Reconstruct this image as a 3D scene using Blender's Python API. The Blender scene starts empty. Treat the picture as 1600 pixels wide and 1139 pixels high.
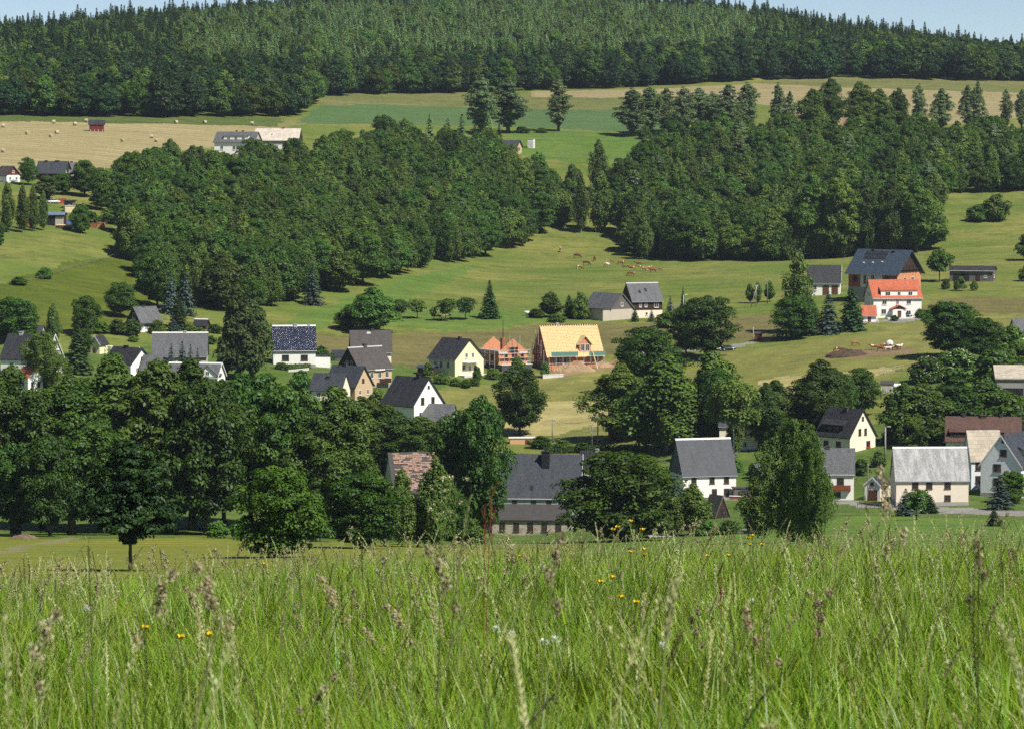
import bpy, bmesh, math, random
import numpy as np
from mathutils import Vector, Matrix

random.seed(7)
R = math.radians
scene = bpy.context.scene
COL = scene.collection

# ------------------------------------------------------------------ camera
F = 5692.0            # focal length in photo pixels (photo 1600 wide)
CX, CY, YH = 800.0, 569.5, 180.0
PITCH = math.atan((CY - YH) / F)
cam_data = bpy.data.cameras.new('camera')
cam = bpy.data.objects.new('camera', cam_data)
COL.objects.link(cam)
cam.location = (0, 0, 0)
cam.rotation_euler = (math.pi / 2 - PITCH, 0, 0)
cam_data.sensor_width = 36.0
cam_data.lens = 36.0 * F / 1600.0
cam_data.clip_start = 0.1
cam_data.clip_end = 20000
cam_data.dof.use_dof = True
cam_data.dof.focus_distance = 70.0
cam_data.dof.aperture_fstop = 20.0
scene.camera = cam

# ------------------------------------------------------------------ sky, sun, exposure
SUN_AZ = 48.0         # degrees to the right of straight behind the camera
SUN_EL = 52.0
sun_dir = Vector((math.sin(R(SUN_AZ)) * math.cos(R(SUN_EL)), -math.cos(R(SUN_AZ)) * math.cos(R(SUN_EL)), math.sin(R(SUN_EL))))
world = bpy.data.worlds.new('World')
scene.world = world
world.use_nodes = True
wn = world.node_tree
wn.nodes.clear()
w_out = wn.nodes.new('ShaderNodeOutputWorld')
w_bg = wn.nodes.new('ShaderNodeBackground')
w_sky = wn.nodes.new('ShaderNodeTexSky')
w_sky.sky_type = 'NISHITA'
w_sky.sun_disc = False
w_sky.sun_elevation = R(SUN_EL)
w_sky.sun_rotation = math.atan2(sun_dir.x, sun_dir.y)
w_sky.altitude = 500
w_sky.air_density = 0.5
w_sky.dust_density = 0.0
w_sky.ozone_density = 1.0
w_bg.inputs['Strength'].default_value = 0.07
wn.links.new(w_sky.outputs[0], w_bg.inputs['Color'])
wn.links.new(w_bg.outputs[0], w_out.inputs['Surface'])
sun_data = bpy.data.lights.new('sun', 'SUN')
sun_data.energy = 4.8
sun_data.angle = R(0.55)
sun_data.color = (1.0, 0.95, 0.86)
sun = bpy.data.objects.new('sun', sun_data)
COL.objects.link(sun)
sun.rotation_euler = sun_dir.to_track_quat('Z', 'Y').to_euler()
scene.view_settings.view_transform = 'Standard'
scene.view_settings.look = 'None'
scene.view_settings.exposure = 0.5
scene.view_settings.gamma = 1.0
scene.view_settings.use_curve_mapping = False
scene.render.engine = 'CYCLES'
scene.cycles.max_bounces = 4
scene.cycles.diffuse_bounces = 2
scene.cycles.transmission_bounces = 3
scene.cycles.transparent_max_bounces = 4
scene.cycles.volume_bounces = 0
scene.cycles.caustics_reflective = False
scene.cycles.caustics_refractive = False
scene.cycles.use_denoising = False
scene.cycles.use_adaptive_sampling = True
scene.cycles.adaptive_threshold = 0.025
scene.cycles.adaptive_min_samples = 24

# ------------------------------------------------------------------ projection helpers
_c, _s = math.cos(PITCH), math.sin(PITCH)
def slope_of(row):
    v = -(row - CY) / F
    return (-_s + v * _c) / (_c + v * _s)
def xfac(px, row):
    v = -(row - CY) / F
    return ((px - CX) / F) / (_c + v * _s)
def project(x, y, z):
    f = y * _c - z * _s
    u = y * _s + z * _c
    return CX + F * x / f, CY - F * u / f

# ------------------------------------------------------------------ terrain height field
NEAR = [(2, -1.32), (5, -1.63), (8, -1.95), (12, -2.41), (16, -2.86), (20, -3.27), (26, -3.90), (35, -4.88), (45, -6.01), (60, -7.84), (80, -10.7), (100, -13.8), (140, -19.5), (200, -26.6), (260, -33.6)]
COLS = {
 -900: (38, [(335,893),(450,868),(560,840),(640,815),(760,700),(860,620),(940,562),(1010,480),(1060,436),(1160,360),(1210,330),(1290,280),(1370,240),(1480,202),(1530,186),(2000,96),(2300,86),(3000,95),(6500,150)]),
 0:    (38, [(335,893),(450,868),(560,840),(640,815),(760,700),(860,620),(940,562),(1010,480),(1060,436),(1160,360),(1210,330),(1290,280),(1370,240),(1480,202),(1530,186),(2000,96),(2300,82),(3000,90),(6500,150)]),
 250:  (31, [(335,893),(450,866),(560,840),(640,815),(760,710),(860,640),(940,578),(1010,510),(1080,458),(1150,405),(1250,330),(1350,265),(1450,222),(1530,192),(2000,92),(2400,58),(3000,75),(6500,150)]),
 500:  (15,  [(335,887),(450,864),(560,846),(640,826),(760,740),(860,650),(975,572),(1050,505),(1110,458),(1250,370),(1400,275),(1500,225),(1560,202),(1620,185),(1760,151),(2000,112),(2550,34),(3200,52),(6500,150)]),
 800:  (0,  [(335,882),(450,864),(560,856),(640,849),(740,832),(800,768),(870,692),(925,640),(980,582),(1020,545),(1060,505),(1130,470),(1300,412),(1350,382),(1430,310),(1500,250),(1580,204),(1650,190),(1850,143),(2100,106),(2650,25),(3200,45),(6500,150)]),
 1100: (-8, [(335,878),(450,858),(560,848),(640,836),(740,785),(800,733),(870,672),(940,605),(1000,553),(1054,512),(1130,470),(1280,415),(1330,395),(1430,310),(1500,250),(1580,206),(1650,190),(1850,136),(2100,102),(2600,40),(3200,65),(6500,150)]),
 1400: (-14,[(335,874),(450,852),(560,838),(640,818),(740,788),(800,712),(880,625),(960,555),(1054,500),(1100,468),(1200,425),(1290,392),(1340,355),(1400,310),(1480,255),(1560,210),(1620,190),(1850,131),(2100,105),(2450,88),(3200,110),(6500,150)]),
 1600: (-16,[(335,874),(450,852),(560,838),(640,818),(740,783),(800,700),(880,615),(960,550),(1054,500),(1120,455),(1250,400),(1400,310),(1480,258),(1560,210),(1620,190),(1850,138),(2100,122),(2400,112),(3200,135),(6500,165)]),
 2500: (-16,[(335,874),(450,852),(560,838),(640,818),(740,783),(800,700),(880,615),(960,550),(1054,500),(1120,455),(1250,400),(1400,310),(1480,258),(1560,210),(1620,190),(1850,145),(2100,135),(2400,130),(3200,145),(6500,165)]),
}
def pchip(x, y, q):
    x = np.asarray(x, float); y = np.asarray(y, float)
    h = np.diff(x); dl = np.diff(y) / h
    m = np.zeros_like(y)
    m[0], m[-1] = dl[0], dl[-1]
    for i in range(1, len(x) - 1):
        if dl[i-1] * dl[i] > 0:
            w1, w2 = 2*h[i] + h[i-1], h[i] + 2*h[i-1]
            m[i] = (w1 + w2) / (w1 / dl[i-1] + w2 / dl[i])
    i = np.clip(np.searchsorted(x, q) - 1, 0, len(x) - 2)
    t = (q - x[i]) / h[i]
    return ((2*t**3 - 3*t**2 + 1) * y[i] + (t**3 - 2*t**2 + t) * h[i] * m[i] + (-2*t**3 + 3*t**2) * y[i+1] + (t**3 - t**2) * h[i] * m[i+1])
DG = np.concatenate([np.linspace(2, 60, 60), np.linspace(62, 560, 150), np.linspace(563, 1900, 540), np.linspace(1910, 6500, 240)])
cpx = sorted(COLS)
zc = []
for c in cpx:
    sh, prof = COLS[c]
    ds = [d for d, z in NEAR] + [d for d, r in prof]
    zs = [z - sh / F * d for d, z in NEAR] + [d * slope_of(r) for d, r in prof]
    z_ = pchip(ds, zs, DG)
    k = np.exp(-0.5 * (np.arange(-8, 9) / 3.5) ** 2); k /= k.sum()
    zsm = np.convolve(np.pad(z_, 8, mode='edge'), k, mode='valid')
    wgt = np.clip((DG - 300) / 100, 0, 1) * np.clip((6300 - DG) / 100, 0, 1)
    zc.append(z_ * (1 - wgt) + zsm * wgt)
zc = np.array(zc)
PG = np.linspace(-900, 2500, 171)
ZT = np.zeros((len(DG), len(PG)))
for i in range(len(DG)):
    ZT[i] = pchip(cpx, zc[:, i], PG)
# soften the kinks across columns
_k = np.exp(-0.5 * (np.arange(-6, 7) / 3.0) ** 2); _k /= _k.sum()
ZT = np.stack([np.convolve(np.pad(r, 6, mode='edge'), _k, mode='valid') for r in ZT])
def zt(x, y):
    x = np.asarray(x, float); y = np.asarray(y, float)
    yy = np.maximum(y, 2.0)
    p = np.clip(CX + F * x / yy, PG[0], PG[-1])
    fi = np.interp(yy, DG, np.arange(len(DG)))
    i = np.minimum(fi.astype(int), len(DG) - 2); ft = fi - i
    fj = (p - PG[0]) / (PG[1] - PG[0])
    j = np.minimum(fj.astype(int), len(PG) - 2); fu = fj - j
    z = (ZT[i, j] * (1-ft) * (1-fu) + ZT[i+1, j] * ft * (1-fu) + ZT[i, j+1] * (1-ft) * fu + ZT[i+1, j+1] * ft * fu)
    z = z + np.where(y < 2.0, (2.0 - y) * 0.11, 0.0)
    # gentle undulation of the ground
    z = z + 0.12 * np.sin(x * 0.11 + 1.3) * np.sin(y * 0.083) * np.clip((y - 60) / 200, 0, 1)
    return z
_ds = np.concatenate([np.arange(150, 900, 1.0), np.arange(900, 3000, 2.0)])
def hit(px, row, d=None):
    """the point of the land seen at a place of the picture"""
    if d is None:
        x = _ds * xfac(px, row)
        t = zt(x, _ds) - _ds * slope_of(row)
        idx = np.argmax(t >= 0)
        d = float(_ds[idx]) if t[idx] >= 0 else 2500.0
    x = d * xfac(px, row)
    return Vector((x, d, float(zt(x, d))))
def gz(x, y):
    return float(zt(x, y))

# ------------------------------------------------------------------ materials
def new_mat(name):
    m = bpy.data.materials.new(name)
    m.use_nodes = True
    nt = m.node_tree
    nt.nodes.clear()
    out = nt.nodes.new('ShaderNodeOutputMaterial')
    return m, nt, out
def N(nt, typ, **kw):
    n = nt.nodes.new(typ)
    for k, v in kw.items():
        if k in n.inputs.keys():
            n.inputs[k].default_value = v
        else:
            setattr(n, k, v)
    return n
def col4(c, f=1.0):
    return (min(c[0]*f, 1), min(c[1]*f, 1), min(c[2]*f, 1), 1)
def noise(nt, vec, scale, detail=4, rough=0.6):
    n = nt.nodes.new('ShaderNodeTexNoise')
    n.inputs['Scale'].default_value = scale
    n.inputs['Detail'].default_value = detail
    n.inputs['Roughness'].default_value = rough
    nt.links.new(vec, n.inputs['Vector'])
    return n
def ramp(nt, fac, stops):
    r = nt.nodes.new('ShaderNodeValToRGB')
    els = r.color_ramp.elements
    while len(els) < len(stops):
        els.new(0.5)
    for e, (p, c) in zip(els, stops):
        e.position = p
        e.color = col4(c)
    nt.links.new(fac, r.inputs['Fac'])
    return r
def mixc(nt, a, b, fac, mode='MIX'):
    m = nt.nodes.new('ShaderNodeMix')
    m.data_type = 'RGBA'
    m.blend_type = mode
    for sock, v in ((m.inputs['Factor'], fac), (m.inputs['A'], a), (m.inputs['B'], b)):
        pass
    fs = [i for i in m.inputs if i.name == 'Factor' and i.type == 'VALUE'][0]
    As = [i for i in m.inputs if i.name == 'A' and i.type == 'RGBA'][0]
    Bs = [i for i in m.inputs if i.name == 'B' and i.type == 'RGBA'][0]
    for sock, v in ((fs, fac), (As, a), (Bs, b)):
        if isinstance(v, bpy.types.NodeSocket):
            nt.links.new(v, sock)
        elif sock is fs:
            sock.default_value = v
        else:
            sock.default_value = col4(v)
    return [o for o in m.outputs if o.type == 'RGBA'][0]
def bump(nt, h, strength, dist):
    b = nt.nodes.new('ShaderNodeBump')
    b.inputs['Strength'].default_value = strength
    b.inputs['Distance'].default_value = dist
    nt.links.new(h, b.inputs['Height'])
    return b.outputs['Normal']
def principled(nt, out, color, rough=0.8, spec=0.3, normal=None, metal=0.0):
    p = nt.nodes.new('ShaderNodeBsdfPrincipled')
    if isinstance(color, bpy.types.NodeSocket):
        nt.links.new(color, p.inputs['Base Color'])
    else:
        p.inputs['Base Color'].default_value = col4(color)
    p.inputs['Roughness'].default_value = rough
    p.inputs['Specular IOR Level'].default_value = spec
    p.inputs['Metallic'].default_value = metal
    if normal is not None:
        nt.links.new(normal, p.inputs['Normal'])
    nt.links.new(p.outputs[0], out.inputs['Surface'])
    return p
MATS = {}
def plain(name, c, var=0.18, scale=1.5, rough=0.85, spec=0.25, bmp=0.3):
    if name in MATS: return MATS[name]
    m, nt, out = new_mat(name)
    tc = nt.nodes.new('ShaderNodeTexCoord')
    n1 = noise(nt, tc.outputs['Object'], scale)
    n2 = noise(nt, tc.outputs['Object'], scale * 9, 3)
    a = mixc(nt, col4(c, 1 - var), col4(c, 1 + var), n1.outputs['Fac'])
    b = mixc(nt, a, col4(c, 1 - 1.5 * var), ramp(nt, n2.outputs['Fac'], [(0.55, (0, 0, 0)), (0.75, (0.6, 0.6, 0.6))]).outputs['Color'])
    principled(nt, out, b, rough, spec, bump(nt, n2.outputs['Fac'], bmp, 0.02))
    MATS[name] = m
    return m
def tiles(name, c, tw=0.33, th=0.33, var=0.3, rough=0.7, spec=0.4, mortar=0.45, streak=0.35, bmp=0.7, light=None, lightamt=0.5):
    if name in MATS: return MATS[name]
    m, nt, out = new_mat(name)
    tc = nt.nodes.new('ShaderNodeTexCoord')
    br = nt.nodes.new('ShaderNodeTexBrick')
    nt.links.new(tc.outputs['UV'], br.inputs['Vector'])
    br.inputs['Color1'].default_value = col4(c, 1 - var)
    br.inputs['Color2'].default_value = col4(c, 1 + var)
    br.inputs['Mortar'].default_value = col4(c, mortar)
    br.inputs['Scale'].default_value = 1.0
    br.inputs['Mortar Size'].default_value = 0.02
    br.inputs['Brick Width'].default_value = tw
    br.inputs['Row Height'].default_value = th
    mp = nt.nodes.new('ShaderNodeMapping')
    mp.inputs['Scale'].default_value = (1.0, 0.25, 1.0)
    nt.links.new(tc.outputs['UV'], mp.inputs['Vector'])
    n1 = noise(nt, mp.outputs[0], 0.8, 6, 0.65)
    a = mixc(nt, br.outputs['Color'], col4(light or c, 1.0 if light else 1.45), ramp(nt, n1.outputs['Fac'], [(0.45, (0, 0, 0)), (0.7, (streak,) * 3)]).outputs['Color'])
    n3 = noise(nt, tc.outputs['UV'], 3.2, 3, 0.6)
    a = mixc(nt, a, col4(c, 0.6), ramp(nt, n3.outputs['Fac'], [(0.5, (0, 0, 0)), (0.75, (0.5, 0.5, 0.5))]).outputs['Color'])
    ad = nt.nodes.new('ShaderNodeMath'); ad.operation = 'ADD'
    nt.links.new(br.outputs['Fac'], ad.inputs[0]); nt.links.new(n1.outputs['Fac'], ad.inputs[1])
    principled(nt, out, a, rough, spec, bump(nt, br.outputs['Color'], bmp, 0.03))
    MATS[name] = m
    return m
def boards(name, c, w=0.16, var=0.3, rough=0.8):
    if name in MATS: return MATS[name]
    m, nt, out = new_mat(name)
    tc = nt.nodes.new('ShaderNodeTexCoord')
    br = nt.nodes.new('ShaderNodeTexBrick')
    mp = nt.nodes.new('ShaderNodeMapping')
    mp.inputs['Rotation'].default_value = (0, 0, R(90))
    nt.links.new(tc.outputs['UV'], mp.inputs['Vector'])
    nt.links.new(mp.outputs[0], br.inputs['Vector'])
    br.inputs['Color1'].default_value = col4(c, 1 - var)
    br.inputs['Color2'].default_value = col4(c, 1 + var)
    br.inputs['Mortar'].default_value = col4(c, 0.3)
    br.inputs['Mortar Size'].default_value = 0.012
    br.inputs['Brick Width'].default_value = 4.0
    br.inputs['Row Height'].default_value = w
    n1 = noise(nt, tc.outputs['UV'], 2.0, 5)
    a = mixc(nt, br.outputs['Color'], col4(c, 0.6), ramp(nt, n1.outputs['Fac'], [(0.5, (0, 0, 0)), (0.8, (0.5, 0.5, 0.5))]).outputs['Color'])
    principled(nt, out, a, rough, 0.25, bump(nt, br.outputs['Color'], 0.5, 0.02))
    MATS[name] = m
    return m
def leafmat(name, c1, c2, trans=0.25, gloss=0.015, hue=0.022, val=0.42, gl_rough=0.5):
    """foliage: two leaf tones mixed by each leaf's own tint, varied tree by tree"""
    if name in MATS: return MATS[name]
    m, nt, out = new_mat(name)
    at = nt.nodes.new('ShaderNodeAttribute'); at.attribute_name = 'tint'
    oi = nt.nodes.new('ShaderNodeObjectInfo')
    a = mixc(nt, c1, c2, at.outputs['Fac'])
    hs = nt.nodes.new('ShaderNodeHueSaturation')
    mr = nt.nodes.new('ShaderNodeMapRange')
    nt.links.new(oi.outputs['Random'], mr.inputs['Value'])
    mr.inputs['To Min'].default_value = 1 - val
    mr.inputs['To Max'].default_value = 1 + val
    mu = nt.nodes.new('ShaderNodeMath'); mu.operation = 'MULTIPLY'; mu.inputs[1].default_value = 7.31
    fr = nt.nodes.new('ShaderNodeMath'); fr.operation = 'FRACT'
    nt.links.new(oi.outputs['Random'], mu.inputs[0]); nt.links.new(mu.outputs[0], fr.inputs[0])
    mh = nt.nodes.new('ShaderNodeMapRange')
    nt.links.new(fr.outputs[0], mh.inputs['Value'])
    mh.inputs['To Min'].default_value = 0.5 - hue
    mh.inputs['To Max'].default_value = 0.5 + hue
    nt.links.new(mh.outputs[0], hs.inputs['Hue'])
    nt.links.new(mr.outputs[0], hs.inputs['Value'])
    nt.links.new(a, hs.inputs['Color'])
    df = nt.nodes.new('ShaderNodeBsdfDiffuse')
    tr = nt.nodes.new('ShaderNodeBsdfTranslucent')
    gl = nt.nodes.new('ShaderNodeBsdfGlossy'); gl.inputs['Roughness'].default_value = gl_rough
    gl.inputs['Color'].default_value = (0.8, 0.85, 0.85, 1)
    nt.links.new(hs.outputs[0], df.inputs['Color'])
    tcol = mixc(nt, hs.outputs[0], (1.0, 0.95, 0.25), 1.0, 'MULTIPLY')
    g2 = mixc(nt, tcol, (1.6, 1.6, 1.6), 1.0, 'MULTIPLY')
    nt.links.new(g2, tr.inputs['Color'])
    m1 = nt.nodes.new('ShaderNodeMixShader'); m1.inputs[0].default_value = trans
    m2 = nt.nodes.new('ShaderNodeMixShader'); m2.inputs[0].default_value = gloss
    nt.links.new(df.outputs[0], m1.inputs[1]); nt.links.new(tr.outputs[0], m1.inputs[2])
    nt.links.new(m1.outputs[0], m2.inputs[1]); nt.links.new(gl.outputs[0], m2.inputs[2])
    nt.links.new(m2.outputs[0], out.inputs['Surface'])
    MATS[name] = m
    return m
def groundmat(name, c, c2, c3=None, big=0.012, mid=0.12, fine=1.6, stripes=None, bmp=0.6):
    """grassland or field: broad patches, tussocks and fine blades"""
    if name in MATS: return MATS[name]
    m, nt, out = new_mat(name)
    tc = nt.nodes.new('ShaderNodeTexCoord')
    ob = tc.outputs['Object']
    n1 = noise(nt, ob, big, 5, 0.6)
    n2 = noise(nt, ob, mid, 5, 0.7)
    n3 = noise(nt, ob, fine, 3, 0.7)
    a = mixc(nt, c, c2, ramp(nt, n1.outputs['Fac'], [(0.38, (0, 0, 0)), (0.62, (1, 1, 1))]).outputs['Color'])
    a = mixc(nt, a, c3 or col4(c2, 0.6), ramp(nt, n2.outputs['Fac'], [(0.45, (0, 0, 0)), (0.66, (0.85, 0.85, 0.85))]).outputs['Color'])
    if stripes:
        ang, period, cs = stripes
        mp = nt.nodes.new('ShaderNodeMapping')
        mp.inputs['Rotation'].default_value = (0, 0, R(ang))
        nt.links.new(ob, mp.inputs['Vector'])
        wv = nt.nodes.new('ShaderNodeTexWave')
        wv.inputs['Scale'].default_value = 0.314 / period
        wv.inputs['Distortion'].default_value = 2.5
        wv.inputs['Detail'].default_value = 3
        wv.inputs['Detail Scale'].default_value = 0.5
        nt.links.new(mp.outputs[0], wv.inputs['Vector'])
        a = mixc(nt, a, cs, ramp(nt, wv.outputs['Fac'], [(0.35, (0, 0, 0)), (0.9, (0.7, 0.7, 0.7))]).outputs['Color'])
    hs = nt.nodes.new('ShaderNodeHueSaturation')
    mr = nt.nodes.new('ShaderNodeMapRange')
    mr.inputs['From Min'].default_value = 0.34; mr.inputs['From Max'].default_value = 0.66
    mr.inputs['To Min'].default_value = 0.62; mr.inputs['To Max'].default_value = 1.36
    n4 = noise(nt, ob, 0.33, 5, 0.75)
    av = nt.nodes.new('ShaderNodeMath'); av.operation = 'MULTIPLY_ADD'; av.inputs[1].default_value = 0.35
    sc4 = nt.nodes.new('ShaderNodeMath'); sc4.operation = 'MULTIPLY'; sc4.inputs[1].default_value = 0.65
    mp5 = nt.nodes.new('ShaderNodeMapping'); mp5.inputs['Scale'].default_value = (0.022, 0.16, 0.1)
    nt.links.new(ob, mp5.inputs['Vector'])
    n5 = noise(nt, mp5.outputs[0], 1.0, 5, 0.65)
    mx5 = nt.nodes.new('ShaderNodeMath'); mx5.operation = 'ADD'
    nt.links.new(n4.outputs['Fac'], mx5.inputs[0]); nt.links.new(n5.outputs['Fac'], mx5.inputs[1])
    sc4.inputs[1].default_value = 0.325
    nt.links.new(mx5.outputs[0], sc4.inputs[0]); nt.links.new(n3.outputs['Fac'], av.inputs[0]); nt.links.new(sc4.outputs[0], av.inputs[2])
    nt.links.new(av.outputs[0], mr.inputs['Value']); nt.links.new(mr.outputs[0], hs.inputs['Value'])
    nt.links.new(a, hs.inputs['Color'])
    principled(nt, out, hs.outputs[0], 0.95, 0.1, bump(nt, n3.outputs['Fac'], bmp, 0.35))
    MATS[name] = m
    return m

# ------------------------------------------------------------------ mesh building
class MB:
    def __init__(s):
        s.v = []; s.f = []
    def quad(s, *p):
        i = len(s.v); s.v += [tuple(q) for q in p]; s.f.append(tuple(range(i, i + len(p)))); return s
    def box(s, x0, x1, y0, y1, z0, z1):
        i = len(s.v)
        s.v += [(x0,y0,z0),(x1,y0,z0),(x1,y1,z0),(x0,y1,z0),(x0,y0,z1),(x1,y0,z1),(x1,y1,z1),(x0,y1,z1)]
        s.f += [(i,i+3,i+2,i+1),(i+4,i+5,i+6,i+7),(i,i+1,i+5,i+4),(i+1,i+2,i+6,i+5),(i+2,i+3,i+7,i+6),(i+3,i,i+4,i+7)]
        return s
    def prism(s, prof, x0, x1, axis='x'):
        """extrude a convex (y,z) outline along x"""
        i = len(s.v); n = len(prof)
        for x in (x0, x1):
            for a, b in prof:
                s.v.append((x, a, b) if axis == 'x' else (a, x, b))
        s.f.append(tuple(range(i + n - 1, i - 1, -1)))
        s.f.append(tuple(range(i + n, i + 2 * n)))
        for k in range(n):
            k2 = (k + 1) % n
            s.f.append((i + k, i + k2, i + n + k2, i + n + k))
        return s
    def vee(s, yl, zl, zr, yr, zr2, th, x0, x1, yc=0.0):
        """a thick roof of two slopes"""
        i = len(s.v)
        for x in (x0, x1):
            s.v += [(x,yl,zl),(x,yc,zr),(x,yr,zr2),(x,yl,zl+th),(x,yc,zr+th),(x,yr,zr2+th)]
        A, B = i, i + 6
        s.f += [(A+3,B+3,B+4,A+4),(A+4,B+4,B+5,A+5),(A,A+1,B+1,B),(A+1,A+2,B+2,B+1),(A,B,B+3,A+3),(A+2,A+5,B+5,B+2),
                (A,A+3,A+4,A+1),(A+1,A+4,A+5,A+2),(B,B+1,B+4,B+3),(B+1,B+2,B+5,B+4)]
        return s
    def tube(s, pts, rads, n=7, cap=True):
        rings = []
        P = [Vector(p) for p in pts]
        for k, p in enumerate(P):
            t = (P[min(k+1, len(P)-1)] - P[max(k-1, 0)]).normalized()
            a = t.cross(Vector((0, 0, 1)))
            if a.length < 0.05: a = t.cross(Vector((1, 0, 0)))
            a.normalize(); b = t.cross(a)
            i = len(s.v)
            for j in range(n):
                w = 2 * math.pi * j / n
                s.v.append(tuple(p + (a * math.cos(w) + b * math.sin(w)) * rads[k]))
            rings.append(i)
        for r0, r1 in zip(rings, rings[1:]):
            for j in range(n):
                j2 = (j + 1) % n
                s.f.append((r0 + j, r0 + j2, r1 + j2, r1 + j))
        if cap:
            s.f.append(tuple(rings[0] + j for j in range(n - 1, -1, -1)))
            s.f.append(tuple(rings[-1] + j for j in range(n)))
        return s
    def mesh(s, name, mat=None, smooth=False, uv=True):
        me = bpy.data.meshes.new(name)
        me.from_pydata(s.v, [], s.f)
        me.validate()
        bm = bmesh.new(); bm.from_mesh(me)
        bmesh.ops.recalc_face_normals(bm, faces=bm.faces)
        if uv:
            ul = bm.loops.layers.uv.new('UVMap')
            for f in bm.faces:
                n = f.normal
                h = Vector((0, 0, 1)).cross(n)
                u = h.normalized() if h.length > 0.02 else Vector((1, 0, 0))
                w = n.cross(u)
                for lp in f.loops:
                    lp[ul].uv = (lp.vert.co.dot(u), lp.vert.co.dot(w))
        for f in bm.faces: f.smooth = smooth
        bm.to_mesh(me); bm.free()
        if mat: me.materials.append(mat)
        return me
    def build(s, name, mat, parent=None, smooth=False):
        return link(name, s.mesh(name, mat, smooth), parent)
def link(name, me, parent=None):
    o = bpy.data.objects.new(name, me)
    COL.objects.link(o)
    if parent is not None: o.parent = parent
    return o
def tag(o, label=None, cat=None, group=None, kind=None):
    if label: o['label'] = label
    if cat: o['category'] = cat
    if group: o['group'] = group
    if kind: o['kind'] = kind
    return o
def empty(name, loc, rz=0.0, label=None, cat=None, group=None):
    o = bpy.data.objects.new(name, None)
    COL.objects.link(o)
    o.empty_display_size = 0.5
    o.location = loc
    o.rotation_euler = (0, 0, rz)
    return tag(o, label, cat, group)
def copy_thing(o, loc, rz, scale, label, group=None):
    c = o.copy(); COL.objects.link(c)
    c.location = loc; c.rotation_euler = (0, 0, rz); c.scale = scale
    c['label'] = label
    if group: c['group'] = group
    for ch in o.children:
        d = ch.copy(); COL.objects.link(d); d.parent = c
        for g in ch.children:
            e = g.copy(); COL.objects.link(e); e.parent = d
    return c

# ================================================================== THE LAND
def inpoly(px, py, poly):
    r = np.zeros(px.shape, bool)
    n = len(poly)
    for i in range(n):
        x1, y1 = poly[i]; x2, y2 = poly[(i + 1) % n]
        if y1 == y2: continue
        c = ((y1 > py) != (y2 > py)) & (px < (x2 - x1) * (py - y1) / (y2 - y1) + x1)
        r ^= c
    return r
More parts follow.
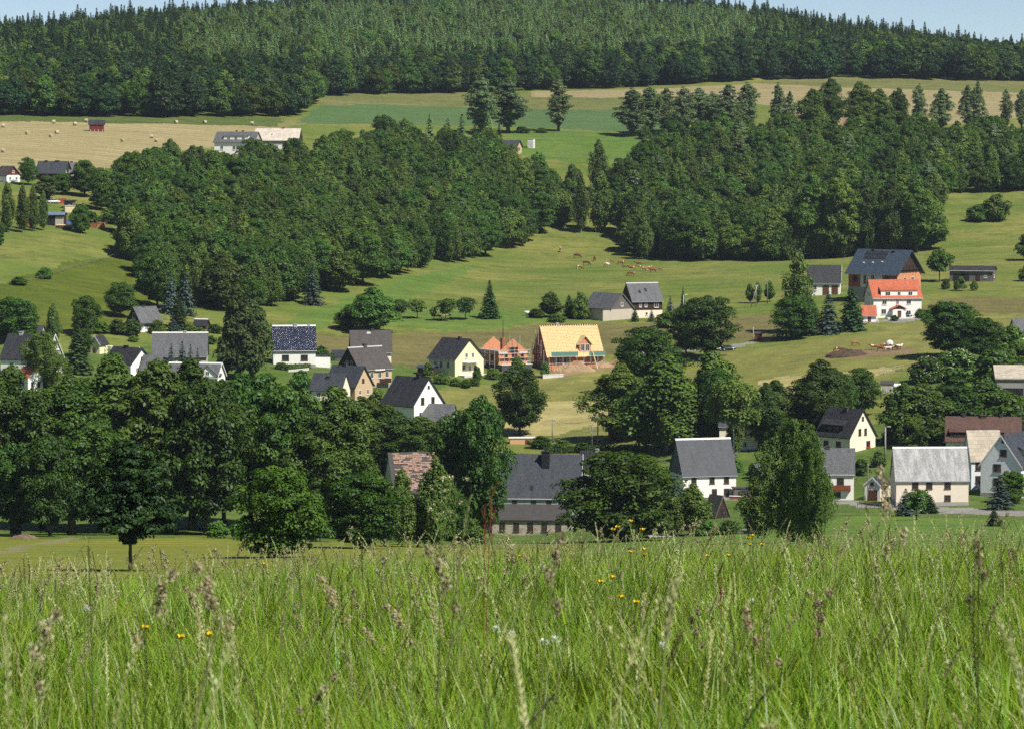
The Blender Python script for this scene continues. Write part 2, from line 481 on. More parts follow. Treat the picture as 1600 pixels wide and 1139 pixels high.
# outlines of the fields as they lie on the land, traced where the picture shows them
ZONES = [
 ('pasture', 100, 3000, [(-2000, -400), (4000, -400), (4000, 1000), (-2000, 1000)]),
 ('village_lawn', 500, 1010, [(-900, 850), (-900, 555), (230, 545), (420, 555), (480, 565), (690, 575), (700, 615), (660, 660), (770, 705), (880, 715), (1000, 700), (1170, 700), (1380, 660), (1420, 600), (1480, 560), (2500, 520), (2500, 850)]),
 ('barley_field', 60, 600, [(-2000, 1200), (-2000, 838), (0, 838), (130, 842), (300, 838), (600, 848), (800, 856), (930, 850), (900, 1200)]),
 ('sports_lawn', 60, 735, [(900, 1200), (915, 850), (960, 842), (1150, 836), (1340, 805), (1600, 812), (3000, 812), (3000, 1200)]),
 ('hay_meadow', 700, 1100, [(690, 612), (770, 597), (860, 588), (960, 572), (1150, 550), (1300, 528), (1440, 505), (1600, 470), (2500, 440), (2500, 515), (1480, 545), (1400, 590), (1250, 620), (1100, 640), (940, 672), (850, 672), (780, 668), (700, 640)]),
 ('dry_meadow', 700, 1000, [(760, 682), (700, 648), (790, 632), (930, 628), (960, 650), (930, 668), (860, 678)]),
 ('dry_meadow', 700, 1000, [(1150, 625), (1190, 595), (1300, 582), (1390, 572), (1400, 582), (1290, 600), (1200, 622)]),
 ('rough_meadow', 700, 1000, [(840, 706), (842, 682), (930, 671), (955, 680), (945, 700)]),
 ('brown_grass', 800, 1150, [(405, 545), (425, 526), (560, 522), (700, 524), (850, 507), (905, 506), (990, 505), (1060, 502), (1060, 530), (1000, 545), (945, 560), (680, 575), (480, 562)]),
 ('brown_grass', 800, 1150, [(1060, 512), (1120, 497), (1210, 488), (1225, 522), (1190, 534), (1060, 536)]),
 ('brown_grass', 900, 1250, [(1436, 476), (1500, 466), (2500, 450), (2500, 480), (1560, 489), (1438, 486)]),
 ('green_strip', 900, 1200, [(560, 512), (600, 500), (640, 490), (800, 486), (905, 488), (908, 502), (860, 504), (700, 518)]),
 ('green_strip', 900, 1400, [(410, 520), (470, 490), (560, 462), (640, 432), (760, 412), (700, 440), (640, 470), (560, 500), (430, 525)]),
 ('bright_meadow', 950, 1180, [(-2000, 520), (-2000, 440), (0, 445), (110, 410), (190, 398), (245, 410), (240, 480), (215, 495), (160, 520), (0, 520)]),
 ('stubble_field', 1200, 1600, [(-2000, 290), (-2000, 188), (0, 189), (100, 192), (300, 195), (440, 199), (455, 206), (440, 222), (240, 240), (190, 262), (0, 285)]),
 ('field_margin', 1200, 1700, [(-2000, 189), (-2000, 176), (0, 176), (440, 184), (440, 199), (300, 195), (100, 191)]),
 ('crop_field', 1300, 1900, [(462, 194), (505, 160), (600, 162), (740, 170), (980, 172), (1080, 176), (1070, 210), (960, 206), (820, 200), (640, 195)]),
 ('olive_meadow', 1300, 1900, [(490, 166), (510, 146), (740, 145), (830, 150), (980, 152), (1090, 160), (1080, 178), (980, 173), (740, 170), (600, 163)]),
 ('ripe_field', 1300, 2100, [(830, 152), (830, 143), (980, 141), (1060, 137), (1180, 131), (1300, 136), (1600, 146), (2500, 150), (2500, 186), (1600, 184), (1400, 200), (1240, 206), (1220, 170), (1170, 160), (1000, 153)]),
 ('olive_meadow', 1500, 2100, [(1180, 131), (1250, 121), (1600, 126), (2500, 128), (2500, 150), (1600, 146), (1300, 136)]),
 ('bare_earth', 1300, 1700, [(1225, 206), (1235, 184), (1262, 176), (1275, 206)]),
 ('bare_earth', 1300, 1700, [(1308, 206), (1316, 186), (1440, 180), (1450, 200), (1400, 208)]),
 ('green_strip', 1300, 1700, [(795, 203), (1075, 213), (1060, 232), (950, 262), (800, 245)]),
 ('bare_earth', 850, 1100, [(1290, 556), (1305, 546), (1380, 546), (1420, 541), (1432, 548), (1400, 556), (1340, 560)]),
 ('bare_earth', 850, 1100, [(850, 584), (870, 574), (930, 566), (962, 562), (972, 570), (930, 580), (880, 590)]),
 ('road', 650, 760, [(1060, 781), (1160, 776), (1230, 778), (1340, 785), (1400, 790), (1530, 796), (1620, 800), (2500, 800), (2500, 806), (1600, 806), (1500, 802), (1390, 796), (1330, 790), (1150, 782)]),
 ('road', 900, 1100, [(945, 560), (1000, 552), (1150, 538), (1214, 528), (1300, 512), (1380, 500), (1440, 495), (1440, 498), (1380, 504), (1300, 516), (1214, 532), (1150, 543), (1000, 556)]),
 ('farm_track', 1300, 1700, [(440, 214), (436, 196), (446, 192), (475, 193), (470, 196), (452, 198), (450, 214)]),
 ('farm_track', 300, 700, [(-300, 874), (0, 860), (60, 846), (130, 838), (132, 841), (70, 850), (0, 868), (-300, 884)]),
]
GM = {
 'meadow':        ((0.045, 0.075, 0.012), (0.06, 0.085, 0.018), (0.03, 0.05, 0.01)),
 'pasture':       ((0.106, 0.152, 0.028), (0.188, 0.188, 0.050), (0.080, 0.118, 0.022)),
 'village_lawn':  ((0.075, 0.130, 0.022), (0.110, 0.150, 0.035), (0.050, 0.085, 0.017)),
 'barley_field':  ((0.170, 0.180, 0.026), (0.215, 0.200, 0.036), (0.115, 0.150, 0.026)),
 'sports_lawn':   ((0.095, 0.170, 0.028), (0.125, 0.180, 0.034), (0.070, 0.130, 0.024)),
 'hay_meadow':    ((0.168, 0.174, 0.044), (0.220, 0.204, 0.062), (0.118, 0.138, 0.032)),
 'dry_meadow':    ((0.350, 0.300, 0.130), (0.310, 0.272, 0.110), (0.240, 0.228, 0.080)),
 'rough_meadow':  ((0.130, 0.165, 0.045), (0.190, 0.190, 0.065), (0.085, 0.125, 0.030)),
 'brown_grass':   ((0.135, 0.120, 0.044), (0.160, 0.140, 0.056), (0.100, 0.100, 0.034)),
 'green_strip':   ((0.090, 0.155, 0.028), (0.118, 0.172, 0.036), (0.070, 0.124, 0.023)),
 'bright_meadow': ((0.075, 0.105, 0.012), (0.105, 0.125, 0.018), (0.060, 0.085, 0.012)),
 'stubble_field': ((0.300, 0.252, 0.126), (0.340, 0.288, 0.150), (0.255, 0.220, 0.104)),
 'field_margin':  ((0.080, 0.115, 0.028), (0.105, 0.130, 0.034), (0.055, 0.080, 0.022)),
 'crop_field':    ((0.074, 0.130, 0.045), (0.088, 0.142, 0.050), (0.066, 0.116, 0.040)),
 'olive_meadow':  ((0.130, 0.145, 0.045), (0.165, 0.160, 0.060), (0.100, 0.115, 0.036)),
 'ripe_field':    ((0.290, 0.240, 0.130), (0.255, 0.215, 0.110), (0.225, 0.195, 0.095)),
 'bare_earth':    ((0.200, 0.140, 0.080), (0.240, 0.170, 0.100), (0.150, 0.105, 0.060)),
 'road':          ((0.220, 0.210, 0.190), (0.260, 0.250, 0.230), (0.180, 0.170, 0.150)),
 'farm_track':    ((0.185, 0.175, 0.075), (0.210, 0.195, 0.095), (0.150, 0.150, 0.055)),
}
LABELS_LAND = {}
def wob(x, y):
    return (np.sin(x*0.31+y*0.17) + np.sin(x*0.83-y*0.41+1.7)*0.6 + np.sin(x*1.9+y*1.3+0.4)*0.35)
def build_land():
    ys = np.concatenate([[-80, -40, -20, -8, -3], np.linspace(0.5, 2, 3), np.linspace(3, 60, 58), np.linspace(64, 560, 110), np.linspace(562.5, 1100, 216), np.linspace(1102.5, 1900, 300), np.linspace(1915, 3200, 70), [3500, 4000, 4800, 5600, 6500, 9000, 14000]])
    inner = np.arange(-160, 1761, 5.0)
    outer_l = -160 - np.array([20000, 12000, 7000, 4500, 3000, 2000, 1400, 1000, 700, 450, 250, 100.0])
    outer_r = 1760 + np.array([100, 250, 450, 700, 1000, 1400, 2000, 3000, 4500, 7000, 12000, 20000.0])
    ps = np.concatenate([outer_l, inner, outer_r])
    u = (ps - CX) / F
    Y, U = np.meshgrid(ys, u, indexing='ij')
    X = U * np.maximum(Y, 14.0)
    Z = zt(X, np.clip(Y, -80, 6500))
    nY, nX = Y.shape
    verts = np.stack([X, Y, Z], -1).reshape(-1, 3)
    idx = np.arange(nY * nX).reshape(nY, nX)
    q = np.stack([idx[:-1, :-1], idx[:-1, 1:], idx[1:, 1:], idx[1:, :-1]], -1).reshape(-1, 4)
    cen = verts[q].mean(1)
    jx = cen[:, 0] + 0.9 * wob(cen[:, 0] * 0.7, cen[:, 1] * 0.7)
    jy = cen[:, 1] + 2.2 * wob(cen[:, 1] * 0.5 + 9, cen[:, 0] * 0.6)
    yy = np.maximum(jy, 5)
    ppx, ppy = project(jx, yy, zt(jx, yy))
    zone = np.zeros(len(q), int)
    names = ['meadow']
    for nm, d0, d1, poly in ZONES:
        if nm not in names: names.append(nm)
        sel = inpoly(ppx, ppy, poly) & (cen[:, 1] > d0) & (cen[:, 1] < d1)
        zone[sel] = names.index(nm)
    stripes = {'stubble_field': (-62, 7.0, (0.240, 0.204, 0.098)), 'barley_field': (82, 9.0, (0.105, 0.150, 0.026)), 'hay_meadow': (20, 12.0, (0.150, 0.155, 0.045)), 'ripe_field': (75, 6.0, (0.26, 0.225, 0.11))}
    for i, nm in enumerate(names):
        fs = q[zone == i]
        if not len(fs): continue
        used, inv = np.unique(fs, return_inverse=True)
        me = bpy.data.meshes.new(nm)
        me.vertices.add(len(used)); me.vertices.foreach_set('co', verts[used].ravel())
        me.loops.add(len(fs) * 4); me.loops.foreach_set('vertex_index', inv.ravel().astype(np.int32))
        me.polygons.add(len(fs))
        me.polygons.foreach_set('loop_start', np.arange(0, len(fs) * 4, 4, dtype=np.int32))
        me.polygons.foreach_set('loop_total', np.full(len(fs), 4, dtype=np.int32))
        me.polygons.foreach_set('use_smooth', np.ones(len(fs), bool))
        me.update(calc_edges=True)
        c = GM[nm]
        me.materials.append(groundmat('ground_' + nm, *c, stripes=stripes.get(nm), big=0.03 if nm != 'meadow' else 0.3))
        tag(link(nm, me), kind='structure')
build_land()

# ================================================================== FOLIAGE SHAPES
def leaf_mesh(name, P, Nn, S, T, mat, aspect=0.6, seed=0, droop=0.0):
    """every leaf spray is a small folded diamond of its own"""
    rng = np.random.default_rng(seed)
    n = len(P)
    Nn = Nn / np.maximum(np.linalg.norm(Nn, axis=1, keepdims=True), 1e-6)
    A = rng.normal(size=(n, 3)); A[:, 2] -= droop * 3
    A -= Nn * (A * Nn).sum(1, keepdims=True)
    A /= np.maximum(np.linalg.norm(A, axis=1, keepdims=True), 1e-6)
    B = np.cross(Nn, A)
    s = S[:, None]
    V = np.empty((n, 4, 3))
    V[:, 0] = P - A * s
    V[:, 1] = P + B * s * aspect + Nn * s * 0.22
    V[:, 2] = P + A * s
    V[:, 3] = P - B * s * aspect + Nn * s * 0.22
    me = bpy.data.meshes.new(name)
    me.vertices.add(n * 4); me.vertices.foreach_set('co', V.ravel())
    me.loops.add(n * 4); me.loops.foreach_set('vertex_index', np.arange(n * 4, dtype=np.int32))
    me.polygons.add(n)
    me.polygons.foreach_set('loop_start', np.arange(0, n * 4, 4, dtype=np.int32))
    me.polygons.foreach_set('loop_total', np.full(n, 4, dtype=np.int32))
    me.update(calc_edges=True)
    at = me.attributes.new('tint', 'FLOAT', 'POINT')
    at.data.foreach_set('value', np.repeat(np.clip(T, 0, 1), 4).astype(np.float32))
    me.materials.append(mat)
    return me
def f_round(t): return np.sqrt(np.clip(1 - (2*t - 1)**2, 0, 1)) ** 0.85
def f_egg(t): return np.clip(np.sin(np.pi * np.clip(t, 0, 1) ** 0.75), 0, 1) ** 0.75
def f_tall(t): return np.clip((np.clip(t * 5, 0, 1) ** 0.5) * (1 - t ** 5), 0, 1) * (0.78 + 0.22 * np.sin(t * 3.1))
def f_birch(t): return np.clip(np.clip(t * 4, 0, 1) ** 0.6 * (1 - t ** 3.6), 0, 1)
def f_oval(t): return np.clip(1 - np.abs(2*t - 1) ** 3.2, 0, 1) ** 0.6
def f_pop(t): return np.clip(np.clip(t * 4, 0, 1) ** 0.5 * (1 - t ** 6.0), 0, 1) * (0.82 + 0.18 * np.sin(t * 3.1))
def f_cone(t): return np.clip(np.clip(t * 8, 0, 1) * (1 - t) ** 0.8, 0, 1)
def f_bush(t): return np.clip(np.sqrt(np.clip(1 - t**2, 0, 1)) * (0.85 + 0.15 * np.clip(t * 6, 0, 1)), 0, 1)
def crown_pts(seed, z0, z1, w, prof, ncl, per, csize, flat=0.75, hang=0.0, lump=0.3, shell=0.42, up=0.5):
    rng = np.random.default_rng(seed)
    t = rng.random(ncl * 3)
    keep = rng.random(ncl * 3) < np.clip(prof(t) + 0.12, 0, 1)
    t = t[keep][:ncl]; n = len(t)
    a = rng.random(n) * 2 * np.pi
    ph = rng.random(6) * 6.28
    lob = 1 + lump * (np.sin(2*a + ph[0] + 3*t) * 0.5 + np.sin(3*a + ph[1] - 5*t) * 0.5 + np.sin(9*t + ph[2] + a) * 0.5)
    rr = np.clip(w/2 - csize * 0.75, 0.05 * w, None) * prof(t) * rng.random(n) ** shell * lob
    C = np.stack([rr*np.cos(a), rr*np.sin(a), z0 + csize*0.5 + t*(z1 - z0 - csize)], 1)
    cs = csize * (0.65 + 0.7 * rng.random(n))
    cs *= np.clip(0.55 + prof(t) * 0.6, 0.5, 1.15)
    ct = rng.random(n)
    m = n * per
    ci = np.repeat(np.arange(n), per)
    d = rng.normal(size=(m, 3)); d /= np.linalg.norm(d, axis=1, keepdims=True)
    d[:, 2] = np.where(d[:, 2] < -0.35, -d[:, 2], d[:, 2])
    rad = cs[ci] * (0.55 + 0.5 * rng.random(m) ** 0.6)
    P = C[ci] + d * rad[:, None] * np.array([1, 1, flat])
    if hang > 0:
        P[:, 2] -= hang * cs[ci] * rng.random(m) ** 2 * 2.2
    Nn = d * 1.0 + np.array([0, 0, up]) + rng.normal(size=(m, 3)) * 0.32
    T = 0.72 * ct[ci] + 0.28 * rng.random(m)
    return P, Nn, T, C
def trunk_mb(seed, h, r, C=None, nl=9, lean=0.02):
    rng = random.Random(seed)
    mb = MB()
    pts, rd = [], []
    for k in range(7):
        f = k / 6
        pts.append((rng.uniform(-1, 1) * lean * h * f, rng.uniform(-1, 1) * lean * h * f, h * f - 0.6 * (k == 0)))
        rd.append(r * (1.35 if k == 0 else 1 - 0.78 * f))
    mb.tube(pts, rd, 8)
    if C is not None and len(C):
        for i in rng.sample(range(len(C)), min(nl, len(C))):
            c = Vector(C[i])
            f = min(0.85, max(0.25, (c.z * 0.62) / h))
            k = f * 6; k0 = int(k)
            s = Vector(pts[k0]).lerp(Vector(pts[min(k0+1, 6)]), k - k0)
            e = s.lerp(c, 0.85)
            mid = s.lerp(e, 0.5) + Vector((0, 0, 0.08 * (e - s).length))
            mb.tube([s, mid, e], [r * 0.36 * (1 - 0.5*f), r * 0.22, r * 0.08], 5)
    return mb
BARK = plain('bark', (0.075, 0.06, 0.045), 0.35, 3.0)
BIRCHBARK = plain('birch_bark', (0.48, 0.46, 0.42), 0.25, 2.0)
LM = {
 'ashd':  leafmat('leaf_ash_dark', (0.038, 0.080, 0.012), (0.096, 0.160, 0.028), gloss=0.015, trans=0.32, hue=0.012, val=0.2),
 'fdark': leafmat('leaf_forest_dark', (0.016, 0.045, 0.013), (0.044, 0.090, 0.027), trans=0.2, val=0.35),
 'dark':  leafmat('leaf_dark', (0.012, 0.034, 0.008), (0.030, 0.066, 0.013), trans=0.15, val=0.1),
 'oak':   leafmat('leaf_oak', (0.032, 0.082, 0.012), (0.080, 0.156, 0.022), trans=0.32, hue=0.012, val=0.28),
 'ash':   leafmat('leaf_ash', (0.048, 0.102, 0.015), (0.118, 0.194, 0.034), gloss=0.015, trans=0.34),
 'maple': leafmat('leaf_maple', (0.024, 0.066, 0.008), (0.058, 0.126, 0.014), trans=0.28, val=0.1),
 'bright':leafmat('leaf_bright', (0.042, 0.112, 0.010), (0.094, 0.190, 0.019), trans=0.3, hue=0.008, val=0.12),
 'poplar':leafmat('leaf_poplar', (0.092, 0.150, 0.052), (0.185, 0.255, 0.105), gloss=0.03, trans=0.36, val=0.2),
 'birch': leafmat('leaf_birch', (0.066, 0.122, 0.022), (0.142, 0.218, 0.042), trans=0.36, hue=0.012, val=0.28),
 'spruce':leafmat('needle_spruce', (0.020, 0.050, 0.014), (0.048, 0.094, 0.028), trans=0.15),
 'blue':  leafmat('needle_blue', (0.030, 0.055, 0.040), (0.075, 0.115, 0.092), trans=0.1),
 'larch': leafmat('needle_larch', (0.130, 0.235, 0.082), (0.220, 0.330, 0.130), trans=0.36, val=0.28),
 'pine':  leafmat('needle_pine', (0.036, 0.062, 0.016), (0.068, 0.106, 0.026), trans=0.15),
 'bush':  leafmat('leaf_bush', (0.042, 0.096, 0.013), (0.098, 0.170, 0.026), trans=0.3),
 'fruit': leafmat('leaf_fruit', (0.044, 0.096, 0.014), (0.096, 0.168, 0.026), trans=0.3),
}
PROTO = {}
def proto_broad(key, mat, seed, H, W, bare, prof, ncl, per, cs, leaf, bark=None, tr=None, hang=0.0, flat=0.75, lump=0.3, shell=0.42, up=0.5, nl=10, aspect=0.6, top=0.72):
    P, Nn, T, C = crown_pts(seed, bare, H, W, prof, ncl, per, cs, flat, hang, lump, shell, up)
    rng = np.random.default_rng(seed + 5)
    S = leaf * (0.6 + 0.8 * rng.random(len(P)))
    me = leaf_mesh(key + '_crown', P, Nn, S, T, LM[mat], aspect, seed, 0.5 if hang else 0.0)
    tm = trunk_mb(seed, H * top, tr or H * 0.022, C, nl).mesh(key + '_trunk', bark or BARK, True, False)
    PROTO.setdefault(key, []).append((tm, me, H, W))
def proto_conifer(key, mat, seed, H, W, bare, levels, nb, leaf, droop=0.35, power=0.85, dens=1.0):
    rng = np.random.default_rng(seed)
    P, Nn, S, T = [], [], [], []
    for k in range(levels):
        f = (k + 0.5 * rng.random()) / levels
        z = bare + (H - bare) * f ** 0.92
        Lm = W / 2 * max(0.02, (1 - f)) ** power
        nbr = max(4, int(nb * (1 - 0.55 * f)))
        a0 = rng.random() * 6.28
        for b in range(nbr):
            a = a0 + 6.283 * b / nbr + rng.normal() * 0.22
            L = Lm * (0.68 + 0.42 * rng.random())
            tt = rng.random()
            ns = max(2, int(dens * (2 + L / leaf * 1.15)))
            for q in range(ns):
                s = (q + 0.7) / ns
                side = rng.normal() * 0.20 * L * (0.35 + s) * 0.8
                dz = -droop * L * s * (0.75 + 0.25 * s) + 0.22 * droop * L * s ** 4 + rng.normal() * 0.05 * L
                ca, sa = math.cos(a), math.sin(a)
                P.append((ca * L * s - sa * side, sa * L * s + ca * side, z + dz))
                Nn.append((ca * 0.55 + rng.normal() * 0.3, sa * 0.55 + rng.normal() * 0.3, 0.9))
                S.append(leaf * (0.7 + 0.6 * rng.random()) * (1.15 - 0.5 * f))
                T.append(0.3 * tt + 0.35 * rng.random() + 0.35 * s)
    for q in range(6):
        P.append((0, 0, H - 0.25 * leaf * q)); Nn.append((math.cos(q * 2.1), math.sin(q * 2.1), 0.1)); S.append(leaf * (0.25 + 0.1 * q)); T.append(0.8)
    me = leaf_mesh(key + '_crown', np.array(P), np.array(Nn), np.array(S), np.array(T), LM[mat], 0.62, seed, 0.25)
    tm = trunk_mb(seed, H * 0.93, H * 0.014, None).mesh(key + '_trunk', BARK, True, False)
    PROTO.setdefault(key, []).append((tm, me, H, W))
for s in range(3):
    proto_broad('oak', 'oak', 10 + s, 18, 15, 1.4, f_round, 230, 100, 1.55, 0.29)
    proto_broad('ash', 'ash', 20 + s, 26, 16, 2.0, f_egg, 330, 100, 1.6, 0.32, lump=0.4, nl=16, shell=0.5)
    proto_broad('ashd', 'ashd', 170 + s, 26, 16, 1.6, f_egg, 400, 110, 1.45, 0.26, lump=0.4, nl=16, shell=0.5)
    proto_broad('maple', 'maple', 30 + s, 15, 14, 0.0, f_round, 240, 110, 1.35, 0.25)
    proto_broad('bright', 'bright', 40 + s, 14, 13, -0.3, f_round, 230, 110, 1.3, 0.24)
    proto_broad('poplar', 'poplar', 50 + s, 24, 9, 2.0, f_pop, 260, 64, 1.0, 0.28, lump=0.5, shell=0.5)
    proto_broad('birch', 'birch', 60 + s, 16, 8.5, 1.0, f_birch, 170, 80, 1.05, 0.26, bark=BIRCHBARK, hang=0.7, lump=0.38, shell=0.5, tr=0.16, top=0.85)
    proto_broad('broad', 'ash', 70 + s, 15, 10.5, 0.6, f_egg, 150, 80, 1.4, 0.33)
    proto_broad('bush', 'bush', 80 + s, 5, 6, 0.0, f_bush, 70, 60, 0.85, 0.26, tr=0.08)
    proto_broad('fdark', 'fdark', 160 + s, 17, 11, 0.4, f_egg, 130, 80, 1.5, 0.36)
    proto_conifer('spruce', 'spruce', 90 + s, 22, 8, 0.4, 40, 11, 0.62, dens=1.1)
    proto_conifer('larch', 'larch', 100 + s, 19, 7, 0.6, 32, 10, 0.62, droop=0.2, dens=1.1, power=0.75)
for s in range(2):
    proto_broad('fruit', 'fruit', 110 + s, 6, 6.4, 1.5, f_round, 56, 60, 0.85, 0.24, lump=0.45, tr=0.16)
    proto_conifer('bluespruce', 'blue', 120 + s, 12, 6.4, 0.2, 22, 12, 0.44, droop=0.3, dens=1.2)
    proto_conifer('yewcone', 'spruce', 125 + s, 9, 5.2, 0.0, 24, 14, 0.40, droop=0.12, power=0.6, dens=1.3)
    proto_broad('pine', 'pine', 130 + s, 17, 9, 0.5, f_birch, 130, 80, 1.35, 0.34, lump=0.5, shell=0.5)
    proto_broad('weeping', 'birch', 140 + s, 20, 13, 0.4, f_oval, 380, 110, 1.0, 0.21, bark=BIRCHBARK, hang=0.9, lump=0.6, shell=0.6, tr=0.3, up=0.2, nl=16, top=0.85)
    proto_broad('highbirch', 'birch', 180 + s, 16, 9, 7.0, f_oval, 130, 90, 1.0, 0.24, bark=BIRCHBARK, hang=0.6, tr=0.16, top=0.85)
    proto_broad('darkmaple', 'dark', 150 + s, 13, 9, 2.2, f_egg, 190, 130, 1.0, 0.19, lump=0.55, tr=0.22, flat=0.5)

def place(name, kind, x, y, H, W, label, cat, group=None, var=None, rz=None):
    tm, me, h0, w0 = PROTO[kind][(var if var is not None else random.randrange(99)) % len(PROTO[kind])]
    o = empty(name, (x, y, gz(x, y)), random.uniform(0, 6.28) if rz is None else rz, label, cat, group)
    o.scale = (W / w0, W / w0, H / h0)
    link('trunk', tm, o); link('crown', me, o)
    return o
NAMES = {'highbirch': 'birch_tree', 'ashd': 'ash_tree', 'fdark': 'broadleaf_tree', 'oak': 'broadleaf_tree', 'ash': 'ash_tree', 'maple': 'maple_tree', 'bright': 'maple_tree', 'poplar': 'poplar_tree', 'birch': 'birch_tree', 'weeping': 'birch_tree', 'broad': 'broadleaf_tree', 'bush': 'bush', 'spruce': 'spruce_tree', 'larch': 'larch_tree', 'fruit': 'fruit_tree', 'bluespruce': 'blue_spruce', 'yewcone': 'conifer_shrub', 'pine': 'pine_tree', 'darkmaple': 'maple_tree'}
TREES = []
def tree(kind, px, base, top, wpx, label, group=None, d=None, var=None):
    p = hit(px, base, d)
    k = p.y / F
    _, gr = project(p.x, p.y, p.z)
    o = place(NAMES[kind], kind, p.x, p.y, max(1.0, (gr - top) * k), wpx * k, label, 'bush' if kind in ('bush', 'yewcone') else 'tree', group, var)
    TREES.append((px, base, o))
    return o

# ================================================================== HOUSES
WHITE = plain('render_white', (0.86, 0.84, 0.79), 0.06, 0.8)
CREAM = plain('render_cream', (0.84, 0.76, 0.60), 0.07, 0.8)
YELLOW = plain('render_yellow', (0.80, 0.74, 0.46), 0.06, 0.8)
PALEBLUE = plain('render_pale_blue', (0.76, 0.79, 0.82), 0.06, 0.8)
PEACH = plain('render_peach', (0.82, 0.71, 0.58), 0.07, 0.8)
TAN = plain('render_tan', (0.55, 0.40, 0.25), 0.10, 0.8)
BEIGE = plain('render_beige', (0.50, 0.44, 0.36), 0.12, 0.8)
GREYWALL = plain('render_grey', (0.36, 0.35, 0.33), 0.15, 0.8)
MINT = plain('render_mint', (0.38, 0.45, 0.40), 0.08, 0.8)
STONE = plain('plinth_stone', (0.30, 0.29, 0.27), 0.2, 2)
CONCRETE = plain('concrete', (0.62, 0.60, 0.56), 0.12, 0.8)
STONEWALL = tiles('stone_wall', (0.40, 0.35, 0.29), 0.6, 0.3, 0.25, 0.9, 0.2)
SLATE = tiles('slate_dark', (0.034, 0.035, 0.040), 0.3, 0.25, 0.3, 0.6, 0.25, light=(0.065, 0.065, 0.07))
SLATEBLUE = tiles('slate_blue', (0.048, 0.054, 0.066), 0.3, 0.25, 0.3, 0.6, 0.25, light=(0.085, 0.09, 0.10))
SLATEGREY = tiles('slate_grey', (0.105, 0.108, 0.115), 0.3, 0.25, 0.25, 0.65, 0.25, light=(0.18, 0.18, 0.185))
SLATEPALE = tiles('slate_pale', (0.30, 0.30, 0.30), 0.3, 0.25, 0.22, 0.7, 0.35, light=(0.52, 0.51, 0.49), streak=0.9)
BROWNGREY = tiles('slate_brown', (0.068, 0.060, 0.056), 0.3, 0.25, 0.25, 0.7, 0.3, light=(0.11, 0.098, 0.09))
BLUEROOF = tiles('blue_tiles', (0.042, 0.060, 0.085), 0.3, 0.3, 0.2, 0.5, 0.45)
REDTILE = tiles('red_tiles', (0.44, 0.115, 0.055), 0.3, 0.35, 0.2, 0.7, 0.3)
BROWNTILE = tiles('brown_tiles', (0.095, 0.050, 0.038), 0.3, 0.35, 0.3, 0.7, 0.3)
BEIGEROOF = tiles('weathered_sheets', (0.42, 0.37, 0.29), 1.0, 0.9, 0.15, 0.8, 0.2)
PALEROOF = tiles('pale_sheets', (0.50, 0.44, 0.37), 1.0, 1.1, 0.12, 0.8, 0.2)
TARROOF = plain('tar_roof', (0.055, 0.052, 0.05), 0.3, 1.0, 0.75)
PINKTILE = tiles('pink_tiles', (0.36, 0.23, 0.18), 0.3, 0.35, 0.4, 0.8, 0.2)
DKWOOD = boards('boards_dark', (0.045, 0.028, 0.02))
BRWOOD = boards('boards_brown', (0.14, 0.055, 0.03))
GYWOOD = boards('boards_grey', (0.15, 0.135, 0.12))
REDWOOD = boards('boards_red', (0.17, 0.03, 0.025))
NEWWOOD = plain('fresh_timber', (0.74, 0.57, 0.32), 0.15, 1.5)
SHEATH = boards('fresh_sheathing', (0.68, 0.48, 0.23), 0.3, 0.12)
BRICK = tiles('brick_orange', (0.60, 0.27, 0.14), 0.36, 0.24, 0.12, 0.85, 0.2, mortar=0.8, streak=0.15)
BRICKRED = tiles('brick_red', (0.30, 0.10, 0.06), 0.36, 0.24, 0.2, 0.85, 0.2, mortar=1.2, streak=0.15)  # red brick, also the shaded copy of the orange brick
FRAMEW = plain('frame_white', (0.72, 0.71, 0.69), 0.05)
FRAMEB = plain('frame_brown', (0.09, 0.05, 0.03), 0.1)
METAL = plain('zinc', (0.42, 0.43, 0.45), 0.1, 1, 0.45, 0.5)
STEEL = plain('galvanised_pipe', (0.45, 0.45, 0.46), 0.1, 1, 0.4, 0.5)
CHIM = tiles('chimney_brick', (0.10, 0.085, 0.08), 0.25, 0.1, 0.2, 0.8, 0.2)
CHIMRED = tiles('chimney_red', (0.40, 0.15, 0.09), 0.25, 0.1, 0.2, 0.8, 0.2)
BLACKM = plain('black_paint', (0.02, 0.02, 0.022), 0.2, 2, 0.5)  # black parts, also painted shade inside open fronts and openings
OLDPOLE = plain('grey_pole_wood', (0.20, 0.18, 0.16), 0.2, 2)
PALEWOOD = plain('pale_wood', (0.42, 0.38, 0.32), 0.2, 2)
GREENNET = plain('green_net', (0.12, 0.24, 0.20), 0.15, 2)
def glassmat():
    m, nt, out = new_mat('window_glass')
    tc = nt.nodes.new('ShaderNodeTexCoord')
    n1 = noise(nt, tc.outputs['Object'], 0.9, 2)
    c = mixc(nt, (0.012, 0.013, 0.016), (0.05, 0.052, 0.055), n1.outputs['Fac'])
    principled(nt, out, c, 0.06, 0.6)
    return m
GLASS = glassmat()
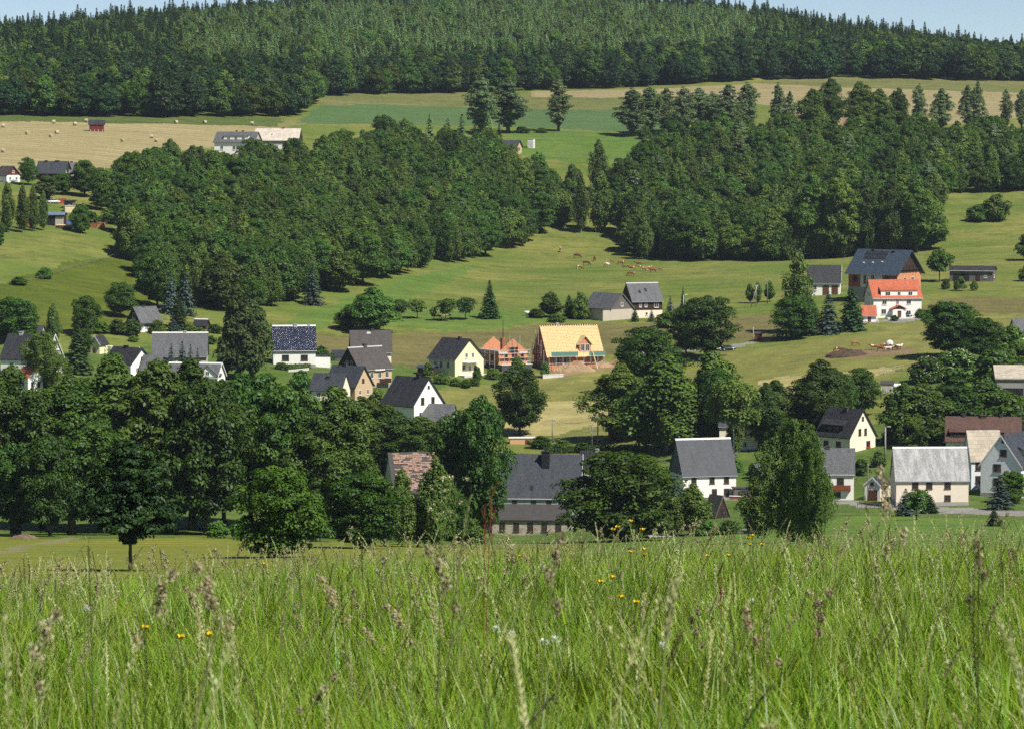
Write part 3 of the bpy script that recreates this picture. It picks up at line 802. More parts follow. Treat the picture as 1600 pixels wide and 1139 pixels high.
def glazedroof():
    m, nt, out = new_mat('glazed_blue_tiles')
    tc = nt.nodes.new('ShaderNodeTexCoord')
    br = nt.nodes.new('ShaderNodeTexBrick')
    nt.links.new(tc.outputs['UV'], br.inputs['Vector'])
    for k, f in (('Color1', 0.7), ('Color2', 1.3), ('Mortar', 0.3)):
        br.inputs[k].default_value = col4((0.022, 0.028, 0.060), f)
    br.inputs['Mortar Size'].default_value = 0.02
    br.inputs['Brick Width'].default_value = 0.3; br.inputs['Row Height'].default_value = 0.35; br.inputs['Scale'].default_value = 1
    n1 = noise(nt, tc.outputs['UV'], 3.2, 2, 0.5)
    principled(nt, out, br.outputs['Color'], 0.22, 0.8, bump(nt, n1.outputs['Fac'], 1.0, 0.55))
    return m
GLAZED = glazedroof()

class House:
    def __init__(s, name, label, cat, px, row, L, D, hw, hr, rot, wall, roof, over=2.2, gover=2.0, d=None, group=None, zc=None, back=True, th=None, roofless=False, prof=None):
        p = hit(px, row, d)
        s.k = k = p.y / F
        s.L, s.D, s.hw, s.hr = L*k, D*k, hw*k, hr*k
        r = R(rot)
        ey = (s.D/2 * abs(math.cos(r)) + s.L/2 * abs(math.sin(r))) * 0.8 if back else 0
        x = (p.y + ey) * xfac(px, row) if d is None else p.x
        s.root = empty(name, (x, p.y + ey, p.z), r, label, cat, group)
        if roofless: return
        h2 = s.D / 2
        s.wall = MB().prism([(-h2, -3.0), (h2, -3.0), (h2, s.hw), (0, s.hw + s.hr), (-h2, s.hw)], -s.L/2, s.L/2).build('wall', wall, s.root)
        o, g = over*k, gover*k
        t = s.hr / h2
        s.t = t
        s.th = th or 0.20
        s.roof = MB().vee(-(h2+o), s.hw - o*t + 0.02, s.hw + s.hr + 0.02, h2+o, s.hw - o*t + 0.02, s.th, -s.L/2 - g, s.L/2 + g).build('roof', roof, s.root)
        s.o, s.g = o, g
    def box(s, name, mat, x0, x1, y0, y1, z0, z1, parent=None, px=True):
        k = s.k if px else 1
        return MB().box(x0*k, x1*k, y0*k, y1*k, z0*k, z1*k).build(name, mat, parent or s.root)
    def face(s, f):
        """origin, across and outward directions of a wall face"""
        if f == 'F': return Vector((0, -s.D/2, 0)), Vector((1, 0, 0)), Vector((0, -1, 0))
        if f == 'B': return Vector((0, s.D/2, 0)), Vector((-1, 0, 0)), Vector((0, 1, 0))
        if f == 'L': return Vector((-s.L/2, 0, 0)), Vector((0, -1, 0)), Vector((-1, 0, 0))
        return Vector((s.L/2, 0, 0)), Vector((0, 1, 0)), Vector((1, 0, 0))
    def obox(s, mb, O, U, Nv, u0, u1, n0, n1, z0, z1):
        a = O + U*u0 + Nv*n0; b = O + U*u1 + Nv*n1
        return mb.box(min(a.x, b.x), max(a.x, b.x), min(a.y, b.y), max(a.y, b.y), z0, z1)
    def win(s, f, u, v, w, h, frame=None, name='window', pane=None, sill=True, cross=True, off=None, parent=None):
        k = s.k
        O, U, Nv = s.face(f)
        if off is not None: O = O + Nv * off
        u, v, w, h = u*k, v*k, w*k, h*k
        fm = frame or FRAMEW
        t = min(0.10, w * 0.14)
        mb = MB()
        for a in ((u-w/2, u-w/2+t, v, v+h), (u+w/2-t, u+w/2, v, v+h), (u-w/2+t, u+w/2-t, v, v+t), (u-w/2+t, u+w/2-t, v+h-t, v+h)):
            s.obox(mb, O, U, Nv, a[0], a[1], -0.02, 0.06, a[2], a[3])
        if cross and w > 0.8: s.obox(mb, O, U, Nv, u-t*0.35, u+t*0.35, -0.02, 0.05, v+t, v+h-t)
        o = mb.build(name, fm, parent or s.root)
        kid = o if parent is None else parent
        s.obox(MB(), O, U, Nv, u-w/2+t, u+w/2-t, -0.02, 0.012, v+t, v+h-t).build('pane', pane or GLASS, kid)
        if sill: s.obox(MB(), O, U, Nv, u-w/2-0.08, u+w/2+0.08, -0.02, 0.16, v-0.09, v-0.005).build('sill', fm, kid)
        return o
    def wins(s, f, us, v, w, h, **kw):
        for u in us: s.win(f, u, v, w, h, **kw)
    def door(s, f, u, w, h, mat, v=0):
        k = s.k; O, U, Nv = s.face(f)
        o = s.obox(MB(), O, U, Nv, (u-w/2)*k, (u+w/2)*k, -0.02, 0.05, v*k - 0.2, (v+h)*k).build('door', mat, s.root)
        s.obox(MB(), O, U, Nv, (u+w/2)*k-0.16, (u+w/2)*k-0.08, 0.05, 0.1, v*k+0.95, v*k+1.1).build('handle', METAL, o)
        return o
    def gable(s, f, mat, z0=None):
        """boarding over the upper part of a gable"""
        h2 = s.D/2 + 0.02
        z0 = s.hw if z0 is None else z0*s.k
        if z0 >= s.hw:
            yy = h2 * (1 - (z0 - s.hw) / s.hr)
            prof = [(-yy, z0), (yy, z0), (0, s.hw + s.hr)]
        else:
            prof = [(-h2, z0), (h2, z0), (h2, s.hw), (0, s.hw + s.hr), (-h2, s.hw)]
        x = (s.L/2) * (1 if f == 'R' else -1)
        x1 = x + (0.05 if f == 'R' else -0.05)
        return MB().prism(prof, min(x, x1), max(x, x1)).build('gable_boarding', mat, s.root)
    def band(s, f, mat, z0, z1, u0=-1, u1=1, pr=0.04):
        O, U, Nv = s.face(f)
        half = (s.L if f in 'FB' else s.D) / 2
        return s.obox(MB(), O, U, Nv, u0*half, u1*half, -0.01, pr, z0*s.k, z1*s.k).build('wall_cladding', mat, s.root)
    def plinth(s, h, mat=None):
        p = 0.05
        return MB().box(-s.L/2-p, s.L/2+p, -s.D/2-p, s.D/2+p, -3.0, h*s.k).build('plinth', mat or STONE, s.root)
    def chim(s, u, h=5, w=5, mat=None, y=0.0, cap=True):
        k = s.k
        z = s.hw + s.hr - abs(y*k) * s.t
        w_ = w*k/2
        mb = MB().box(u*k-w_, u*k+w_, y*k-w_*0.8, y*k+w_*0.8, z - 1.2, z + h*k)
        if cap: mb.box(u*k-w_*1.25, u*k+w_*1.25, y*k-w_, y*k+w_, z + h*k + 0.003, z + h*k + 0.14)
        return mb.build('chimney', mat or CHIM, s.roof)
    def ridge(s, mat, w=0.2):
        z = s.hw + s.hr + 0.02 + s.th
        return MB().vee(-w, z - w*s.t + 0.03, z + 0.03, w, z - w*s.t + 0.03, 0.06, -s.L/2 - s.g - 0.02, s.L/2 + s.g + 0.02).build('ridge_cap', mat, s.roof)
    def verge(s, f, mat, w=0.28):
        h2, o, t = s.D/2, s.o, s.t
        x = (s.L/2 + s.g + 0.003) * (1 if f == 'R' else -1)
        x1 = x + (0.06 if f == 'R' else -0.06)
        return MB().vee(-(h2+o+.02), s.hw - o*t - 0.08, s.hw + s.hr - 0.06, h2+o+.02, s.hw - o*t - 0.08, w + 0.1, min(x, x1), max(x, x1)).build('verge_board', mat, s.roof)
    def gutter(s, mat=None):
        y = -(s.D/2 + s.o) - 0.10; z = s.hw - s.o * s.t + 0.06
        return MB().box(-s.L/2 - s.g, s.L/2 + s.g, y, y + 0.095, z, z + 0.12).build('gutter', mat or METAL, s.roof)
    def onroof(s, name, u, f, w, h, mat, up=0.06, parent=None, extra=None):
        """a flat piece on the front slope; f is the share of the way up"""
        k = s.k
        h2 = s.D/2
        dirv = Vector((0, h2, s.hr)).normalized(); nrm = Vector((0, -s.hr, h2)).normalized()
        base = Vector((u*k, -h2, s.hw + 0.02)) + Vector((0, h2, s.hr)) * f + Vector((0, 0, s.th))
        w, h = w*k, h*k
        mb = MB(); i = 0
        c = [base + Vector((1,0,0))*a*w/2 + dirv*b*h/2 + nrm*e for e in (0.003, up) for a, b in ((-1,-1),(1,-1),(1,1),(-1,1))]
        mb.v = [tuple(q) for q in c]
        mb.f = [(0,3,2,1),(4,5,6,7),(0,1,5,4),(1,2,6,5),(2,3,7,6),(3,0,4,7)]
        return mb.build(name, mat, parent or s.roof)
    def dormer(s, u, w, z0, z1, wall, roof, wins=(), drop=2.0, ov=1.5, frame=None):
        """a wide shed dormer on the front slope (heights in picture pixels above the ground)"""
        k = s.k; h2 = s.D/2
        z0, z1 = z0*k, z1*k
        yf = -h2 * (1 - (z0 - s.hw) / s.hr)
        yb = min(-0.05, -h2 * (1 - (z1 + drop*k - s.hw) / s.hr)) + 0.3
        x0, x1 = (u - w/2)*k, (u + w/2)*k
        dm = MB().prism([(yf, z0 - 0.3), (yb, z0 - 0.3), (yb, z1 + drop*k), (yf, z1)], x0, x1).build('dormer', wall, s.root)
        o = ov*k
        sl = drop*k / max(yb - yf, 0.1)
        MB().prism([(yf - o, z1 - o*sl + 0.03), (yb, z1 + drop*k + 0.03), (yb, z1 + drop*k + 0.2), (yf - o, z1 - o*sl + 0.2)], x0 - o, x1 + o).build('dormer_roof', roof, dm)
        for (wu, wv, ww, wh) in wins:
            s.win('F', u + wu, wv, ww, wh, off=-(yf + h2), parent=dm, sill=False, frame=frame)
        return dm
    def gdormer(s, u, w, z0, z1, z2, wall, roof, wins=(), ov=1.5, frame=None):
        """a gabled dormer: z0 foot, z1 eaves, z2 apex"""
        k = s.k; h2 = s.D/2
        z0, z1, z2 = z0*k, z1*k, z2*k
        yf = -h2 * max(0.0, 1 - (z0 - s.hw) / s.hr) - 0.05
        yb = min(-0.05, -h2 * (1 - (z2 - s.hw) / s.hr)) + 0.4
        x0, x1, o = (u - w/2)*k, (u + w/2)*k, ov*k
        dm = MB().prism([(x0, z0 - 0.3), (x1, z0 - 0.3), (x1, z1), (u*k, z2), (x0, z1)], yf, yb, 'y').build('dormer', wall, s.root)
        sl = (z2 - z1) / (w*k/2)
        mb = MB()
        m2 = MB().vee(x0 - o, z1 - o*sl + 0.03, z2 + 0.03, x1 + o, z1 - o*sl + 0.03, 0.16, yf - o, yb + 0.1, u*k)
        mb.v = [(y, x, z) for x, y, z in m2.v]; mb.f = m2.f
        mb.build('dormer_roof', roof, dm)
        for (wu, wv, ww, wh) in wins:
            s.win('F', u + wu, wv, ww, wh, off=-(yf + h2), parent=dm, sill=False, frame=frame)
        return dm

H = House
# --- middle village row
h = H('house', 'white house with glossy dark blue glazed roof and white ridge', 'house', 459, 572, 66, 48, 26, 35, 6, WHITE, GLAZED)
h.wins('F', (-14, 15.5), 9, 11, 8.5, frame=FRAMEB); h.plinth(2.5); h.ridge(FRAMEW); h.chim(3, 3, 5, METAL); h.chim(24, 2, 3, METAL); h.gutter(FRAMEW)
h.band('F', GREYWALL, 21, 26)  # grey strip along the top of the front wall
h.box('garage_annex', WHITE, 33.2, 57, -10, 16, -8, 14); h.box('garage_roof', SLATE, 33, 58, -11, 17, 14.05, 15)
h = H('garden_shed', 'small dark blue roofed shed beside the glazed roof house', 'shed', 530, 566, 20, 16, 8, 8, -24, WHITE, SLATEBLUE); h.door('R', 0, 5, 6, BRWOOD)
h = H('house', 'cream house with plain grey brown roof behind the dark gabled house', 'house', 579, 568, 62, 46, 17, 31, 6, CREAM, BROWNGREY)
h.chim(3, 2.5, 4); h.gable('L', DKWOOD); h.onroof('skylight', -3, 0.86, 6, 3.5, METAL); h.gutter(); h.win('F', 20, 7, 6, 7)
h = H('house', 'house with dark brown boarded gable and tan lower storey with balcony', 'house', 570, 606, 66, 54, 28, 32, 42, TAN, BROWNGREY)
h.gable('L', DKWOOD, 26); h.wins('L', (-3.5, 8), 32, 6, 8); h.wins('F', (-23, -8, 8, 23), 13, 7, 10); h.chim(0, 5, 6); h.ridge(METAL); h.gutter(); h.plinth(3)
h.band('F', FRAMEW, 25, 27, -0.1, 0.5, 0.5)
b = h.box('balcony', BRWOOD, 2, 26, -34, -27.2, 5, 6); h.box('balustrade', DKWOOD, 2, 26, -34.4, -33.8, 6.05, 12, b)
h = H('house', 'tan gabled house with blue grey roof and single attic window', 'house', 545, 626, 60, 46, 22, 29, -35, TAN, SLATEBLUE)
h.win('R', -2, 27, 6, 6, frame=FRAMEB); h.wins('R', (-10, 10), 8, 6, 8); h.verge('R', SLATE); h.chim(-6, 4, 5)
h = H('house', 'low house with dark slate roof and black chimney behind leafy trees', 'house', 516, 628, 52, 40, 18, 24, -18, CREAM, SLATEBLUE)
h.chim(0, 4, 6, CHIM, -6); h.wins('F', (-12, 8), 6, 7, 8)
h = H('house', 'white gabled house with dark slate roof and black chimney near the meadow', 'house', 645, 662, 74, 62, 32, 38, -46, WHITE, SLATE, over=5)
h.wins('R', (-13, 9), 30, 7, 11, frame=FRAMEB); h.win('R', 0, 55, 4, 4, frame=FRAMEB); h.wins('R', (-16, 10), 8, 9, 10); h.chim(14, 6, 7, BLACKM); h.verge('R', SLATE)
h = H('outbuilding', 'weathered grey outbuilding roof in front of the white gabled house', 'barn', 684, 672, 54, 44, 14, 24, -14, GREYWALL, SLATEGREY); h.win('F', 0, 4, 7, 6); h.door('F', 14, 8, 9, GYWOOD)
h = H('house', 'pale yellow house with dark grey roof and terrace facing the meadow', 'house', 713, 589, 58, 64, 27, 29, -44, YELLOW, SLATE, over=3)
h.wins('R', (-6.5, 7.5), 27, 5.5, 8); h.win('R', -12, 9, 7, 8); h.door('R', 14, 7, 14, GLASS); h.win('R', 1, 6, 5, 8); h.chim(8, 3, 5)
h.wins('F', (-14, -2, 14), 12, 6, 10); h.onroof('skylight', -10, 0.45, 4, 6, GLASS); h.verge('R', SLATE); h.gutter()
t = h.box('terrace_awning', FRAMEW, 29.4, 40, -16, 16, 20.5, 21.3); h.box('terrace', CONCRETE, 29.3, 44, -26, 26, -6, 1.5)
h = H('carport', 'small blue roofed carport beside the pale yellow house', 'shed', 668, 588, 26, 20, 12, 3, -20, DKWOOD, BLUEROOF); h.door('F', 0, 14, 9, BLACKM)

# --- unfinished brick house without a roof
h = H('brick_shell', 'roofless orange brick house shell with two bare gables and scaffolding', 'building site', 786, 578, 66, 52, 27, 21, -62, BRICK, BRICK, roofless=True)
k = h.k; h2, l2 = h.D/2, h.L/2
MB().box(-l2, l2, -h2, -h2+0.4, -3, h.hw).build('wall', BRICK, h.root); MB().box(-l2, l2, h2-0.4, h2, -3, h.hw).build('wall', BRICK, h.root)
for sx in (-1, 1):
    MB().prism([(-h2, -3), (h2, -3), (h2, h.hw), (0, h.hw+h.hr), (-h2, h.hw)], sx*l2 - 0.2, sx*l2 + 0.2).build('gable_wall', BRICK, h.root)
h.box('floor_slab', CONCRETE, -l2/k+2, l2/k-2, -h2/k+2, h2/k-2, 13, 14.2)
MB().box(-l2-0.02, l2+0.25, -h2-0.04, -h2+0.42, h.hw, h.hw+0.5).build('ring_beam', CONCRETE, h.root)
for u in (-18, 18): h.box('ring_beam', CONCRETE, l2/k+1.6, l2/k+1.8, u-8, u+8, 24, 28)
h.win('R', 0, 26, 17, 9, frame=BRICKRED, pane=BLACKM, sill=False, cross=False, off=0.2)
for u, w in ((-13, 6), (2, 9), (16, 6)): h.win('R', u, 15, w, 11, frame=BRICKRED, pane=BLACKM, sill=False, cross=False, off=0.2)  # black panels stand in for the shade inside the unglazed openings
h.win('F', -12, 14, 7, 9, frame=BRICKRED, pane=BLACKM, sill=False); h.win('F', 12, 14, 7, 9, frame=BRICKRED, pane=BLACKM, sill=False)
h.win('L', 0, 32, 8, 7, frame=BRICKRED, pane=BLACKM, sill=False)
MB().box(-0.6, 0.6, -0.55, 0.55, 1, h.hw + 26*k*0.8).build('chimney', CHIMRED, h.root)
h.box('basement_wall', plain('tarred_wall', (0.07, 0.07, 0.068), 0.2), -l2/k-1, l2/k+14, -h2/k-1, h2/k+1, -16, 8)
h.box('slab_edge', CONCRETE, -l2/k-1.2, l2/k+14.4, -h2/k-1.3, h2/k+1.3, 8.05, 9)
for i in range(7):
    y = -h2 - 0.2 + i * (2*h2 + 0.4) / 6
    MB().tube([(l2+1.1, y, -1), (l2+1.1, y, h.hw + (4.5 if i in (2,3,4) else 1.0))], [0.07]*2, 6).build('scaffold_pole', STEEL, h.root)
for i in range(5):
    x = -l2 + i * 2*l2/4
    MB().tube([(x, -h2-1.1, -1), (x, -h2-1.1, h.hw + 1.2)], [0.07]*2, 6).build('scaffold_pole', STEEL, h.root)
for z in (2.2, 4.4, h.hw + 0.6):
    MB().tube([(l2+1.12, -h2-0.2, z), (l2+1.12, h2+0.2, z)], [0.06]*2, 6).build('scaffold_rail', STEEL, h.root)
    MB().tube([(-l2, -h2-1.12, z), (l2, -h2-1.12, z)], [0.06]*2, 6).build('scaffold_rail', STEEL, h.root)
MB().box(l2+0.35, l2+1.05, -h2, h2, 3.2, 3.28).build('scaffold_deck', NEWWOOD, h.root)

# --- brick house with a fresh timber roof
h = H('timber_roof_house', 'brick house under construction with bright timber battened roof and scaffolding', 'building site', 888, 577, 92, 66, 23, 42, 18, BRICK, SHEATH, over=4)
h.gable('L', BRICKRED, -8)  # left gable in darker brick: its shade is put into the colour
sl = math.hypot(h.hr, h.D/2)
for i in range(19): h.onroof('batten', 0, 0.02 + i * 0.052, (h.L + 2*h.g)/h.k - 0.3, 0.07/h.k, NEWWOOD, 0.10)
for i in range(22): h.onroof('counter_batten', (-0.49 + i * 0.98 / 21) * h.L / h.k, 0.5, 0.09/h.k, sl*1.06/h.k, NEWWOOD, 0.055)
for i in range(24):
    x = (-0.49 + i * 0.98 / 23) * h.L
    MB().box(x-0.10, x+0.10, -0.28, 0.28, h.hw + h.hr - 0.05, h.hw + h.hr + 0.42).build('rafter_head', BRWOOD, h.roof)
h.chim(-18, 7, 4, METAL, 2)
h.gdormer(17, 19, 25, 39, 50, BRICK, NEWWOOD, [(-4, 27, 6.5, 11), (4, 27, 6.5, 11)], 2.5, FRAMEW)
h.wins('F', (-30, -18), 9, 8, 9, frame=FRAMEW); h.win('F', 36, 9, 7, 9); h.wins('L', (-8, 6), 26, 7, 10); h.win('L', -6, 5, 8, 12, frame=BRICKRED, pane=BLACKM); h.band('F', FRAMEW, 19, 22, -1, 1, 0.05)  # the black left panel paints the dark inside of an opening
k = h.k; y0 = -h.D/2 - 1.5
for i in range(9):
    x = -h.L/2 + i * h.L/8
    MB().tube([(x, y0, -0.5), (x, y0, h.hw + 0.9)], [0.06]*2, 6).build('scaffold_pole', STEEL, h.root)
for z in (1.6, 3.4): MB().tube([(-h.L/2, y0, z), (h.L/2, y0, z)], [0.05]*2, 6).build('scaffold_rail', STEEL, h.root)
for a, b_ in ((-0.46, 0.02), (0.22, 0.52)):
    MB().box(a*h.L, b_*h.L, y0-0.06, y0-0.03, h.hw - 0.5, h.hw + 0.7).build('safety_net', GREENNET, h.root)
for i in range(6):
    y = -h.D/2 - 0.3 + i * (h.D + 0.6)/5
    MB().tube([(-h.L/2-1.1, y, -0.5), (-h.L/2-1.1, y, h.hw + h.hr * (1 - abs(y)/(h.D/2+1)) + 0.4)], [0.06]*2, 6).build('scaffold_pole', STEEL, h.root)
for z in (2.0, 4.2, 6.4): MB().tube([(-h.L/2-1.12, -h.D/2*(1-z/16), z), (-h.L/2-1.12, h.D/2*(1-z/16), z)], [0.06]*2, 6).build('scaffold_rail', STEEL, h.root)
for a, b_ in (((-5, 0.2), (-1, 4.0)), ((5, 4.3), (1, 8.0))): MB().tube([(-h.L/2-1.15, a[0], a[1]), (-h.L/2-1.15, b_[0], b_[1])], [0.06]*2, 6).build('scaffold_brace', STEEL, h.root)
MB().tube([(h.L*0.32, y0-2.6, 0), (h.L*0.28, y0-0.1, 4.6)], [0.13]*2, 6).build('prop', NEWWOOD, h.root)

# --- farm on the pasture
h = H('barn', 'grey boarded barn with beige walls and flat roofed lean-to', 'barn', 950, 501, 66, 46, 18, 22, -50, BEIGE, SLATEGREY)
h.gable('R', GYWOOD, 17); h.win('R', 0, 21, 5, 6); h.verge('R', GYWOOD)
h.box('lean_to', BEIGE, -22, 33.2, -40, -23.2, -10, 17.5); h.box('lean_to_roof', TARROOF, -24, 34.5, -42, -22.8, 17.6, 18.4)
h.box('lean_to_door', DKWOOD, -6, 1, -40.4, -40.05, -1, 11)
h = H('farmhouse', 'dark boarded farmhouse with blue grey roof and two skylights by the barn', 'house', 1003, 498, 50, 46, 27, 26, 20, DKWOOD, SLATEGREY)
h.wins('F', (-12, -2.5), 17, 4.5, 6); h.win('F', 15, 16, 7.5, 7); h.onroof('skylight', -9, 0.48, 4, 6.5, GLASS); h.onroof('skylight', 2, 0.58, 4, 6.5, GLASS)
h.band('F', PEACH, 0, 12, -1.0, 1.0); h.win('F', -1.5, 4, 4, 5, off=0.05); h.win('L', 0, 18, 5, 6); h.gutter(); h.ridge(METAL)
h = H('garage_building', 'white garage building with dark slate roof and white verge', 'house', 1288, 462, 50, 42, 20, 25, -7, WHITE, SLATE)
h.verge('R', FRAMEW); h.door('F', 3, 10, 15, BRWOOD); h.door('F', 17, 10, 15, BRWOOD); h.gutter(); h.win('F', -14, 8, 6, 7)
h = H('brick_house', 'large orange brick house with steel blue roof and solar panels', 'house', 1382, 474, 88, 74, 48, 33, -36, BRICK, BLUEROOF, over=5, gover=5, th=0.25)
h.gable('R', DKWOOD, 47); h.wins('R', (-13, 11), 30, 8, 10, frame=FRAMEW); h.win('R', 0, 52, 6, 9, frame=FRAMEB)
for y in (-20, -10, 0, 10, 20): h.box('balcony_post', DKWOOD, h.L/2/h.k+2, h.L/2/h.k+2.7, y-0.4, y+0.4, 46, 58)
h.box('balcony_rail', DKWOOD, h.L/2/h.k+2, h.L/2/h.k+2.6, -26, 26, 52, 53.2); h.plinth(24, STONE)
h.band('F', BRICKRED, 24, 48, -1, -0.5); h.band('F', CONCRETE, 24, 48, -0.5, 0.4); h.band('F', BRICKRED, 24, 48, 0.4, 1)  # darker brick paints the shade of this front; the lit gable stays orange
h.win('F', -32, 32, 8, 9, off=0.05, frame=FRAMEB); h.wins('F', (-14, 0), 28, 6, 15, frame=FRAMEW, off=0.05); h.win('F', 26, 32, 8, 10, off=0.05, frame=FRAMEB)
for i in range(5):
    for j in range(2): h.onroof('solar_panel', -26 + i * 8.1, 0.64 + j * 0.19, 7.8, 7.4, GLASS, 0.14)
for u, f in ((-24, 0.36), (-8, 0.38), (8, 0.42)): h.onroof('skylight', u, f, 2.6, 2.6, METAL, 0.2)
h.chim(18, 2.5, 4, BLACKM, -4); h.chim(-20, 2.5, 4, BLACKM, -2); h.verge('R', BLUEROOF); h.gutter()
h = H('house', 'white house with red tiled roof and long white dormer', 'house', 1395, 497, 77, 60, 31, 26, 8, WHITE, REDTILE)
h.dormer(3, 58, 33, 42, WHITE, REDTILE, [(-18, 34, 8, 6.5), (0, 34, 5, 6.5), (18, 34, 7, 6.5)], 5, 1.2)
h.wins('F', (-21, 18), 20.5, 7.5, 6.5); h.win('F', 0, 20.5, 4.5, 6.5); h.win('F', -22, 5, 8, 8.5); h.win('F', 18, 3, 7, 8); h.gutter(FRAMEW); h.wins('L', (-6, 6), 33, 5, 6); h.win('L', 2, 14, 5, 8)
MB().prism([(-h.D/2-2.2, 0), (-h.D/2-0.02, 0), (-h.D/2-0.02, 2.5), (-h.D/2-2.2, 2.5)], -1.9, 1.9).build('porch', WHITE, h.root)
MB().vee(-2.4, 2.4, 3.5, 2.4, 2.4, 0.12, 0, 1).v
mb = MB(); m2 = MB().vee(-2.4, 2.5, 3.6, 2.4, 2.5, 0.14, -h.D/2-2.6, -h.D/2-0.05); mb.v = [(y, x, z) for x, y, z in m2.v]; mb.f = m2.f; mb.build('porch_roof', REDTILE, h.root)
MB().box(-0.5, 0.6, -h.D/2-2.25, -h.D/2-2.203, 0, 2.1).build('door', BRWOOD, h.root)
h.box('forecourt', CONCRETE, -20, 46, -48, -30.2, -4, 0.6)
h = H('outbuilding', 'little white outbuilding with red tiled roof beside the red roofed house', 'shed', 1357, 503, 20, 18, 11, 13, 4, WHITE, REDTILE, back=False); h.door('F', 0, 5, 8, BRWOOD); h.gutter()
h = H('machine_shed', 'low dark wooden shed with open front on the right pasture', 'shed', 1520, 441, 68, 40, 17, 6, -14, GYWOOD, SLATE)
h.band('F', BLACKM, 1, 12, -0.85, -0.1); h.door('F', 10, 7, 11, DKWOOD); h.win('F', 22, 6, 5, 4); h.win('R', -4, 6, 5, 5); h.gutter(FRAMEW)  # black sheet on the wall paints the shade inside the open front

# --- right side
h = H('concrete_building', 'building with flat pale concrete roof and dark open front behind shrubs', 'building', 1604, 640, 96, 70, 46, 0.6, -5, STONE, BEIGEROOF, over=1)
MB().prism([(-h.D/2-0.4, h.hw+0.25), (h.D/2+0.4, h.hw+2.6), (h.D/2+0.4, h.hw+2.9), (-h.D/2-0.4, h.hw+0.55)], -h.L/2-0.5, h.L/2+0.5).build('roof_sheet', BEIGEROOF, h.root)
h.band('F', BLACKM, 12, 34, -0.82, -0.15); h.band('F', FRAMEW, -2, 42, -0.1, -0.02, 0.2); h.win('F', 20, 14, 14, 14)  # black sheet stands in for the dark inside of the opening
h = H('house', 'grey roofed house at the right edge behind dark bushes', 'house', 1606, 532, 48, 40, 14, 17, 8, CREAM, SLATEGREY); h.win('F', -12, 5, 6, 7)
h = H('shed', 'slate roofed shed above the flat concrete roof at the right edge', 'shed', 1606, 574, 46, 36, 14, 9, 3, GREYWALL, SLATE); h.door('F', -12, 6, 10, GYWOOD)
h = H('house', 'cream gabled house with dark roof, dormer and red window flowers', 'house', 1321, 707, 72, 60, 26, 40, -47, CREAM, SLATE, over=3)
h.wins('R', (-7, 6.5), 27, 6, 10, frame=FRAMEB); h.win('R', 0, 50, 4.5, 6, frame=FRAMEB); h.win('R', 13, 7, 9, 10, frame=FRAMEB); h.verge('R', SLATE); h.chim(4, 6, 6, CHIM, -3); h.plinth(2)
h.box('flower_box', plain('red_flowers', (0.42, 0.03, 0.02), 0.4, 6), h.L/2/h.k+0.3, h.L/2/h.k+1.6, 8.5, 17.5, 5, 7.5)
h.dormer(-4, 44, 32, 42, DKWOOD, SLATE, [(-8, 33, 9, 7), (8, 33, 9, 7)], 8, 2, FRAMEB); h.wins('F', (-14, 12), 8, 10, 9, frame=FRAMEB)
h = H('house', 'white house with grey roof and brown wooden balcony behind the birch', 'house', 1299, 781, 70, 54, 42, 36, -5, WHITE, SLATEGREY)
b = h.box('balcony', BRWOOD, -10, 30, -33, -27.2, 15, 16.2); h.box('balustrade', boards('boards_red_brown', (0.22, 0.07, 0.03)), -10, 30, -33.4, -32.8, 16.3, 24, b)
h.win('F', 14, 24, 11, 11, frame=FRAMEB); h.win('F', -8, 22, 8, 10); h.win('F', 6, 4, 17, 9, frame=FRAMEB); h.gutter(FRAMEW); h.chim(-6, 4, 6)
h = H('garage', 'small white garage with dark slate roof and brown door', 'garage', 1371, 783, 46, 26, 24, 12, 64, PEACH, SLATE, over=1.5)
h.band('L', WHITE, -4, 24); MB().prism([(-h.D/2, h.hw), (h.D/2, h.hw), (0, h.hw+h.hr)], -h.L/2-0.04, -h.L/2).build('gable_wall', WHITE, h.root)
h.door('L', 1, 15, 17, BRWOOD); h.win('L', -1, 24, 5, 5, frame=FRAMEB, off=0.04); h.verge('L', FRAMEW)
h = H('house', 'long peach house with weathered pale grey roof beside the road', 'house', 1452, 791, 114, 62, 42, 47, 2, PEACH, SLATEPALE)
h.band('F', DKWOOD, 39, 42); h.plinth(7, GREYWALL); h.wins('F', (-27, -5, 24), 28, 10, 10, frame=FRAMEB); h.win('F', 24, 9, 10, 9, frame=FRAMEB); h.ridge(FRAMEW); h.gutter(); h.chim(-18, 4, 5, METAL, 3); h.chim(8, 4, 6, METAL, 3)  # dark strip along the top of the front wall
h = H('house_wing', 'wing with beige sheet roof joining the pale blue gabled house', 'house', 1535, 764, 50, 50, 46, 43, 8, PALEBLUE, BEIGEROOF)
h.wins('F', (-14, -2), 30, 9, 12, frame=FRAMEB); h.wins('F', (-14, -2), 10, 9, 11, frame=FRAMEB)
h = H('house', 'pale blue gabled house with dark blue roof and dormer', 'house', 1583, 777, 104, 68, 50, 46, 60, PALEBLUE, SLATEBLUE, over=3)
h.win('L', 4, 64, 11, 11, frame=FRAMEB); h.win('L', -6, 40, 13, 12, frame=FRAMEB); h.win('L', -6, 18, 13, 12, frame=FRAMEB); h.win('L', 3, 86, 4.5, 8, frame=FRAMEB); h.verge('L', FRAMEW); h.chim(-44, 5, 7)
h.dormer(10, 56, 58, 70, WHITE, SLATEBLUE, [(-18, 60, 8, 9), (0, 60, 8, 9)], 10, 3, FRAMEB); h.wins('F', (-30, -10, 10), 34, 9, 12, frame=FRAMEB); h.wins('F', (-30, -10), 8, 9, 16); h.plinth(6, GREYWALL)
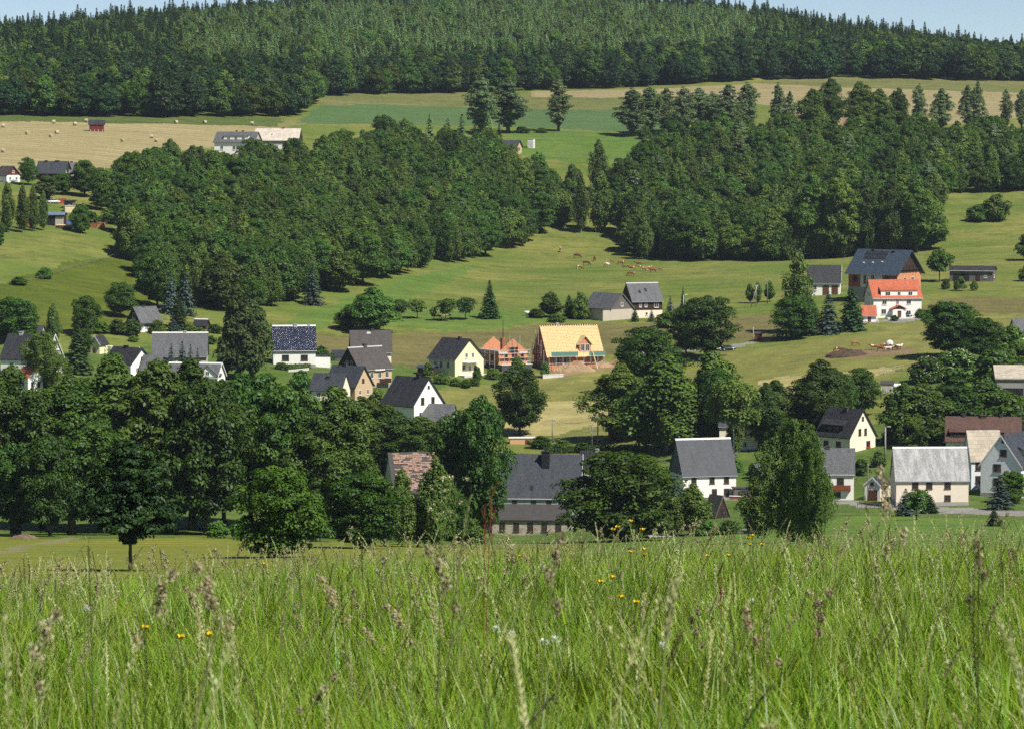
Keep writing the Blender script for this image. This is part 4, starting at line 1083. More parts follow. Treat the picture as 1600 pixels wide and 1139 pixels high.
h = H('house', 'long house with brown tiled roof and dark dormer behind the peach house', 'house', 1536, 716, 116, 66, 28, 33, -7, CREAM, BROWNTILE, over=4)
h.dormer(-31, 42, 30, 40, DKWOOD, BROWNTILE, [(-10, 31, 9, 7), (10, 31, 9, 7)], 5, 2, FRAMEB); h.chim(-30, 5, 5); h.chim(0, 3, 9); h.chim(28, 4, 5); h.verge('R', BROWNTILE); h.wins('F', (-40, -20), 10, 8, 10)
h = H('house', 'white house with steep slate roof between round maple and birch', 'house', 1098, 778, 88, 66, 36, 53, 16, WHITE, SLATEBLUE)
h.wins('F', (-26, 4, 28), 22, 8.5, 10, frame=FRAMEB); h.wins('F', (8, 28), 3.5, 8.5, 10, frame=FRAMEB); h.ridge(FRAMEW); h.wins('L', (-10, 8), 14, 8, 10); h.gutter(); h.gable('L', SLATEGREY)  # grey upper gable: half-hip slate and the gable's shade in one colour
h = H('house', 'cream house with blue grey roof half hidden by tall trees', 'house', 1154, 705, 60, 50, 40, 30, -4, CREAM, SLATEBLUE)
h.wins('F', (-14, 10), 22, 6, 9); h.wins('F', (-14, 10), 6, 6, 9); h.plinth(3, STONEWALL); h.gutter(); h.chim(4, 4, 6)
h = H('house', 'large mint green house with broad slate roof and big chimney', 'house', 838, 832, 144, 84, 56, 63, -6, MINT, SLATEBLUE)
h.wins('F', (-30, 0, 24), 44, 8, 7, frame=FRAMEB); h.win('F', 44, 44, 13, 7); h.chim(16, 21, 12, BLACKM, -10); h.onroof('skylight', -4, 0.2, 5, 9, GLASS); h.gutter(FRAMEW); h.verge('R', FRAMEW); h.win('R', 0, 66, 9, 14)
# its stone annex with a low dark roof
y1 = -h.D/2/h.k - 0.2
a = h.box('annex', STONEWALL, -62, 60, y1-34, y1, -18, 22)
MB().prism([((y1-37)*h.k, 23*h.k), ((y1+0.1)*h.k, 44*h.k), ((y1+0.1)*h.k, 45.5*h.k), ((y1-37)*h.k, 24.5*h.k)], -64*h.k, 62*h.k).build('annex_roof', TARROOF, h.root)
for u in (-46, -24, -2, 20, 42): h.win('F', u, 6, 9, 14, off=34.2*h.k, frame=FRAMEB, parent=a)
h = H('house', 'dark slate roofed house showing behind the mint green house', 'house', 933, 752, 52, 44, 20, 24, -22, WHITE, SLATE); h.chim(0, 4, 5, METAL); h.win('F', 0, 6, 7, 8)
h = H('tiled_barn', 'old barn with patchy pink tiled roof showing bare battens', 'barn', 650, 808, 88, 70, 40, 58, 16, BEIGE, TARROOF)
for j in range(24):
    random.seed(900 + j)
    u = -39.0
    while u < 38:
        w = random.uniform(3, 13)
        if random.random() < 0.72:
            w_ = min(w, 39.5 - u)
            h.onroof('tile_course', u + w_/2, 0.025 + j * 0.0405, w_, 2.1, PINKTILE, random.uniform(0.07, 0.15))
        u += w
h.wins('F', (-20, 12), 10, 8, 9, frame=FRAMEB); h.door('F', 28, 9, 18, BRWOOD)
h = H('tent_hut', 'black tent shaped hut on the lawn below the white house', 'hut', 1119, 810, 30, 30, 2, 32, -52, DKWOOD, TARROOF, over=1, gover=1); h.door('R', 0, 7, 14, BLACKM); h.verge('R', OLDPOLE, 0.1)
h = H('garden_hut', 'small dark red hut beside the utility poles', 'hut', 960, 688, 18, 14, 13, 3, 5, REDWOOD, TARROOF); h.door('F', 0, 6, 10, DKWOOD)
h = H('garden_shed', 'low tan shed with flat roof under the dark round tree', 'shed', 815, 694, 38, 18, 9, 0.8, 4, plain('render_orange_tan', (0.62, 0.36, 0.17), 0.1), CONCRETE, over=1); h.door('F', 8, 6, 7, BRWOOD)
# --- left side
h = H('house', 'slate roofed house with skylight half hidden by the weeping birch', 'house', 50, 588, 78, 62, 26, 36, -18, WHITE, SLATE); h.onroof('skylight', -10, 0.35, 3, 7, GLASS); h.chim(-18, 4, 6, METAL); h.wins('R', (-8, 8), 28, 6, 9); h.wins('F', (-20, 10), 10, 8, 10); h.verge('R', FRAMEW)
h = H('gate_house', 'white house with small red roof behind the left trees', 'house', 47, 616, 30, 28, 26, 14, -48, WHITE, REDTILE); h.wins('R', (-6, 6), 10, 5, 9, frame=FRAMEB); h.win('F', 0, 12, 6, 8)
h = H('house', 'low blue grey roof showing between birch and dark bushes', 'house', 55, 530, 26, 22, 10, 9, -10, WHITE, SLATEBLUE); h.win('F', 4, 3, 5, 5)
h = H('summer_house', 'tiny yellow garden house with dark roof and white verge', 'shed', 155, 554, 22, 17, 16, 11, 62, YELLOW, SLATE); h.verge('L', FRAMEW); h.door('L', -2, 5, 9, BRWOOD)
h = H('chalet', 'chalet with grey roof and dark brown balcony gable in garden conifers', 'house', 226, 520, 40, 34, 18, 20, 40, WHITE, SLATEGREY, over=4); h.gable('L', DKWOOD, 16); h.win('L', 0, 22, 8, 8, pane=METAL); h.chim(-2, 2.5, 4); h.wins('F', (-8, 8), 6, 6, 8); h.win('L', 2, 5, 6, 7)
h.box('balcony', BRWOOD, -h.L/2/h.k-3.5, -h.L/2/h.k-0.4, -15, 15, 15, 19)
h = H('house', 'house with wide plain grey roof behind four small spruces', 'house', 282, 574, 84, 56, 17, 34, 2, BEIGE, SLATEGREY); h.band('F', DKWOOD, 13, 17); h.ridge(FRAMEW); h.chim(8, 3, 4, METAL); h.gutter(); h.wins('F', (-20, 26), 4, 8, 7)
h = H('house', 'white gabled house with black roof behind leafy tree tops', 'house', 200, 590, 64, 46, 20, 23, -42, WHITE, SLATE); h.win('R', 0, 24, 4, 7); h.chim(-4, 3, 6, BLACKM); h.wins('R', (-9, 9), 6, 6, 8); h.verge('R', SLATE)
h = H('outbuilding', 'small building with plain grey roof next to the white gable', 'house', 246, 594, 42, 36, 14, 23, -6, WHITE, SLATEGREY); h.gutter(FRAMEW); h.win('F', 4, 4, 7, 6)
h = H('house', 'dark roofed house with white ridges and three gables', 'house', 306, 610, 82, 52, 20, 20, -10, WHITE, SLATEGREY); h.ridge(FRAMEW, 0.35); h.gutter(FRAMEW)
for u in (-8, 26):
    h.gdormer(u, 30, 20, 24, 38, WHITE, SLATEGREY, [(0, 23, 6, 7)], 2)
h.verge('L', FRAMEW); h.verge('R', FRAMEW)
h = H('garden_shed', 'small dark hut with white ridge among garden shrubs', 'shed', 315, 516, 20, 15, 6, 8, -22, DKWOOD, SLATE); h.ridge(FRAMEW, 0.2); h.door('R', 0, 4, 5, BRWOOD)
h = H('garden_hut', 'little brown hut under the blue spruces', 'hut', 259, 488, 13, 10, 8, 2.5, 3, BRWOOD, TARROOF); h.door('F', 2, 4, 6, DKWOOD)
# --- far left
h = H('house', 'dark blue roofed house below the stubble field', 'house', 84, 284, 46, 36, 13, 17, -12, DKWOOD, SLATEBLUE); h.chim(-12, 1.5, 4, BLACKM); h.chim(6, 1.5, 5, BLACKM); h.wins('R', (-7, 7), 13, 3, 4); h.wins('F', (-10, 8), 4, 5, 5)
h = H('outbuilding', 'small grey roofed building just right of the dark blue roof', 'house', 112, 283, 14, 26, 14, 13, 30, GREYWALL, SLATEGREY); h.chim(0, 2, 3); h.win('F', 0, 5, 4, 4)
h = H('house', 'white house with red brown gable at the left edge', 'house', 12, 287, 30, 26, 12, 13, -46, WHITE, BROWNGREY); h.gable('R', REDWOOD); h.win('R', 0, 15, 4, 4); h.wins('R', (-6, 6), 4, 4, 5)
h = H('farm_building', 'white farm building with grey dormer roof beyond the wood', 'barn', 372, 247, 64, 44, 24, 15, -12, WHITE, SLATEGREY); h.dormer(2, 40, 27, 33, WHITE, SLATEGREY, [(-12, 27.5, 5, 4), (0, 27.5, 5, 4), (12, 27.5, 5, 4)], 4, 1); h.chim(-2, 2.5, 2.5, CHIMRED); h.chim(8, 2.5, 3, CHIMRED); h.wins('F', (-20, 0, 20), 12, 5, 6); h.gable('R', BEIGE)
h = H('barn', 'long barn with pale weathered roof beyond the wood', 'barn', 435, 238, 68, 46, 18, 17, -5, GREYWALL, PALEROOF); h.chim(8, 2.5, 3, CHIMRED); h.onroof('skylight', -8, 0.45, 2, 2, GLASS); h.door('F', 6, 6, 10, FRAMEW); h.door('F', 22, 6, 10, DKWOOD); h.gable('R', DKWOOD)
h = H('field_shed', 'dark red shed on short posts in the stubble field', 'shed', 151, 206, 22, 13, 11, 6, 3, REDWOOD, SLATE, over=1)
for u in (-9, -3, 3, 9): h.box('post', PALEWOOD, u-0.6, u+0.6, -7.2, -6.55, -3, 3)
h = H('workshop_shed', 'open shed with blue sheet roof in the cluttered yard', 'shed', 83, 353, 38, 22, 17, 3, -5, DKWOOD, tiles('blue_sheets', (0.12, 0.17, 0.24), 1, 1, 0.1), over=3); h.band('F', BLACKM, 1, 13, -0.95, 0.3); h.band('F', BEIGE, 0, 14, 0.3, 1.0, 0.05)  # the open front is a black sheet, its inner shade painted on
h = H('workshop_shed', 'grey wooden shed with flat roof behind the cluttered yard', 'shed', 109, 328, 14, 14, 13, 0.8, -12, GYWOOD, TARROOF); h.door('F', 2, 4, 8, PALEWOOD)
h = H('house', 'small blue hipped roof house beyond the dark conifers', 'house', 800, 243, 24, 24, 13, 9, -20, TAN, SLATEBLUE, over=3); h.win('R', 0, 5, 5, 6); h.win('F', 2, 5, 5, 6)
h = H('bus_shelter', 'little dark red hut beside the narrow road', 'hut', 1185, 534, 10, 9, 11, 2, -8, REDWOOD, TARROOF, over=0.8); h.door('F', 0, 4, 8, DKWOOD)
h = H('garden_shed', 'pale grey plank shed beside the white tanks', 'shed', 1386, 614, 18, 12, 13, 4, -6, plain('pale_planks', (0.55, 0.54, 0.51), 0.12), TARROOF, over=1); h.door('F', -4, 6, 10, PALEWOOD); h.door('F', 4, 6, 10, PALEWOOD)
h = H('garden_shed', 'small gabled shed behind the young birch', 'shed', 1188, 752, 26, 22, 12, 14, 40, GYWOOD, SLATEGREY); h.door('L', 0, 6, 9, DKWOOD)
h = H('garden_wall_shed', 'low dark roofed shelter behind the road wall by the white house', 'shed', 1162, 777, 34, 20, 14, 1, 2, GYWOOD, TARROOF, over=1); h.door('F', -6, 7, 10, DKWOOD)

# ================================================================== TREES STANDING BY THEMSELVES
T = tree
# front row, on the slope and along the stream
T('darkmaple', 204, 900, 676, 136, 'dark young maple with bare trunk standing alone in the yellow field', d=338, var=0)
T('bright', 436, 884, 726, 144, 'round bright green maple in front of the dark row', d=415, var=0)
T('maple', 566, 862, 737, 138, 'round dark maple bush in front of the pink tiled barn', d=500, var=1)
FR = 'tall trees in the front row'
for a in [('ashd', 22, 836, 562, 160, 'tall leafy tree at the left picture edge in the front row'),
          ('oak', 30, 832, 688, 110, 'lower dark tree at the left edge beside the earth heap'),
          ('oak', 78, 830, 676, 100, 'lower dark tree second from the left edge'),
          ('ashd', 112, 836, 580, 180, 'tall tree with thick trunk showing left of the dark maple'),
          ('ash', 178, 826, 548, 200, 'broad pale green tree top below the slate roofs at left'),
          ('ash', 248, 826, 556, 175, 'pale green tree top right of the broadest left tree'),
          ('oak', 262, 834, 660, 110, 'dark lower tree behind the lone maple'),
          ('oak', 322, 842, 590, 150, 'dark tall tree with twin trunks over the yellow field'),
          ('oak', 392, 838, 580, 160, 'tallest dark tree in the middle of the front row'),
          ('oak', 452, 838, 596, 130, 'dark tall tree behind the bright round maple'),
          ('ashd', 528, 834, 594, 150, 'tall tree rising left of the tan gabled house'),
          ('ashd', 600, 834, 628, 140, 'leafy tree in front of the white gabled house'),
          ('ashd', 660, 834, 646, 120, 'lower leafy tree in front of the grey outbuilding roof'),
          ('oak', 716, 842, 640, 100, 'slim dark tree left of the mint green house'),
          ('oak', 752, 844, 616, 100, 'tall dark tree against the mint green house'),
          ('ash', 300, 820, 558, 175, 'leafy tree top below the house with white ridges'),
          ('ashd', 66, 822, 600, 130, 'leafy tree filling the gap behind the thick trunk'),
          ('oak', 350, 826, 590, 130, 'dark tree filling the gap between the two tallest dark trees'),
          ('ashd', 566, 828, 618, 120, 'leafy tree between the tan gable and the white gable'),
          ('oak', 600, 846, 772, 56, 'dark low tree left of the pink tiles'),
          ('oak', 490, 838, 700, 90, 'dark low tree between bright maple and tiled barn'),
          ('oak', 652, 848, 770, 74, 'dark low tree before the wall of the tiled barn'),
          ('oak', 706, 848, 764, 66, 'dark low tree under the pink tiled roof')]:
    T(*a, group=FR, d=790 if a[4] in (120, 140) and a[1] in (566, 600, 660) else (545 if a[1] in (600, 652, 706) else {836: 590, 832: 575, 830: 570}.get(a[2], 600 + (a[1] % 40))))
for a in [(340, 846, 812, 44, 'bush under the twin trunk tree'), (378, 846, 806, 40, 'bush left of the bright round maple'), (500, 848, 800, 50, 'bush right of the bright round maple'), (640, 850, 814, 46, 'bush right of the round dark maple'), (676, 850, 818, 40, 'bush below the pink tiled barn'), (735, 850, 806, 50, 'bush at the foot of the tall dark tree')]:
    T('bush', *a, group='bushes at the foot of the front row', d=560)
T('maple', 968, 846, 702, 184, 'big round dark maple between mint house and white house', var=2)
T('birch', 1082, 836, 752, 70, 'small feathery birch in front of the white slate house')
T('birch', 1050, 838, 770, 56, 'low feathery tree beside the big round maple')
T('weeping', 1240, 846, 648, 96, 'large weeping birch in front of the balcony house', var=0)
T('weeping', 1270, 848, 672, 62, 'smaller weeping birch leaning right of the large one', var=1)
T('birch', 1184, 840, 736, 66, 'young birch left of the large weeping birch', var=0)
T('oak', 812, 680, 574, 88, 'dark round tree alone below the building sites', var=0)
T('oak', 1012, 618, 510, 116, 'round tree right of the dirt mound', var=1)
T('oak', 1104, 562, 462, 96, 'dark round tree by the narrow road', var=2)
T('oak', 1072, 556, 480, 56, 'slim dark tree touching the round roadside tree')
T('ash', 970, 690, 566, 112, 'leafy tree left in the clump above the slate roofs')
T('ash', 1008, 704, 600, 96, 'leafy tree low in the left of the clump')
T('birch', 1070, 706, 596, 96, 'birch low in the middle of the clump')
T('birch', 1042, 705, 548, 120, 'bare twigged birch in the middle of the clump', var=1)
T('birch', 1114, 692, 542, 104, 'tall birch right in the clump above the white house', var=2)
T('oak', 1120, 700, 574, 84, 'dark tree hiding the left of the cream house')
T('ash', 1196, 704, 596, 62, 'leafy tree right of the half hidden cream house')
T('oak', 1085, 700, 610, 80, 'dark low tree at the foot of the clump')
T('highbirch', 1146, 718, 590, 92, 'high crowned birch over the roof of the half hidden cream house')
T('birch', 1148, 712, 632, 32, 'thin birch before the half hidden cream house')
T('ash', 1282, 690, 560, 110, 'big leafy tree above the cream gabled house')
T('ash', 1212, 696, 592, 88, 'leafy tree left of the big tree above the weeping birch')
T('oak', 1345, 650, 574, 62, 'dark slim tree with forked trunk left of the white tanks')
T('oak', 1315, 660, 580, 50, 'dark tree between the big leafy tree and the forked one')
T('birch', 1246, 520, 388, 56, 'tall narrow birch left of the white garage building', var=0)
T('oak', 1240, 531, 462, 74, 'dark round tree at the foot of the tall narrow birch')
T('bluespruce', 1294, 522, 455, 52, 'blue spruce left of the red roofed house')
T('yewcone', 1330, 518, 450, 50, 'dark green conifer touching the red roofed house')
T('yewcone', 1268, 524, 468, 44, 'dark conifer between round tree and blue spruce')
T('oak', 1484, 560, 470, 100, 'dark round tree above the blossoming elder')
T('oak', 1532, 566, 496, 74, 'dark tree right of the round tree above the elder')
T('bush', 1580, 556, 508, 60, 'dark bush at the right edge below the hay meadow')
T('bush', 1448, 598, 556, 66, 'elder bush with white blossoms, left half of the pair')
T('bush', 1495, 592, 544, 80, 'elder bush with white blossoms, right half of the pair')
T('bush', 1556, 612, 544, 84, 'pale green willow bush left of the flat concrete roof')
T('bush', 1590, 580, 530, 56, 'pale bush behind the flat concrete roof')
GS = 'shrubs in the right hand garden slope'
for i, a in enumerate([(1412, 692, 596, 74, 'shrub right of the pale plank shed'), (1444, 690, 594, 90, 'tall shrub above the brown roofed house on its left'), (1492, 678, 586, 100, 'broad shrub above the ridge of the brown roof'),
          (1538, 670, 590, 92, 'shrub left of the flat concrete building front'), (1578, 672, 612, 84, 'shrub against the front of the flat concrete building'), (1425, 700, 650, 54, 'low dark shrub behind the street lamp pole'),
          (1460, 704, 652, 60, 'low shrub touching the brown roof'), (1596, 690, 640, 40, 'dark shrub at the right edge above the brown roof')]):
    T('broad' if i < 4 else 'bush', *a, group=GS)
T('bluespruce', 1563, 796, 742, 52, 'blue spruce in front of the pale blue gable')
T('bright', 1582, 786, 734, 56, 'round clipped tree right of the garden blue spruce')
T('yewcone', 1553, 822, 795, 28, 'little round spruce on the right lawn')
T('bluespruce', 1415, 806, 762, 44, 'blue spruce in front of the long peach house')
T('fruit', 1432, 812, 764, 44, 'green fruit tree in front of the long peach house')
T('yewcone', 1452, 802, 772, 32, 'dark conifer at the corner of the peach house')
def blossoms(o, n, seed):
    """flat cream flower heads over the outside of a bush"""
    rng = np.random.default_rng(seed)
    a = rng.random(n) * 6.283; t = rng.random(n) ** 0.7
    rr = 2.95 * np.sqrt(np.clip(1 - t**2, 0, 1)); P = np.stack([rr*np.cos(a), rr*np.sin(a), 0.3 + 4.7*t], 1)
    Nn = np.stack([np.cos(a)*0.5, np.sin(a)*0.5, np.ones(n)], 1)
    me = leaf_mesh('blossom_heads', P, Nn, 0.08 + 0.06*rng.random(n), rng.random(n), leafmat('elder_blossom', (0.50, 0.50, 0.32), (0.62, 0.61, 0.42), trans=0.2, val=0.1), 0.9, seed)
    link('blossom', me, o)
for px_, b_, o_ in TREES:
    if 'white blossoms' in o_['label']: blossoms(o_, 150, int(px_))
    if 'blossoming bush before' in o_['label']: blossoms(o_, 50, int(px_))
T('birch', 628, 850, 726, 52, 'thin leafy tree before the left of the tiled roof', d=540)
T('birch', 682, 850, 708, 66, 'thin leafy tree before the right of the tiled roof', d=540)
# orchard and gardens on the pasture
OR = 'orchard trees'
for a in [(624, 500, 468, 34, 'leftmost orchard tree beside the big grey bush'), (652, 499, 468, 30, 'second orchard tree from the left'), (696, 503, 467, 34, 'third orchard tree from the left, by two cows'), (727, 500, 465, 34, 'rightmost orchard tree left of the lone spruce')]:
    T('fruit', *a, group=OR)
T('fruit', 677, 502, 480, 13, 'thin half bare orchard tree in the middle of the row')
T('spruce', 765, 498, 438, 38, 'lone spruce right of the orchard')
T('broad', 582, 520, 448, 84, 'big grey green bushy tree left of the orchard')
T('broad', 545, 516, 478, 50, 'low bushy tree behind the glazed roof house')
T('broad', 860, 497, 455, 38, 'leafy tree left of the grey barn')
T('yewcone', 889, 498, 461, 24, 'small spruce close to the grey barn')
T('bush', 870, 505, 490, 30, 'reddish brown bush below the leafy tree by the barn')
T('bush', 838, 497, 482, 30, 'low bush beside the white tub')
T('bush', 907, 500, 455, 30, 'bush behind the grey barn roof')
T('bluespruce', 1047, 506, 462, 24, 'blue spruce right of the dark farmhouse')
T('spruce', 1067, 500, 448, 16, 'slim spruce right of the dark farmhouse')
T('bush', 1045, 512, 486, 44, 'leafy bush right of the dark farmhouse')
T('bluespruce', 1018, 503, 484, 16, 'tiny blue spruce before the dark farmhouse')
T('yewcone', 992, 503, 483, 15, 'tiny green conifer before the dark farmhouse')
T('fruit', 1468, 441, 390, 48, 'fruit tree right of the orange brick house')
for a in [(1172, 474, 442, 16, 'leftmost sapling by the leaning pole'), (1184, 474, 440, 16, 'middle sapling by the leaning pole'), (1202, 472, 438, 18, 'rightmost sapling by the leaning pole')]: T('broad', *a, group='saplings by the leaning pole')
for a in [(1478, 453, 436, 16, 'leftmost shrub below the machine shed'), (1500, 455, 432, 20, 'second shrub below the machine shed'), (1522, 455, 438, 14, 'third shrub below the machine shed')]: T('bush', *a, group='shrubs below the machine shed')
T('bush', 1530, 347, 318, 42, 'left bush in the right hand meadow')
T('bush', 1556, 346, 302, 46, 'taller bush in the right hand meadow')
T('broad', 1606, 408, 362, 40, 'dark tree at the right edge of the upper meadow')
T('bush', 1606, 440, 412, 30, 'dark bush at the right edge beyond the shed')
# left village gardens
T('oak', 188, 497, 441, 56, 'round dark tree alone in the bright meadow', var=0)
T('maple', 133, 528, 462, 50, 'dark tapering tree at the lower edge of the bright meadow')
T('oak', 18, 536, 464, 86, 'dark tree at the left edge above the slate roof')
T('oak', 42, 534, 480, 40, 'small dark tree right of the left edge tree')
T('birch', 83, 545, 472, 28, 'thin pale birch above the weeping one')
T('weeping', 68, 614, 516, 74, 'grey weeping birch hiding the left slate house', var=1)
T('spruce', 122, 584, 508, 54, 'dark spruce beside the weeping birch')
T('oak', 128, 560, 514, 40, 'dark bushy tree behind the dark spruce')
T('pine', 372, 594, 438, 62, 'tall brownish pine left of the glazed roof house')
T('pine', 394, 594, 462, 62, 'dark pine touching the glazed roof house')
T('broad', 352, 588, 538, 26, 'small tree left of the tall pines')
for a in [(268, 596, 536, 28, 'leftmost of four small spruces before the grey roof'), (285, 594, 532, 30, 'second of four small spruces before the grey roof'), (298, 594, 538, 25, 'third of four small spruces before the grey roof'), (309, 592, 543, 21, 'rightmost of four small spruces before the grey roof')]:
    T('bluespruce', *a, group='four small spruces before the grey roof')
T('oak', 246, 482, 392, 68, 'dark oak at the lower left corner of the wood')
T('bluespruce', 267, 492, 424, 36, 'left blue spruce at the foot of the wood')
T('bluespruce', 290, 494, 420, 38, 'right blue spruce at the foot of the wood')
T('yewcone', 279, 516, 462, 34, 'dark conifer right of the chalet')
T('bluespruce', 271, 520, 496, 26, 'small blue spruce between chalet and little hut')
T('bluespruce', 488, 477, 412, 42, 'blue spruce at the wood edge above the glazed roof')
GB = 'garden bushes on the left slope'
for a in [(160, 522, 502, 30, 'dark bush below the lone meadow tree'), (184, 524, 498, 34, 'dark bush left of the chalet wall'), (206, 526, 498, 34, 'dark bush in front of the chalet'), (246, 524, 500, 30, 'bush right of the chalet wall'), (296, 520, 504, 20, 'bush left of the small dark hut'), (312, 524, 511, 20, 'bush in front of the small dark hut'), (336, 522, 506, 26, 'yellowish bush right of the small dark hut'),
          (208, 536, 524, 18, 'low bush above the grey garden bed'), (330, 538, 524, 18, 'low bush right of the wide grey roof'), (146, 512, 494, 20, 'small bush left of the dark meadow bushes')]:
    T('bush', *a, group=GB)
VB = 'bushes among the village gardens'
for a in [(502, 560, 540, 26, 'bush between glazed roof house and blue shed'), (440, 578, 566, 26, 'low bush before the glazed roof house'), (470, 610, 578, 40, 'leafy bush left of the low slate roof'), (560, 622, 596, 40, 'blossoming bush before the tan gable'), (590, 640, 606, 34, 'leafy bush left of the white gable'), (668, 592, 566, 20, 'bush left of the yellow house wall'), (690, 600, 582, 26, 'bush below the yellow house wall'),
          (746, 596, 572, 15, 'dark clipped bush before the yellow house'), (770, 592, 574, 28, 'hedge bush right of the yellow house'), (808, 585, 556, 26, 'young green tree before the brick shell'), (852, 590, 564, 16, 'small bush before the timber roof house'), (712, 604, 590, 22, 'left bush on the yellow house bank'), (728, 606, 592, 18, 'middle bush on the yellow house bank'), (742, 604, 590, 16, 'right bush on the yellow house bank'),
          (845, 700, 680, 40, 'bush right of the low tan shed'), (880, 705, 686, 36, 'dark bush below the dark pole'), (912, 706, 690, 40, 'bush left of the dark red hut'), (1180, 748, 722, 30, 'bush behind the young birch top'), (1150, 738, 716, 26, 'bush below the half hidden cream house'), (1345, 742, 716, 30, 'bush below the cream gable'), (1372, 730, 704, 26, 'dark bush right of the cream gable'),
          (1104, 836, 812, 40, 'low bush before the black tent hut'), (1140, 834, 812, 44, 'low bush right of the black tent hut'), (1015, 838, 806, 44, 'leafy bush right of the big round maple'), (1438, 498, 482, 20, 'clipped round bush beside the red roofed house'), (1398, 503, 492, 14, 'small round bush before the white porch'),
          (1490, 500, 474, 40, 'bush left of the right meadow strip'), (1390, 692, 668, 30, 'bush left of the street lamp pole')]:
    T('bush', *a, group=VB)
# far left gardens and yard
for a in [(44, 290, 246, 30, 'dark round tree between the two far left houses', 'oak'), (12, 364, 282, 28, 'leftmost thin tree before the cluttered yard', 'birch'), (36, 364, 286, 24, 'second thin tree before the cluttered yard', 'birch'), (52, 362, 288, 22, 'third thin tree before the cluttered yard', 'birch'), (68, 362, 296, 18, 'fourth thin tree before the cluttered yard', 'birch'), (126, 365, 318, 34, 'young yellow green tree in the cluttered yard', 'bright'),
          (72, 312, 272, 40, 'olive tree above the cluttered yard', 'pine'), (100, 306, 270, 36, 'dark tree below the dark blue roof', 'oak'), (132, 308, 250, 46, 'dark tree right of the small grey roof', 'oak'), (158, 330, 262, 44, 'dark tree right of the cluttered yard', 'oak'), (205, 290, 236, 56, 'yellow green tree at the stubble field corner', 'bright'), (180, 326, 268, 50, 'dark tree at the left corner of the wood', 'oak'), (-5, 392, 346, 30, 'dark tree cut by the left edge', 'oak'), (140, 352, 330, 40, 'low dark bush beside the yard', 'bush'), (172, 350, 326, 40, 'dark bush at the edge of the wood corner', 'bush'), (212, 340, 272, 22, 'blue spruce at the left corner of the wood', 'bluespruce'), (70, 436, 418, 30, 'dark bush on the field hedge', 'bush'), (30, 446, 432, 30, 'low bush on the field hedge', 'bush')]:
    T(a[5], *a[:5])
# poplars along the upper field edge
PP = 'poplars along the upper field edge'
words = ['leftmost', 'second', 'third', 'fourth', 'fifth', 'sixth', 'seventh', 'eighth', 'ninth', 'tenth', 'eleventh', 'twelfth', 'thirteenth', 'fourteenth', 'fifteenth', 'sixteenth', 'seventeenth', 'eighteenth', 'nineteenth', 'twentieth', 'twenty-first', 'twenty-second', 'twenty-third', 'twenty-fourth', 'twenty-fifth', 'twenty-sixth']
pops = [(752, 205, 118, 52), (795, 207, 116, 58), (868, 203, 121, 40), (992, 211, 130, 38), (1018, 212, 134, 36), (1044, 210, 136, 36), (1068, 208, 134, 34), (1092, 208, 138, 34), (1116, 207, 136, 36), (1142, 207, 137, 36), (1166, 204, 132, 34), (1212, 196, 131, 26), (1232, 202, 138, 20), (1268, 206, 131, 44), (1300, 206, 127, 48), (1344, 210, 127, 50), (1378, 212, 131, 42), (1404, 212, 133, 34), (1434, 206, 136, 26), (1474, 202, 131, 38), (1512, 200, 130, 30), (1530, 200, 131, 24), (1568, 198, 134, 24), (1594, 198, 135, 26)]
for i, a in enumerate(pops):
    wide = 13 <= i <= 17
    random.seed(300 + i)
    T('ash' if wide else 'poplar', a[0] + random.uniform(-5, 5), a[1], a[2] + random.uniform(-6, 8), a[3] * (1.1 if wide else (1.2 if 3 <= i <= 10 else 0.95)), '%s tree from the left in the poplar row along the upper field edge' % words[i], group=PP, d=1560 + (i % 3) * 9)
for a in [(816, 209, 198, 26, 'left low dark bush under the poplars'), (846, 208, 200, 22, 'right low dark bush under the poplars'), (1008, 218, 196, 24, 'bush at the foot of the poplar block')]: T('bush', *a)
CN = 'dark conifers behind the middle wood'
for a in [(600, 248, 180, 46, 'leftmost of the dark trees behind the middle wood', 'oak'), (672, 244, 176, 26, 'slim tree second behind the middle wood', 'larch'), (700, 252, 184, 34, 'third conifer behind the middle wood', 'larch'), (722, 254, 178, 32, 'fourth conifer behind the middle wood', 'larch'), (742, 254, 190, 30, 'fifth conifer behind the middle wood', 'spruce'), (763, 252, 174, 32, 'tallest conifer behind the middle wood', 'larch'), (780, 250, 194, 28, 'rightmost conifer behind the middle wood', 'spruce')]:
    T(a[5], *a[:5], group=CN)
# birches on the pasture between the two woods
T('birch', 908, 366, 268, 26, 'slim white trunked birch between the woods', var=1)
T('birch', 938, 364, 262, 44, 'forked dark tree between the woods')
T('birch', 935, 300, 216, 34, 'birch rising above the gap between the woods')
T('bush', 1007, 402, 382, 22, 'light green bush at the foot of the right wood')

# ================================================================== THE TWO WOODS
def inside(x, y, poly):
    px, py = project(x, y, zt(x, y))
    return inpoly(px, py, poly)
def scatter_pts(poly, d0, d1, space, seed):
    rng = np.random.default_rng(seed)
    xs = [hit(px, 300, d=(d0+d1)/2).x for px, _ in poly]
    x0, x1 = min(xs) - 40, max(xs) + 40
    gx, gy = np.meshgrid(np.arange(x0, x1, space), np.arange(d0, d1, space * 0.95))
    gx = gx + (np.arange(gx.shape[0]) % 2)[:, None] * space / 2
    X = gx.ravel() + rng.uniform(-0.55, 0.55, gx.size) * space
    Y = gy.ravel() + rng.uniform(-0.55, 0.55, gx.size) * space
    k = inside(X, Y, poly)
    return X[k], Y[k]
LW = [(192, 404), (228, 424), (240, 470), (262, 478), (330, 492), (420, 486), (450, 474), (500, 466), (560, 448), (640, 424), (690, 412), (760, 402), (820, 384), (880, 360), (900, 345), (900, 312), (860, 296), (800, 276), (770, 256), (690, 252), (600, 250), (520, 268), (480, 282), (330, 284), (250, 288), (200, 330)]
